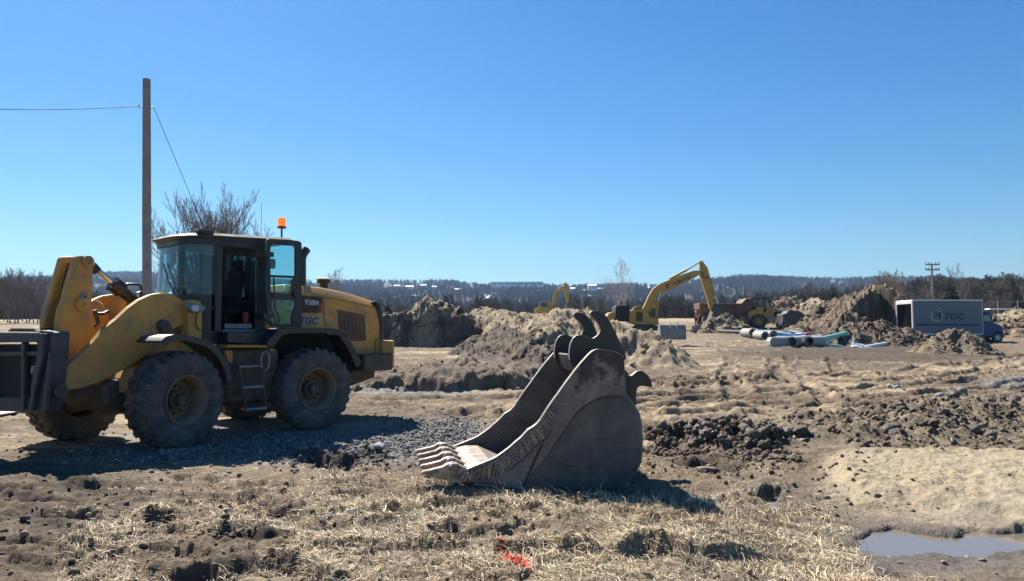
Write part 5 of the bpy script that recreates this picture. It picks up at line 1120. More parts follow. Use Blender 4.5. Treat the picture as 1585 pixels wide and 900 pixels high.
# lift arms, traced on the near one, repeated on the far side
ARM = [(82, 606), (84, 590), (92, 578), (110, 562), (130, 545), (147, 528), (165, 507), (182, 494), (200, 477), (218, 464), (236, 456), (252, 453.4), (266, 455), (281, 463), (293, 473), (300, 482), (303, 492), (296, 500), (284, 503), (270, 509), (258, 518), (247, 532), (234, 546), (216, 558), (196, 570), (172, 584), (150, 594), (128, 601), (110, 604), (98, 607), (88, 610)]
ap = fp_(ARM, .62)
arm = f_(MB().prism(ap, .50, .62).build('lift_arm', M['yellow'], ld, bevel=.015)); arm2 = f_(MB().prism(ap, -.62, -.50).build('lift_arm', M['yellow'], ld, bevel=.015))
def boss(px, py, y0, y1, r_, name, mat='frame_steel', parent=None, hole=.4):
    q = un(px, py, AF, 'y', y1); s = MB().lathe([(r_, y0), (r_, y1-.01), (r_*.93, y1), (r_*hole, y1), (r_*hole, y1-.02), (0, y1-.02)], c=(q[0], 0, q[2]), n=24).build(name, M[mat], ld, smooth=30); return f_(s)
boss(256, 505, .60, .70, .085, 'pivot_pin'); boss(296, 489, .55, .72, .06, 'pivot_pin', 'implement')
f_(MB().prism(fp_([(244, 505), (246, 498), (254, 494), (262, 499), (268, 512), (272, 521), (256, 521), (248, 515)], .66), .62, .67).build('pivot_link', M['implement'], ld, bevel=.01))
# lift cylinders inside the arms
for s in (-1, 1): f_(MB().tube([(.55, s*.42, 1.0), (1.55, s*.42, 1.35)], .075, 14).tube([(1.5, s*.42, 1.33), (2.1, s*.42, 1.55)], .04, 12).build('lift_cylinder', M['frame_steel'], ld, smooth=40))
f_(MB().tube([(2.0, -.5, 1.62), (2.0, .5, 1.62)], .14, 16).build('arm_cross_tube', M['yellow'], ld, smooth=40))
# tilt lever
LEV = [(116, 398), (120, 396), (130, 395.5), (139, 397), (144, 403), (145, 412), (143.5, 424), (143, 450), (141.5, 465), (140, 490), (150, 520), (152, 531), (140, 548), (120, 560), (103, 562), (95, 540), (89, 520), (88.5, 500), (92, 480), (99, 462), (103, 445), (108, 428), (113, 410)]
lv = fp_(LEV, .12)
f_(MB().prism(lv, .02, .14).build('tilt_lever', M['yellow'], ld, bevel=.03, seg=2)); f_(MB().prism(lv, -.30, -.18).build('tilt_lever', M['yellow'], ld, bevel=.03, seg=2))
f_(MB().prism(fp_([(106, 520), (108, 440), (116, 408), (130, 404), (120, 440), (118, 480), (130, 520)], .0), -.18, .02).build('lever_web', M['frame_steel'], ld))
boss(138, 405, .10, .19, .09, 'pivot_pin', 'yellow'); boss(129, 472, .12, .20, .10, 'pivot_pin', 'yellow'); boss(131, 459, .12, .17, .06, 'pivot_pin', 'grey_metal')
# tilt cylinder
q0 = un(142, 411, AF, 'y', -.08); q1 = un(176, 440, AF, 'y', -.08); q2 = un(222, 478, AF, 'y', -.08); q3 = un(150, 420, AF, 'y', -.08)
rod = f_(MB().tube([q0, q1], .045, 16).build('tilt_rod', M['chrome'], ld, smooth=40)); f_(MB().tube([q0, q3], .07, 14).build('rod_eye', M['black'], ld, smooth=40))
qd = np.array(q2)-np.array(q1); qd /= np.linalg.norm(qd)
f_(MB().tube([np.array(q1)-qd*.02, np.array(q1)+qd*.16], .125, 14).tube([np.array(q1)+qd*.1, q2], .088, 18).build('tilt_cylinder', M['black'], ld, smooth=40))
f_(MB().tube([un(172, 445, AF, 'y', .05), un(165, 448, AF, 'y', .05)], .02, 6).tube([un(180, 436, AF, 'y', .0), un(200, 452, AF, 'y', .03), un(214, 466, AF, 'y', .05)], .022, 8).build('hydraulic_hose', M['black'], ld, smooth=60))
# far tower and lever bracket glimpsed between lever and near arm
f_(MB().prism(fp_([(141, 468), (150, 464), (160, 470), (175, 500), (168, 508), (142, 524)], -.3), -.42, -.3).build('lever_bracket', M['yellow'], ld, bevel=.02))
f_(MB().tube([un(147, 480, AF, 'y', .0), un(152, 500, AF, 'y', .0), un(144, 506, AF, 'y', .0)], .03, 8).tube([un(145, 486, AF, 'y', .0), un(160, 486, AF, 'y', .0), un(168, 482, AF, 'y', .0)], .025, 8).build('hydraulic_hose', M['black'], ld, smooth=60))
f_(MB().tube([un(a, b, AF, 'y', -.55) for a, b in [(192, 443), (197, 440), (214, 440.5), (218, 444), (218, 468)]], .022, 8).build('far_hand_rail', M['black'], ld, smooth=60))
f_(MB().tube([un(a, b, AF, 'y', -.3) for a, b in [(206, 462), (209, 455), (217, 452), (224, 456)]], .014, 6).build('cable', M['black'], ld, smooth=60))
# headlamp on its yellow post
f_(MB().prism(fp_([(289, 470), (291, 466), (296, 464), (309, 466), (311, 480), (311, 527), (289, 520)], .70), .56, .74).build('headlamp_post', M['yellow'], ld, bevel=.02))
hl = un(302, 478, AF, 'y', .82); hh_ = MB().prism(fp_([(293, 473), (297, 470), (308, 471), (316, 475), (315, 481), (306, 485), (297, 484), (294, 480)], .84), .72, .90).build('headlamp', M['grey_metal'], ld, bevel=.03, seg=2); f_(hh_)
o = MB().prism(fp_([(295, 475), (299, 472), (307, 473), (308, 480), (304, 483), (298, 482)], .905), .903, .915).build('lens', M['lens'], hh_, bevel=.004)
f_(MB().tube([un(a, b, AF, 'y', .78) for a, b in [(305, 485), (303, 500), (307, 510), (311, 512)]], .012, 6).build('lamp_cable', M['black'], ld, smooth=60))
# ---- coupler and implement held low in front
CX = 3.16
def cp(px, py, x=CX): q = un(px, py, AF, 'x', x); return (q[1], q[2])
def cbox(pts, x0, x1, name, mat='implement', bev=.012): return f_(MB().prism([cp(*p, x=x1) for p in pts], x0, x1, axis='x').build(name, M[mat], ld, bevel=bev))
cbox([(-140, 513), (60, 515), (61, 530), (-140, 532)], CX-.16, CX+.06, 'top_beam'); cbox([(-140, 545), (59, 544), (58, 551), (-140, 553)], CX-.1, CX+.02, 'cross_rail')
cbox([(58, 514), (62, 511.5), (80, 513), (83, 516), (80, 560), (76, 600), (69, 640), (44, 638), (48, 600), (56, 560)], CX-.22, CX+.02, 'side_plate')
cbox([(60, 516), (66, 516), (66, 552), (54, 600), (48, 636), (44, 636), (47, 600), (56, 552)], CX+.02, CX+.10, 'side_rib')
cbox([(74, 545), (78, 545), (70, 637), (64, 637)], CX+.02, CX+.08, 'side_rib')
cbox([(-140, 533), (57, 533), (46, 634), (-140, 632)], CX-.08, CX-.04, 'back_plate', 'dark'); cbox([(-140, 612), (49, 616), (46, 638), (-140, 634)], CX-.22, CX+.0, 'lower_beam')
cbox([(10, 513.5), (16, 508), (50, 508.5), (58, 514)], CX-.5, CX-.2, 'rear_lug', 'frame_steel')
cbox([(47, 568), (53, 565), (52, 578), (46, 580)], CX-.15, CX+.04, 'lock_pin', 'grey_metal')
for i, (a, b) in enumerate([(32, 0), (-20, 0), (-70, 0)]): cbox([(a, 530), (a+5, 530), (a+4, 634), (a-1, 634)], CX-.035, CX+.05, 'upright')
b1 = un(86, 605, AF, 'y', .56); f_(MB().lathe([(.10, .40), (.10, .68), (.0, .68)], c=(b1[0], 0, b1[2]), n=20).lathe([(.08, -.68), (.08, -.40)], c=(b1[0], 0, b1[2]), n=20).build('arm_pin', M['frame_steel'], ld, smooth=40))
# ================================================================== BIG EXCAVATOR BUCKET
BP0 = np.array([.78, 8.30, 0]); WV = np.array([-.17, .985, 0]); WV /= np.linalg.norm(WV); UV = np.array([WV[1], -WV[0], 0])
def bu(px, py, w_=0):
    d = ray(px, py); C0 = np.array([0, 0, CAMZ]); t = (w_-(C0-BP0)@WV)/(d@WV); p = C0+t*d-BP0; return (float(p@UV), float(p[2]))
def bl(pts, w_=0): return [bu(a, b, w_) for a, b in pts]
bk = empty('excavator_bucket', tuple(BP0), math.atan2(UV[1], UV[0]), 'huge worn steel digging bucket lying on the dead grass with its teeth to the left', 'excavator bucket')
BW = 1.60
EDGE_T = [(723, 726.5), (736, 721), (750, 715.5), (760, 711.5), (768, 707.5), (779, 700), (790, 691.5), (797, 685), (806, 677.5), (812, 671), (817, 665.5), (823, 662), (830, 657), (836, 650), (840, 643.5), (850, 628), (857, 618), (863, 610), (875, 593), (888, 575.5), (899, 562), (910, 550), (914, 546), (918, 543.2), (922, 541.8), (926, 541.2), (936, 542.2), (946, 543.8), (955, 547), (960, 550), (963.5, 554)]
BACK = [(964.5, 575), (966, 600), (967, 612.5), (973, 618), (980, 628), (988, 642), (991.5, 658), (992.5, 678), (992.3, 697), (990.5, 715), (986, 725), (981, 733), (970, 744.5), (956, 753), (942, 755.5), (930, 756.5), (905, 758.5), (880, 759.5), (860, 761), (840, 762), (826, 762), (816, 761), (806, 758.5), (790, 754.5), (776, 751), (760, 748), (742, 747), (724, 746.5), (718, 741)]
near_o = bl(EDGE_T+BACK); 
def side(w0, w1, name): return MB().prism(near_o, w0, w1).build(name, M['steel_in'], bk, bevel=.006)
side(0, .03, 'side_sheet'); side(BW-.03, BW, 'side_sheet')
INNER = [(967, 612.5), (953, 611.5), (940, 612), (927, 615), (915, 620.5), (905, 627), (896, 634), (888, 643), (878, 658), (866, 675), (856, 690), (848, 703), (838, 715), (826, 729), (815, 743), (808, 752), (806, 758.5)]
edge_o = bl(EDGE_T+[(964.5, 575), (966, 600)]+INNER+BACK[BACK.index((790, 754.5)):])
MB().prism(edge_o, -.032, .0).build('side_edge_plate', M['steel'], bk, bevel=.008); MB().prism(edge_o, BW, BW+.032).build('side_edge_plate', M['steel'], bk, bevel=.008)
TEAR = [(847, 706), (857, 689), (868, 674), (880, 657), (890, 643), (899, 634), (909, 626), (920, 619.5), (932, 616), (945, 615), (958, 615.5), (968, 617), (977, 628), (985, 643), (988.5, 658), (989.5, 680), (989, 694), (975, 695), (960, 698), (948, 704), (935, 713), (920, 720.5), (905, 723.5), (892, 723.5), (878, 721), (866, 717), (856, 712)]
MB().prism(bl(TEAR), -.012, .0).build('side_wear_panel', M['steel_in'], bk, bevel=.008)
# worn bright rim along the cutting edges of both sides
def ribbon(pts, w0, w1, th, name, mat, cs=0): return MB().strip(bl(pts, cs), -th, w0, w1).build(name, M[mat], bk)
ribbon(EDGE_T, -.036, .034, .006, 'worn_edge', 'steel_edge')
ft = EDGE_T; MB().strip(bl(ft), -.006, BW-.034, BW+.034).build('worn_edge', M['steel_edge'], bk)
# shell: floor, heel, back
shell = bl(BACK[::-1]+[]) ; shell = bl([(718, 741), (742, 746), (776, 750), (816, 760), (860, 760.5), (905, 758), (942, 755), (956, 752), (970, 743.5), (981, 732), (990, 715), (992, 697), (992, 678), (991, 658), (987.5, 642), (979, 628), (972, 618), (966.5, 611), (965.5, 590), (964, 575), (962, 556)])
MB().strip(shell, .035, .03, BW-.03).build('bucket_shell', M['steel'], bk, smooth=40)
# floor plate and lip, sunlit between teeth and hollow
MB().prism(bl([(716, 741), (718, 734), (726, 727), (745, 723), (765, 722), (800, 735), (800, 752), (742, 746.5)]), .03, BW-.03).build('lip_plate', M['tooth'], bk, bevel=.01)
MB().tube([(bu(768, 749)[0], -.03, bu(768, 749)[1]), (bu(768, 749)[0], -.0, bu(768, 749)[1])], .02, 8).build('weld_stub', M['steel'], bk)
MB().strip(bl([(734, 747), (760, 749), (790, 756), (806, 760)]), .03, -.04, .02).build('corner_wear_bar', M['tooth'], bk, bevel=.01)
# weld hardfacing grid on the near cheek, lines on the inner far cheek
def bead(pts, w_, r_, mb): mb.tube([(bu(a, b)[0], w_, bu(a, b)[1]) for a, b in pts], r_, 6, cap=False)
def topx(px): return np.interp(px, [p[0] for p in EDGE_T[:18]], [p[1] for p in EDGE_T[:18]])
rr_ = random.Random(3); beads = []
for i in range(46):                                                 # strokes across the band
    t = i/45; px = 718+t*134; yt = float(topx(px))+3.5; ln = np.interp(px, [718, 740, 770, 800, 830, 852], [11, 20, 28, 26, 21, 12])
    sk = np.interp(px, [718, 770, 800, 852], [-7, -3, 7, 10]); mb = MB()
    p0_, p1_ = (px+rr_.uniform(-1, 1), yt+rr_.uniform(0, 2)), (px+sk+rr_.uniform(-1.5, 1.5), yt+ln*rr_.uniform(.75, 1.0))
    bead([p0_, ((p0_[0]+p1_[0])/2+rr_.uniform(-.8, .8), (p0_[1]+p1_[1])/2), p1_], -.036, .015, mb); mb.build('weld_bead', M['tooth' if i % 3 else 'steel'], bk, smooth=60)
for j in range(6):
    mb = MB(); pts = []
    for px in np.linspace(762 if j < 5 else 775, 850-j*1.5, 16): pts.append((px+j*2.2, float(topx(px))+4+j*4.6+rr_.uniform(-.5, .5)))
    bead(pts, -.037, .014, mb); mb.build('weld_bead', M['steel'], bk, smooth=60)
mb = MB()
for k in range(12):
    a = (806+k*3.4, 757-k*7.5); bead([a, (a[0]+6, a[1]-11)], -.034, .012, mb)
mb.build('weld_seam', M['steel_dark'], bk, smooth=60)
for j in range(7):                                                  # inner far cheek
    mb = MB(); pts = [(px+j*3.4, float(topx(px))+5+j*4.2) for px in np.linspace(722, 846-j*4, 18)]; bead(pts, BW-.03, .010, mb); mb.build('weld_bead', M['steel'], bk, smooth=60)
# ears: two hook plates
EAR = [(900, 590), (893, 578), (888, 571), (884, 564), (882, 557), (881.3, 546), (882.6, 536), (884, 530.5), (888, 523.5), (891.5, 520.6), (896, 519.2), (904, 520.2), (910, 523.6), (918, 524.6), (924, 521), (928, 516), (929.4, 511), (928.6, 506), (926, 501), (921.5, 496), (916.5, 491.5), (913.6, 487.5), (913.6, 484.6), (915.6, 482.4), (919.5, 481.6), (925, 482.3), (930, 484.2), (935.6, 487.6), (940.5, 492.5), (944.5, 499), (948, 506), (952, 515), (956.5, 524), (960.6, 532), (964.5, 539), (967, 546), (967.8, 552), (966.5, 557), (964.8, 561), (965.6, 571), (970, 582), (977, 582.6), (981, 579.4), (985.5, 575.6), (990.5, 574.4), (996, 576), (1000, 579), (1004, 583), (1007, 588.5), (1008.6, 594), (1009, 599.8), (1000, 598.2), (993, 597.4), (988, 598.6), (985.6, 602), (984.4, 610), (983.6, 629), (970, 640), (940, 640), (915, 615)]
ep = bl(EAR, .42); sh = bu(900, 560, .42)
for w0 in (.40, 1.17):
    e_ = MB().prism(ep, w0, w0+.06).build('ear_plate', M['steel_dark'], bk, bevel=.008)
    MB().strip(bl(EAR[4:25], .42), -.005, w0+.003, w0+.057).build('worn_edge', M['steel_edge'], e_)
    MB().strip(bl([(970, 582), (977, 582.6), (981, 579.4), (985.5, 575.6), (990.5, 574.4), (996, 576)], .42), -.005, w0+.003, w0+.057).build('worn_edge', M['steel_edge'], e_)
MB().prism(bl([(884, 548), (900, 552), (960, 548), (965, 560), (960, 600), (915, 600), (890, 575)], .42), .46, 1.17).build('ear_crossbox', M['steel_dark'], bk, bevel=.02)
# torque tube joining both sides at the top
tb = bu(940, 572); MB().tube([(tb[0]+.02, .03, tb[1]-.02), (tb[0]+.02, BW-.03, tb[1]-.02)], .19, 20).build('torque_tube', M['steel_in'], bk, smooth=40)
# teeth
TP = [(652, 735.5), (653, 732.5), (657, 730.4), (664, 729.3), (672, 727.4), (680, 725.3), (686, 723.8), (690, 721), (694, 718.8), (700, 717.6), (708, 718.4), (713, 721.5), (718, 724.5), (724, 727.5), (726, 738), (722, 746.5), (712, 747), (700, 746), (686, 743.3), (670, 740), (660, 737.8)]
tpp = bl(TP); xs_ = [p[0] for p in tpp]; xmin, xmax = min(xs_), max(xs_)
def tooth(wc, nm):
    mb = MB(); k = len(tpp); hw = lambda x: np.interp(x, [xmin, xmin+.12, xmin+.34, xmin+.42, xmax], [.035, .052, .062, .085, .075])
    mb.v += [(a, wc-hw(a), b) for a, b in tpp]+[(a, wc+hw(a), b) for a, b in tpp]; mb.f += [tuple(range(k)), tuple(range(2*k-1, k-1, -1))]+[(i, (i+1) % k, k+(i+1) % k, k+i) for i in range(k)]
    o = mb.build('tooth', M['tooth'], bk, bevel=.008); q = bl([(694, 722), (699, 719.5), (708, 721), (712, 726), (706, 729), (694, 728)])
    MB().prism(q, wc-.092, wc+.092).build('tooth_lock', M['steel'], o, bevel=.008)
    MB().prism([(a, b) for a, b in bl([(712, 721), (724, 726.5), (745, 724.5), (768, 722), (740, 727.6), (724, 729)])], wc-.05, wc+.05).build('tooth_shank', M['tooth'], o, bevel=.01)
    return o
for wc in (.07, .43, .80, 1.17, 1.53): tooth(wc, '')
# dirt lying inside the hollow
dp = [(u, .04+(BW-.08)*v) for u in np.linspace(bu(790, 750)[0], bu(975, 740)[0], 30) for v in np.linspace(0, 1, 30)]
U = np.array([d[0] for d in dp]).reshape(30, 30); Wd = np.array([d[1] for d in dp]).reshape(30, 30); ub = (U-U.min())/(U.max()-U.min())
zfl = np.interp(U[:, 0], [p[0] for p in shell[:9]], [p[1] for p in shell[:9]])[:, None]
Zd = zfl+.02+.22*np.sin(np.clip(ub*1.15, 0, 1)*math.pi)**.8*(.6+.6*(Wd/BW))+.05*fbm(U.ravel()*5, Wd.ravel()*5, 4, 600).reshape(30, 30)
cc = np.array([.24, .19, .135])*(1+.2*fbm(U.ravel()*8, Wd.ravel()*8, 3, 610))[:, None]
tag(grid_mesh('dirt_load', U, Wd, Zd, cc, M['earth'], parent=bk), kind='stuff')
# ================================================================== FAR MACHINES
def part(pts, Y, y0, y1, name, mat, parent, bev=.02):
    """outline in photo points at distance Y, thick from y0 to y1; parent sits at the origin of its own place"""
    ox, oy, oz = parent_root(parent).location
    return MB().prism([(a-ox, b-oz) for a, b in xz(pts, Y)], y0+Y-oy, y1+Y-oy).build(name, M[mat], parent, bevel=bev)
def parent_root(o):
    while o.parent: o = o.parent
    return o
def L3(parent, px, py, Y, dy=0): o = parent_root(parent).location; q = at(px, py, Y); return (q[0]-o[0], q[1]+dy-o[1], q[2]-o[2])
def wheel3(parent, px, py, rpx, Y, dy, wd, name='tyre', rimmat='yellow2', k=20):
    c = L3(parent, px, py, Y, dy); R = rpx*Y/FPX
    t = MB().lathe([(R*.52, -wd*.4), (R*.9, -wd*.5), (R, -wd*.42), (R, wd*.42), (R*.9, wd*.5), (R*.52, wd*.4)], c=c, n=36, close=True).build(name, M['rubber'], parent, smooth=30)
    for k in range(20):
        a = 2*math.pi*k/20
    MB().lathe([(R*.53, -wd*.42), (R*.5, -wd*.44), (R*.47, -wd*.2), (R*.22, -wd*.15), (R*.2, -wd*.35), (0, -wd*.35)], c=c, n=24, cap0=False).build('rim', M[rimmat], t, smooth=30)
    return t
def txt3(parent, txt, A, B, Cc, Dd, Y, dy, mat, name='lettering', shear=0, bold=.02):
    """A bottom-left, B top-left, C bottom-right, D top-right photo points"""
    A, B, Cc, Dd = [np.array(L3(parent, *p, Y, dy)) for p in (A, B, Cc, Dd)]; v, f = text_mesh(txt, 0, 1, 0, 1, shear, bold)
    return MB().add([tuple((A*(1-t)+B*t)*(1-u)+(Cc*(1-t)+Dd*t)*u) for u, t in v], f).build(name, M[mat], parent, recalc=False)
# ---- yellow excavator loading the truck
Y = 82.0
ex = empty('excavator', at(985, 515, Y), 0, 'yellow tracked excavator with its long boom reaching over the dump truck', 'excavator')
part([(938.5, 494), (938.5, 489), (941, 485), (946, 483.4), (951, 483.4), (951, 496.5), (941, 496.5)], Y, -1.0, 1.6, 'counterweight', 'yellow2', ex, .1)
part([(950, 476.5), (952, 474), (969, 474), (971.5, 476), (971.5, 498), (950, 497)], Y, -1.5, 1.6, 'engine_panel', 'dark', ex, .04)
part([(971, 486), (976, 480), (990, 479.5), (994, 484), (1001, 486), (1001, 492.5), (1015, 493.5), (1015.5, 503.5), (985, 503), (976, 500.5), (971, 498)], Y, -1.55, 1.5, 'upper_body', 'yellow2', ex, .04)
part([(980.8, 483.4), (991, 483.6), (991, 498.4), (981.4, 498)], Y, -1.62, -1.5, 'side_grille', 'rust', ex)
for i in range(4): part([(981.6, 486+i*3), (990.4, 486.2+i*3), (990.4, 487+i*3), (981.6, 486.8+i*3)], Y, -1.66, -1.6, 'grille_bar', 'dark', ex, 0)
part([(968, 474), (968.5, 471), (971, 470.5), (973.5, 473), (974, 478), (968, 478)], Y, -.5, 0, 'exhaust_pipe', 'black', ex)
part([(976, 480), (980, 476), (989, 475), (992, 480)], Y, -1.2, -.2, 'hydraulic_housing', 'frame_steel', ex)
part([(979, 477), (983, 474), (988, 474.5), (989, 478)], Y, -1.3, -1.1, 'hand_rail_block', 'yellow2', ex)
# cab
part([(1001, 493.5), (1001.5, 484), (1004, 478), (1008, 475.6), (1013, 476), (1014.8, 480), (1015.5, 493.5)], Y, .1, 1.2, 'cab', 'yellow2', ex, .03)
part([(1002.6, 491.5), (1003.2, 485), (1005.5, 480), (1008.5, 478), (1011.8, 478.2), (1012.6, 484), (1012.8, 491.5)], Y, .02, .10, 'cab_window', 'glass_side', ex, 0)
part([(1002.6, 491.5), (1003.2, 485), (1005.5, 480), (1008.5, 478), (1011.8, 478.2), (1012.6, 484), (1012.8, 491.5)], Y, .06, .14, 'cab_interior', 'dark', ex, 0)
part([(1013.8, 480), (1015.2, 480.5), (1015.8, 492), (1014, 492)], Y, -.1, .9, 'windshield', 'glass_side', ex, 0)
# tracks
tr = [(980, 508), (984, 503.5), (1014, 504.5), (1023, 508), (1024.5, 513), (1020, 518), (985, 518), (979.5, 513)]
for y0 in (-1.5, 1.0): part(tr, Y, y0, y0+.6, 'track', 'frame_steel', ex, .1)
part([(985, 502), (1012, 503), (1012, 510), (986, 510)], Y, -.9, 1.0, 'undercarriage', 'frame_steel', ex)
boom = part([(992.4, 484), (994, 478.4), (998, 471), (1003, 459.5), (1009.6, 448), (1015, 443.4), (1021, 439.4), (1033, 434.6), (1050, 427.6), (1072, 419.8), (1083, 419.2), (1084.6, 423.8), (1077, 429), (1057, 439.8), (1044, 446.4), (1033, 450.8), (1023, 456.6), (1018.4, 463.6), (1013.6, 472.8), (1006.5, 480), (1000.5, 487)], Y, -.35, .25, 'boom', 'yellow2', ex, .03)
part([(1082.2, 404.8), (1084.4, 403.8), (1088, 406.6), (1094.4, 415), (1097.6, 427), (1100.2, 440), (1102, 457), (1103.4, 472), (1100.8, 481.4), (1097.6, 477.6), (1094.2, 463), (1088.4, 445), (1083.2, 428), (1082.2, 415)], Y, -.32, .22, 'stick', 'yellow2', ex, .03)
def rod3(parent, a, b, Y, dy, r_, mat, name): return MB().tube([L3(parent, *a, Y, dy), L3(parent, *b, Y, dy)], r_, 10).build(name, M[mat], parent, smooth=40)
rod3(ex, (1036, 432.5), (1063.5, 418), Y, -.05, .14, 'yellow2', 'arm_cylinder'); rod3(ex, (1063, 418.2), (1083, 406), Y, -.05, .08, 'grey_metal', 'arm_rod')
for dy in (-.55, .45): rod3(ex, (1020.6, 452), (1017, 466), Y, dy, .08, 'chrome', 'boom_rod'); rod3(ex, (1017, 466), (1014.8, 489), Y, dy, .14, 'yellow2', 'boom_cylinder')
rod3(ex, (1100, 438), (1106, 458), Y, -.05, .13, 'yellow2', 'bucket_cylinder'); rod3(ex, (1106, 458), (1111.2, 470), Y, -.05, .08, 'chrome', 'bucket_rod')
MB().tube([L3(ex, a, b, Y, -.4) for a, b in [(1083, 420), (1086, 423), (1087, 429), (1090, 431), (1096, 429), (1099, 433), (1099.5, 440)]], .05, 6).build('hydraulic_hose', M['black'], ex, smooth=60)
part([(1101, 478), (1104, 472.5), (1112, 471.5), (1113.4, 477), (1110, 480)], Y, -.4, .3, 'bucket_linkage', 'frame_steel', ex)
db = part([(1102.4, 478.6), (1110, 476), (1115.4, 484.6), (1113.6, 496), (1112.6, 505), (1104, 506.4), (1095.6, 504.6), (1095.2, 499), (1098.6, 490)], Y, -.85, .75, 'digging_bucket', 'frame_steel', ex, .04)
for dy in (-.75, -.35, .05, .45): part([(1110.6, 503), (1113, 503), (1112, 510), (1110.8, 510.4)], Y, dy, dy+.12, 'tooth', 'steel', db, 0)
txt3(ex, 'KOMATSU', (1042, 442), (1040.2, 438), (1069, 430.8), (1067.6, 426.6), Y, -.36, 'logo', bold=.03)
em = txt3(ex, 'K', (1030.6, 448.2), (1029, 442), (1036.6, 446), (1035, 439.6), Y, -.36, 'logo', 'emblem', shear=.5, bold=.05)
MB().tube([L3(ex, a, b, Y, -.36) for a, b in [(1028.4, 443.4), (1030.4, 441.6), (1034, 441)]], .06, 5).build('emblem', M['logo'], ex)
# ---- far excavator
Y = 118.0
fe = empty('excavator', at(858, 492, Y), 0, 'small far yellow excavator with its arm folded, above the sandy ridge', 'excavator')
part([(827, 482), (828, 478), (832, 476.6), (843, 476.2), (856, 476.6), (864, 477.4), (864, 485), (828, 485)], Y, -1.2, 1.2, 'upper_body', 'yellow2', fe, .08)
part([(835, 477), (835.5, 469.5), (837, 467.2), (846.5, 467), (847, 477)], Y, -.9, .2, 'cab', 'grey_metal', fe, .05); part([(836.2, 474.6), (836.6, 469.4), (845.6, 469), (845.8, 474.6)], Y, -.97, -.88, 'cab_window', 'window_dark', fe, 0)
part([(847, 477), (847, 468), (854, 468.6), (855, 477)], Y, -.8, 1.0, 'engine_cover', 'yellow2', fe, .05)
part([(832, 485), (862, 485), (866, 490), (862, 495), (832, 495), (828, 490)], Y, -1.3, 1.3, 'tracks', 'frame_steel', fe, .08)
part([(855, 477), (855.6, 468), (856.4, 457), (858.6, 452), (861, 449.4), (867, 447), (875.6, 443), (877, 446), (871, 449.4), (865.4, 452.8), (863.4, 458), (863.8, 468), (863, 477)], Y, -.3, .3, 'boom', 'yellow2', fe, .04)
part([(874.2, 437.4), (876, 437.4), (878.6, 442), (880, 448), (881, 460), (880.8, 470), (877.4, 472.4), (876, 462), (873.8, 449), (873.4, 442)], Y, -.28, .28, 'stick', 'yellow2', fe, .04)
rod3(fe, (863.6, 448), (875, 438), Y, 0, .12, 'chrome', 'arm_cylinder'); rod3(fe, (864, 456), (862.6, 474), Y, -.4, .12, 'grey_metal', 'boom_cylinder')
part([(876.6, 470), (881.6, 468.6), (884.4, 475), (883, 481), (877, 481.4), (874.6, 477)], Y, -.6, .6, 'digging_bucket', 'frame_steel', fe, .05)
# ---- articulated dump truck
Y = 86.0
dt = empty('dump_truck', at(1150, 509, Y), 0, 'yellow articulated dump truck with a rusty tipping body, facing right', 'dump truck')
body = part([(1078, 470), (1142, 471.6), (1143.4, 469.4), (1149, 463), (1158.2, 463.6), (1157.6, 479), (1151, 483), (1141, 491), (1128, 491.6), (1116, 488.6), (1096, 486.6), (1084, 484.4), (1078.4, 480)], Y, -1.4, 1.3, 'dump_body', 'rust', dt, .05)
part([(1078, 469.4), (1142.4, 470.8), (1142.4, 472.4), (1078, 471.2)], Y, -1.5, -1.36, 'body_rim', 'grey_metal', body, .02)
part([(1142.2, 469.4), (1148.6, 462.8), (1149.6, 463.4), (1143.4, 470.4)], Y, -1.5, -1.3, 'headboard_edge', 'decal_pale', body, .01)
for a in (1092, 1106, 1120, 1134): part([(a, 472.4), (a+1.8, 472.4), (a+2.2, 489 if a > 1100 else 486), (a+.4, 489 if a > 1100 else 486)], Y, -1.5, -1.38, 'body_rib', 'rust', body, .01)
part([(1086, 486), (1152, 486), (1156, 496), (1090, 496)], Y, -.5, .5, 'rear_frame', 'frame_steel', dt)
part([(1158.4, 478), (1158.4, 475), (1191, 475.4), (1191.4, 478)], Y, -.95, .75, 'cab_base', 'black', dt, .03)
for pts in ([(1158.4, 476), (1159, 463.6), (1160.6, 463.6), (1160.4, 476)], [(1166.9, 476), (1166.9, 463.6), (1168.5, 463.6), (1168.5, 476)], [(1176.2, 476), (1175.8, 463.6), (1178.2, 463.6), (1179.4, 476)], [(1187.8, 476), (1183.8, 463.6), (1186, 463.6), (1190.4, 476)]):
    for y0 in (-.95, .65): part(pts, Y, y0, y0+.10, 'cab_pillar', 'black', dt, .01)
part([(1165, 476), (1165, 468), (1170, 468), (1171, 476)], Y, -.3, .3, 'seat', 'dark', dt, .05)
for pts in ([(1160.4, 474.6), (1161, 465.8), (1167, 465.6), (1167, 474.8)], [(1168.4, 474.8), (1168.4, 465.6), (1176, 465.6), (1176.4, 475)], [(1179, 475.2), (1178.6, 465.8), (1184, 466), (1187.6, 475.6)]): part(pts, Y, -1.0, -.93, 'cab_window', 'glass', dt, 0)
part([(1157, 463.8), (1158, 461.8), (1186, 461.8), (1187, 463.8)], Y, -1.1, .9, 'cab_roof', 'black', dt, .04)
part([(1152, 497), (1152, 485), (1155, 481.6), (1163, 480), (1164.6, 475.6), (1190, 476), (1198, 479), (1211, 484), (1213.4, 492), (1213, 498.6), (1205, 500.4), (1183, 500), (1180, 492), (1174, 487.6), (1164, 487.6), (1158, 491), (1156, 497)], Y, -1.35, 1.3, 'front_body', 'yellow2', dt, .05)
part([(1190, 477.6), (1191, 476.6), (1211.4, 483), (1211, 484.6)], Y, -1.4, 1.2, 'hood_highlight', 'decal_wht', dt, .01)  # white strip painting the highlight along the hood
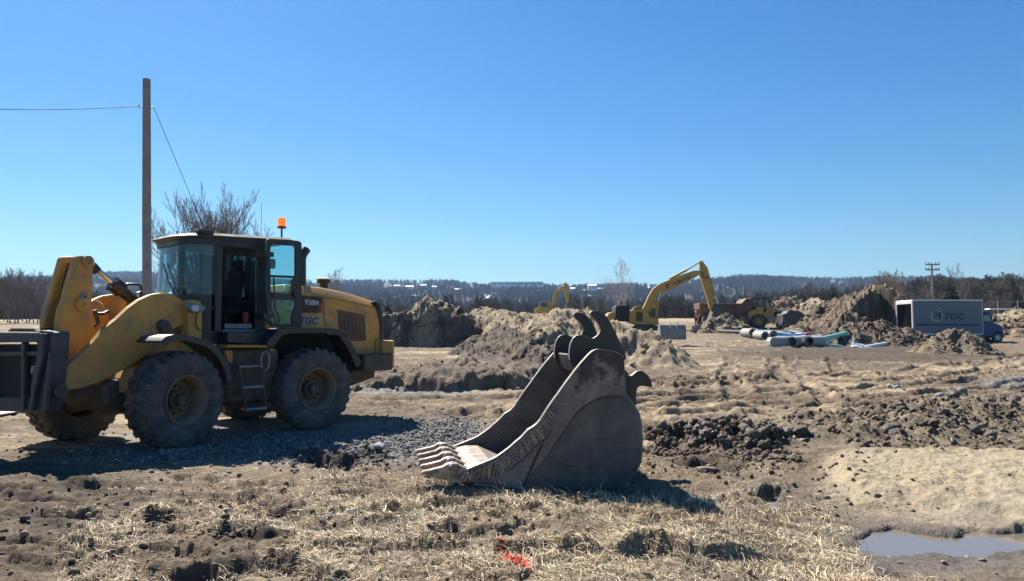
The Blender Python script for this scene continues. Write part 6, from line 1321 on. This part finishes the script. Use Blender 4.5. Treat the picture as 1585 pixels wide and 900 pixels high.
part([(1191, 484.6), (1196, 482.6), (1203, 486), (1206, 491), (1193, 491)], Y, -1.4, -1.34, 'side_grille', 'dark', dt, .01)
part([(1181, 492.4), (1205, 493.4), (1205, 499.4), (1183, 499)], Y, -1.42, -1.34, 'step_panel', 'decal_pale', dt, .01)
part([(1175.5, 483), (1178, 476), (1180, 476), (1179, 483.6)], Y, -1.42, -1.34, 'cab_steps', 'dark', dt, 0)
part([(1189.6, 469), (1191.2, 469), (1191.6, 475.6), (1189.8, 475.6)], Y, -1.5, -1.2, 'mirror', 'black', dt, .01)
c_ = L3(dt, 1169.4, 481.4, Y, -1.4); MB().lathe([(.42, -.02), (.42, .04), (0, .04)], c=c_, n=20).build('round_decal', M['yellow2'], dt)
for a, b, r_ in ((1168.4, 498.4, 11.6), (1143, 497, 11.2), (1094, 496.6, 11.2)): wheel3(dt, a, b, r_, Y, -1.15, .6)
for a, b, r_ in ((1168.4, 498.4, 11.6), (1143, 497, 11.2), (1094, 496.6, 11.2)): wheel3(dt, a, b, r_, Y, 1.0, .6)
# ---- dark pickup
Y = 81.0
pk = empty('pickup_truck', at(1233, 507, Y), 0, 'dark grey pickup truck parked at the nose of the dump truck', 'pickup truck')
part([(1207, 486.4), (1213, 486), (1214.4, 485.4), (1224, 487.4), (1240, 488.2), (1252, 489.6), (1259, 492.6), (1261, 496), (1260.6, 502), (1250, 503.6), (1248, 498), (1244.6, 495.2), (1238.6, 495.2), (1235, 498.4), (1233.6, 503.6), (1218, 503.8), (1207, 503.2)], Y, -.95, .95, 'body', 'implement', pk, .06)
part([(1212.6, 486.4), (1216, 481.8), (1218, 481.2), (1231, 481.4), (1234, 482.6), (1242.4, 488.8)], Y, -.78, .78, 'cab', 'implement', pk, .05)
for pts in ([(1215.4, 486.2), (1217.6, 482.8), (1221.6, 482.6), (1221.6, 486.4)], [(1223, 486.4), (1223, 482.6), (1230.4, 482.8), (1235, 487.4)]): part(pts, Y, -.80, -.76, 'side_window', 'window_dark', pk, 0)
MB().add([L3(pk, 1233, 482.6, Y, -.7), L3(pk, 1242.6, 488.2, Y, -.74), L3(pk, 1242.6, 488.2, Y, .74), L3(pk, 1233, 482.6, Y, .7)], [(0, 1, 2, 3)]).map(lambda q: (q[0]+.04, q[1], q[2]+.04)).build('windshield', M['glass'], pk)
part([(1258, 493.4), (1260.8, 494), (1260.8, 496), (1258, 495.6)], Y, -.97, -.7, 'headlight', 'lens', pk, 0)
part([(1256, 499), (1262, 499.4), (1262, 502), (1256, 502)], Y, -.9, .9, 'bumper', 'grey_metal', pk, .02)
for a in (1241.5, 1211): wheel3(pk, a, 502, 6.6, Y, -.86, .28, rimmat='grey_metal'); wheel3(pk, a, 502, 6.6, Y, .8, .28, rimmat='grey_metal')
# ---- box truck
Y = 62.0; D2 = 2.6
bt = empty('box_truck', at(1470, 534, Y), 0, 'grey box truck with a blue cab and its rear door open, behind the brown heap', 'box truck')
x0, x1 = at(1413, 490, Y)[0], at(1521, 490, Y)[0]; zt, zb_ = at(1467, 466, Y)[2], at(1467, 517, Y)[2]
ox, oy, oz = bt.location; X0, X1, ZT, ZB = x0-ox, x1-ox, zt-oz, zb_-oz
MB().box(X0, X1, 0, .04, ZB, ZT).build('side_wall', M['boxwall'], bt); MB().box(X0, X1, D2-.04, D2, ZB, ZT).build('side_wall', M['boxwall'], bt)
MB().box(X1-.04, X1, .04, D2-.04, ZB, ZT).build('front_wall', M['boxwall'], bt); MB().box(X0-.02, X1+.02, -.03, D2+.03, ZT, ZT+.09).build('box_roof', M['white'], bt, bevel=.02)
MB().box(X0, X1-.04, .04, D2-.04, ZB, ZB+.12).build('box_floor', M['rust'], bt)
rfm = MB().box(X0-.06, X0+.02, -.03, .10, ZB, ZT+.05).box(X0-.06, X0+.02, D2-.10, D2+.03, ZB, ZT+.05).box(X0-.06, X0+.02, .10, D2-.10, ZT-.24, ZT+.05).box(X0-.10, X0+.02, .10, D2-.10, ZB-.05, ZB+.13).build('door_frame', M['white'], bt, bevel=.01)
MB().box(X0+.05, X1-.2, .045, .06, ZB+.2, ZT-.1).box(X0+.05, X1-.2, D2-.06, D2-.045, ZB+.2, ZT-.1).build('inner_lining', M['cloth'], bt)
for i in range(8): MB().box(X0+.10+.7*i, X0+.16+.7*i, D2-.10, D2-.06, ZB+.2, ZT-.1).build('wall_rib', M['cloth'], bt)
for a in (X0, X1-.05): MB().box(a, a+.05, -.03, 0, ZB-.04, ZT+.02).build('corner_trim', M['white'], bt, bevel=.008)
MB().box(X0, X1, -.035, 0, ZB-.10, ZB+.02).build('bottom_rail', M['white'], bt, bevel=.01)
k_ = Y/FPX
for i in range(3): MB().box(X0-.05+.02*i, X0-.65, .3+.1*i, 2.2, ZB-.30-.26*i, ZB-.24-.26*i).build('step', M['grey_metal'], bt)
c_ = [p for p in [(1453.6, 485.2), (1456.6, 488), (1456.4, 492.4), (1453, 496), (1448.4, 496.6), (1444.4, 494), (1443, 489.4), (1444.6, 485)]]
ring = [L3(bt, 1450+8.6*math.cos(t), 489+8.6*math.sin(t), Y, -.012) for t in np.linspace(0, 2*math.pi, 28)]
MB().tube(ring, .035, 4).build('logo_ring', M['decal_wht'], bt)
part([(1442.6, 481.8), (1447.6, 480.8), (1452, 482.4), (1449.4, 484.6), (1445.6, 484.2)], Y, -.02, 0, 'logo_mark', 'logo', bt, 0)
part([(1446.6, 491.6), (1450, 487), (1455, 482.8), (1457.4, 485), (1456.8, 491.4), (1455.2, 496), (1453, 497.6), (1453.8, 491.6), (1452.2, 488.6), (1449.4, 491.2)], Y, -.02, 0, 'logo_mark', 'logo', bt, 0)
txt3(bt, 'TGC', (1461, 494.6), (1461, 485), (1493.4, 494.8), (1493.4, 485.2), Y, -.012, 'logo', shear=.12, bold=.04)
part([(1418.6, 501.4), (1516.4, 502), (1516.4, 504.8), (1418.6, 504.4)], Y, -.018, 0, 'stripe', 'logo', bt, 0)
part([(1416, 519), (1523, 519), (1523, 522), (1416, 522)], Y, .6, 2.0, 'chassis', 'frame_steel', bt)
part([(1522.6, 520.4), (1522.4, 485.6), (1525, 484.4), (1536, 485), (1538.6, 488), (1541.6, 499.4), (1547, 501), (1552.6, 504), (1556.4, 508.6), (1557.4, 514), (1557, 519.6), (1555, 521), (1553, 516), (1549, 513.6), (1544, 514.2), (1541, 518), (1540, 522), (1533, 522)], Y, .25, 2.35, 'cab', 'blue', bt, .08)
part([(1524.6, 497.6), (1524.8, 487.8), (1535, 488), (1537.6, 498)], Y, .20, .26, 'cab_window', 'glass', bt, 0); part([(1525.4, 497), (1525.6, 488.6), (1534.4, 488.8), (1536.6, 497.4)], Y, .235, .262, 'cab_window', 'lens', bt, 0)
part([(1522.4, 484.6), (1525, 482.8), (1535.4, 483.6), (1537.4, 486)], Y, .3, 2.3, 'roof_fairing', 'blue', bt, .05)
part([(1540, 491), (1542, 491), (1542.2, 498.6), (1540.2, 498.6)], Y, -.05, .2, 'mirror', 'black', bt, .02)
part([(1518, 518.6), (1536.6, 518.6), (1536.6, 522.6), (1518, 522.6)], Y, .3, .9, 'fuel_tank', 'grey_metal', bt, .05)
part([(1553, 518.6), (1558.4, 518.6), (1558.4, 523), (1553, 523)], Y, .3, 2.3, 'bumper', 'implement', bt, .04)
for a in (1548.6,): wheel3(bt, a, 523, 7.8, Y, .45, .3, rimmat='white'); wheel3(bt, a, 523, 7.8, Y, 2.1, .3, rimmat='white')
for a in (1438,): wheel3(bt, a, 525, 8, Y, .5, .5, rimmat='white'); wheel3(bt, a, 525, 8, Y, 2.0, .5, rimmat='white')
def sack(px, py, Y, dy, w_, h_, mat, label, name='sack', cat='sack', grp=None):
    V, F = rock_template(int(px), .12, 2); o = soup_mesh(name, V*np.array([w_, w_*.8, h_]), F, np.ones((len(V), 3)), M[mat], smooth=True); q = at(px, py, Y); o.location = (q[0], q[1]+dy, q[2]); return tag(o, label, cat, grp)
sack(1404.5, 512.6, 62.3, 0.2, .22, .17, 'decal_pale', 'pale round bundle lying on the box truck floor'); sack(1409, 511.4, 62.2, .25, .18, .22, 'tarp', 'blue bundle at the edge of the box truck door', 'sack')
sack(1398, 513.4, 63, .3, .25, .13, 'red', 'red bundle lying on the box truck floor'); sack(1393, 513, 63.5, .5, .2, .12, 'rust', 'brown bundle deep inside the box truck door')
# ---- spare bucket
Y = 52.0
sb = empty('excavator_bucket', at(1042, 526, Y), 0, 'grey spare bucket standing upside down with two ears on top', 'excavator bucket')
zt_ = at(1042, 504, Y)[2]-sb.location[2]; w_ = 20*Y/FPX
prof = [(.0, 0), (-.05, .35), (-.02, .75), (.12, zt_), (.6, zt_+.02), (.95, zt_-.3), (1.05, .2), (.98, 0)]
MB().strip(prof[:6], -.03, -w_+.04, w_-.04, axis='x').build('shell', M['grey_metal'], sb, smooth=40)
for s in (-1, 1): MB().prism([(a, b) for a, b in prof], s*w_-.03 if s > 0 else s*w_, s*w_ if s > 0 else s*w_+.03, axis='x').build('side_plate', M['grey_metal'], sb)
for xx in (-.19*1, .30): MB().prism([(-.08, zt_-.38), (-.08, zt_+.0), (.02, zt_+.25), (.16, zt_+.22), (.2, zt_), (.1, zt_-.38)], xx-.03, xx+.03, axis='x').build('ear', M['concrete'], sb)
MB().box(-w_, w_, -.07, -.04, .05, .16).build('wear_bar', M['grey_metal'], sb)
# ---- shoring planks
def bar3(a, b, Y, Y2, r_, mat, name, label, cat, group=None, flat=False):
    p, q = np.array(at(*a, Y)), np.array(at(*b, Y2)); c = p.copy(); o = MB().tube([p-c, q-c], r_, 4 if flat else 14).build(name, M[mat], None, smooth=0 if flat else 40); o.location = tuple(c); return tag(o, label, cat, group)
bar3((1073, 512), (1094, 498), 75, 77, .22, 'wood', 'timber_beam', 'pale timber beam leaning left of the digging bucket', 'beam', flat=True)
bar3((1121, 482), (1151, 502.5), 80, 77, .16, 'frame_steel', 'timber_beam', 'long dark beam leaning against the dump truck side', 'beam', flat=True)
bar3((1110, 512), (1149, 513.5), 72, 70, .12, 'wood', 'timber_beam', 'timber lying flat before the loose heap', 'beam', flat=True)
# ---- worker
Y = 84.0
import itertools
def person(px, pfoot, ptop, Y, label):
    x, _, zf = at(px, pfoot, Y); H_ = at(px, ptop, Y)[2]-zf; s = H_/1.80; root = empty('person', (x, Y, zf), R_(20), label, 'person'); root.scale = (s, s, s)
    J = {'pel': (0, 0, .95), 'ch': (0, 0, 1.32), 'nk': (0, 0, 1.48), 'hd': (0, -.01, 1.60), 'ht': (0, 0, 1.72), 'sl': (-.19, 0, 1.42), 'el': (-.27, -.02, 1.14), 'hl': (-.24, -.16, .92), 'fl': (-.23, -.22, .84), 'sr': (.19, 0, 1.42), 'er': (.27, -.02, 1.14), 'hr': (.25, -.12, .90), 'fr': (.24, -.17, .82),
         'pl': (-.10, 0, .90), 'kl': (-.12, -.03, .50), 'al': (-.13, .02, .10), 'tl': (-.14, -.16, .03), 'pr': (.10, 0, .90), 'kr': (.12, -.03, .50), 'ar': (.13, .02, .10), 'tr': (.14, -.16, .03)}
    E = [('pel', 'ch'), ('ch', 'nk'), ('nk', 'hd'), ('hd', 'ht'), ('ch', 'sl'), ('sl', 'el'), ('el', 'hl'), ('hl', 'fl'), ('ch', 'sr'), ('sr', 'er'), ('er', 'hr'), ('hr', 'fr'), ('pel', 'pl'), ('pl', 'kl'), ('kl', 'al'), ('al', 'tl'), ('pel', 'pr'), ('pr', 'kr'), ('kr', 'ar'), ('ar', 'tr')]
    Rr = {'pel': .16, 'ch': .19, 'nk': .065, 'hd': .10, 'ht': .07, 'sl': .085, 'el': .06, 'hl': .045, 'fl': .035, 'sr': .085, 'er': .06, 'hr': .045, 'fr': .035, 'pl': .12, 'kl': .075, 'al': .055, 'tl': .045, 'pr': .12, 'kr': .075, 'ar': .055, 'tr': .045}
    ks = list(J); me = bpy.data.meshes.new('body'); me.from_pydata([J[k] for k in ks], [(ks.index(a), ks.index(b)) for a, b in E], []); me.materials.append(M['cloth'])
    b = link_mesh('body', me, root); sk = b.modifiers.new('skin', 'SKIN'); me.skin_vertices or me.attributes
    for i, k in enumerate(ks): me.skin_vertices[0].data[i].radius = (Rr[k], Rr[k]*.85)
    me.skin_vertices[0].data[0].use_root = True; ss = b.modifiers.new('sub', 'SUBSURF'); ss.levels = ss.render_levels = 1
    MB().lathe([(.21, .93), (.22, 1.1), (.235, 1.3), (.22, 1.43), (.10, 1.5)], axis='z', n=16).map(lambda q: (q[0], q[1]*.75, q[2])).build('vest', M['vest'], root, smooth=60)
    for zz_ in (1.08, 1.25): MB().lathe([(.236, zz_-.025), (.238, zz_+.025)], axis='z', n=16).map(lambda q: (q[0], q[1]*.76, q[2])).build('reflective_band', M['decal_wht'], root)
    MB().lathe([(.15, 1.66), (.15, 1.68), (.125, 1.685), (.12, 1.74), (.08, 1.79), (.0, 1.805)], axis='z', n=16).build('hard_hat', M['white'], root, smooth=60)
    MB().lathe([(.10, 1.54), (.105, 1.6), (.10, 1.67)], axis='z', n=14).map(lambda q: (q[0], q[1]-.02, q[2])).build('face', M['skin'], root, smooth=60)
    return root
person(1077.5, 506, 482, Y, 'worker in an orange vest and white hard hat standing behind the dump truck')
# ---- pipes
def pipe(a, b, Y1, Y2, ro, mat, label, group, name='concrete_pipe', cat='pipe', wall=.78, drop=True, n=28):
    p, q = np.array(at(*a, Y1)), np.array(at(*b, Y2)); d = q-p; L = np.linalg.norm(d); root_l = p.copy(); d = d/L
    mb = MB(); mb.lathe([(ro*wall, 0), (ro, 0), (ro, L), (ro*wall, L)], axis='z', n=n, close=True)
    z_ = Vector((0, 0, 1)).rotation_difference(Vector(d)).to_matrix(); mb.map(lambda v: tuple(z_ @ Vector(v)))
    o = mb.build(name, M[mat], None, smooth=40); o.location = tuple(root_l); return tag(o, label, cat, group)
GC = 'grey concrete pipes in front of the heaps'
def cpipe(px, py, Y, dpx, dlen, ang, ro, label):
    """near end at a photo point; runs away at an angle from straight back"""
    p = np.array(at(px, py, Y)); q = p+np.array([math.sin(R_(ang)), math.cos(R_(ang)), 0])*dlen; p[2] = max(p[2], gz(p[0], p[1])+ro-.02); q[2] = max(p[2], gz(q[0], q[1])+ro-.04)
    mb = MB(); L = dlen; mb.lathe([(ro*.74, 0), (ro, 0), (ro, L), (ro*.74, L)], axis='z', n=32, close=True); d = Vector(q-p).normalized(); z_ = Vector((0, 0, 1)).rotation_difference(d).to_matrix(); mb.map(lambda v: tuple(z_ @ Vector(v)))
    o = mb.build('concrete_pipe', M['concrete'], None, smooth=40); o.location = tuple(p); return tag(o, label, 'pipe', GC)
k52 = 52/FPX
cpipe(1253, 533, 52, 0, 2.3, 42, 8.2*k52, 'front concrete pipe furthest to the right'); cpipe(1226.5, 534.6, 52, 0, 2.3, 42, 8.6*k52, 'front concrete pipe second from the right')
cpipe(1198, 532.6, 53.2, 0, 2.2, 44, 8.0*k52, 'front concrete pipe at the left end of the front row'); cpipe(1211, 531, 54.2, 0, 2.1, 44, 7.6*k52, 'concrete pipe lying behind the box-like one')
o = MB().prism([(-.62, 0), (.62, 0), (.66, .35), (.55, .62), (-.55, .62), (-.66, .35)], 0, .9).build('concrete_block', M['concrete'], None, bevel=.05); q = at(1207, 540, 51.8); o.location = (q[0], q[1], gz(q[0], q[1]+.4)-.02); tag(o, 'flat-sided concrete block among the front pipes', 'block')
k66 = 66/FPX
for (a, b, Y_, an, rr_, lb) in [(1165.5, 515.6, 66, -5, 7.0, 'rear concrete pipe lying alone on the left, showing its open end'), (1184.5, 520.4, 63, -3, 6.6, 'rear concrete pipe with a bright bore, middle of three'), (1197.5, 518, 64.5, 0, 6.4, 'rear concrete pipe on the right, under the white stake')]:
    cpipe(a, b, Y_, 0, 2.0, an, rr_*Y_/FPX, lb)
GPV = 'plastic pipes strewn before the heaps'
def pp(a, b, Y1, Y2, r_, mat, label): return pipe(a, b, Y1, Y2, r_, mat, label, GPV, 'plastic_pipe', 'plastic pipe', .86, n=14)
pp((1168, 513), (1228, 519), 66, 64, .15, 'pvc_blue', 'pale blue pipe linking the rear concrete pipes'); pp((1190, 527), (1300, 521.5), 56, 58.5, .19, 'pvc_blue', 'longest pale blue pipe lying over the front concrete pipes')
pp((1262, 528), (1309, 517), 53.5, 56, .20, 'pvc_green', 'turquoise pipe tilted up against the dark heap'); pp((1250, 531), (1284, 533.5), 53.5, 53.2, .13, 'pvc_blue', 'short pale blue pipe right of the front concrete pipes')
pp((1286, 535), (1304, 537.5), 52.4, 52.2, .12, 'pvc_green', 'short turquoise pipe end in front of the dark heap'); pp((1204, 523), (1232, 521.5), 60, 60, .17, 'tarp', 'deep blue pipe behind the longest pale one')
pp((1222, 520), (1250, 518), 62, 62.5, .10, 'tarp', 'thin deep blue pipe beneath the white bundle'); pp((1336, 538.6), (1371, 532.6), 52, 54, .14, 'pvc_white', 'long white pipe pointing at the box truck steps'); pp((1318, 534), (1336, 536.6), 53, 52.8, .16, 'pvc_white', 'short white pipe left of the long white one')
pp((1226, 515.5), (1250, 514), 63, 64, .12, 'pvc_white', 'white pipe on the pile right of the rear concrete pipes'); pp((1219, 513), (1243, 516.6), 64, 63.5, .11, 'pvc_white', 'white pipe crossing the other white pipe on the pile')
pp((1330, 539.6), (1348, 539.2), 51.6, 51.6, .09, 'pvc_white', 'thin white pipe lying below the long white one')
for (a, b0, b1, Y_, mt, lb) in [(1321, 520, 536, 53, 'pvc_white', 'thin white stake beside the white pipes'), (1189.5, 506, 512, 65, 'pvc_white', 'stubby white stake above the rear concrete pipes'), (1241, 511, 518, 63, 'white', 'small pale stake in the white pipe pile')]:
    p, q = at(a, b1, Y_), at(a, b0, Y_); tag(MB().tube([(0, 0, 0), (0, 0, q[2]-p[2])], .06, 8).build('marker_stake', M[mt], None), lb, 'stake').location = p
for (a, b, Y_, w_, h_, mt, lb) in [(1238, 517.5, 63, .5, .18, 'pvc_white', 'crumpled white wrapping on the pipe pile'), (1249, 517, 63.2, .3, .2, 'decal_red', 'small red wrapping on the pipe pile'), (1325, 537, 52.6, .35, .16, 'pvc_white', 'crumpled white wrapping left of the long white pipe')]: sack(a, b, Y_, 0, w_, h_, mt, lb, 'plastic_wrapping', 'wrapping')
# board of pale plywood under the loader implement
tag(MB().box(-.9, .9, -1.6, 1.6, 0, .02).map(lambda q: (q[0], q[1], q[2]+.01)).build('plywood_sheet', M['ply'], None), 'pale flat board on the ground left of the loader front wheel', 'board').location = (ground_px(-6, 645)[0]-.6, ground_px(-6, 645)[1], gz(*ground_px(-6, 645))+.05)
# ---- haze over the valley
hz = MB().box(-4600, 4600, -80, 5300, -60, 330).build('haze', M['dark']); hz.data.materials.clear()
hm = bpy.data.materials.new('haze'); hm.use_nodes = True; hn = hm.node_tree; hn.nodes.clear(); ho = hn.nodes.new('ShaderNodeOutputMaterial'); hv = hn.nodes.new('ShaderNodeVolumePrincipled')
hv.inputs['Color'].default_value = (.40, .62, 1, 1); hv.inputs['Density'].default_value = .00011; hv.inputs['Anisotropy'].default_value = .25; hn.links.new(hv.outputs[0], ho.inputs['Volume'])
hz.data.materials.append(hm); tag(hz, kind='stuff')
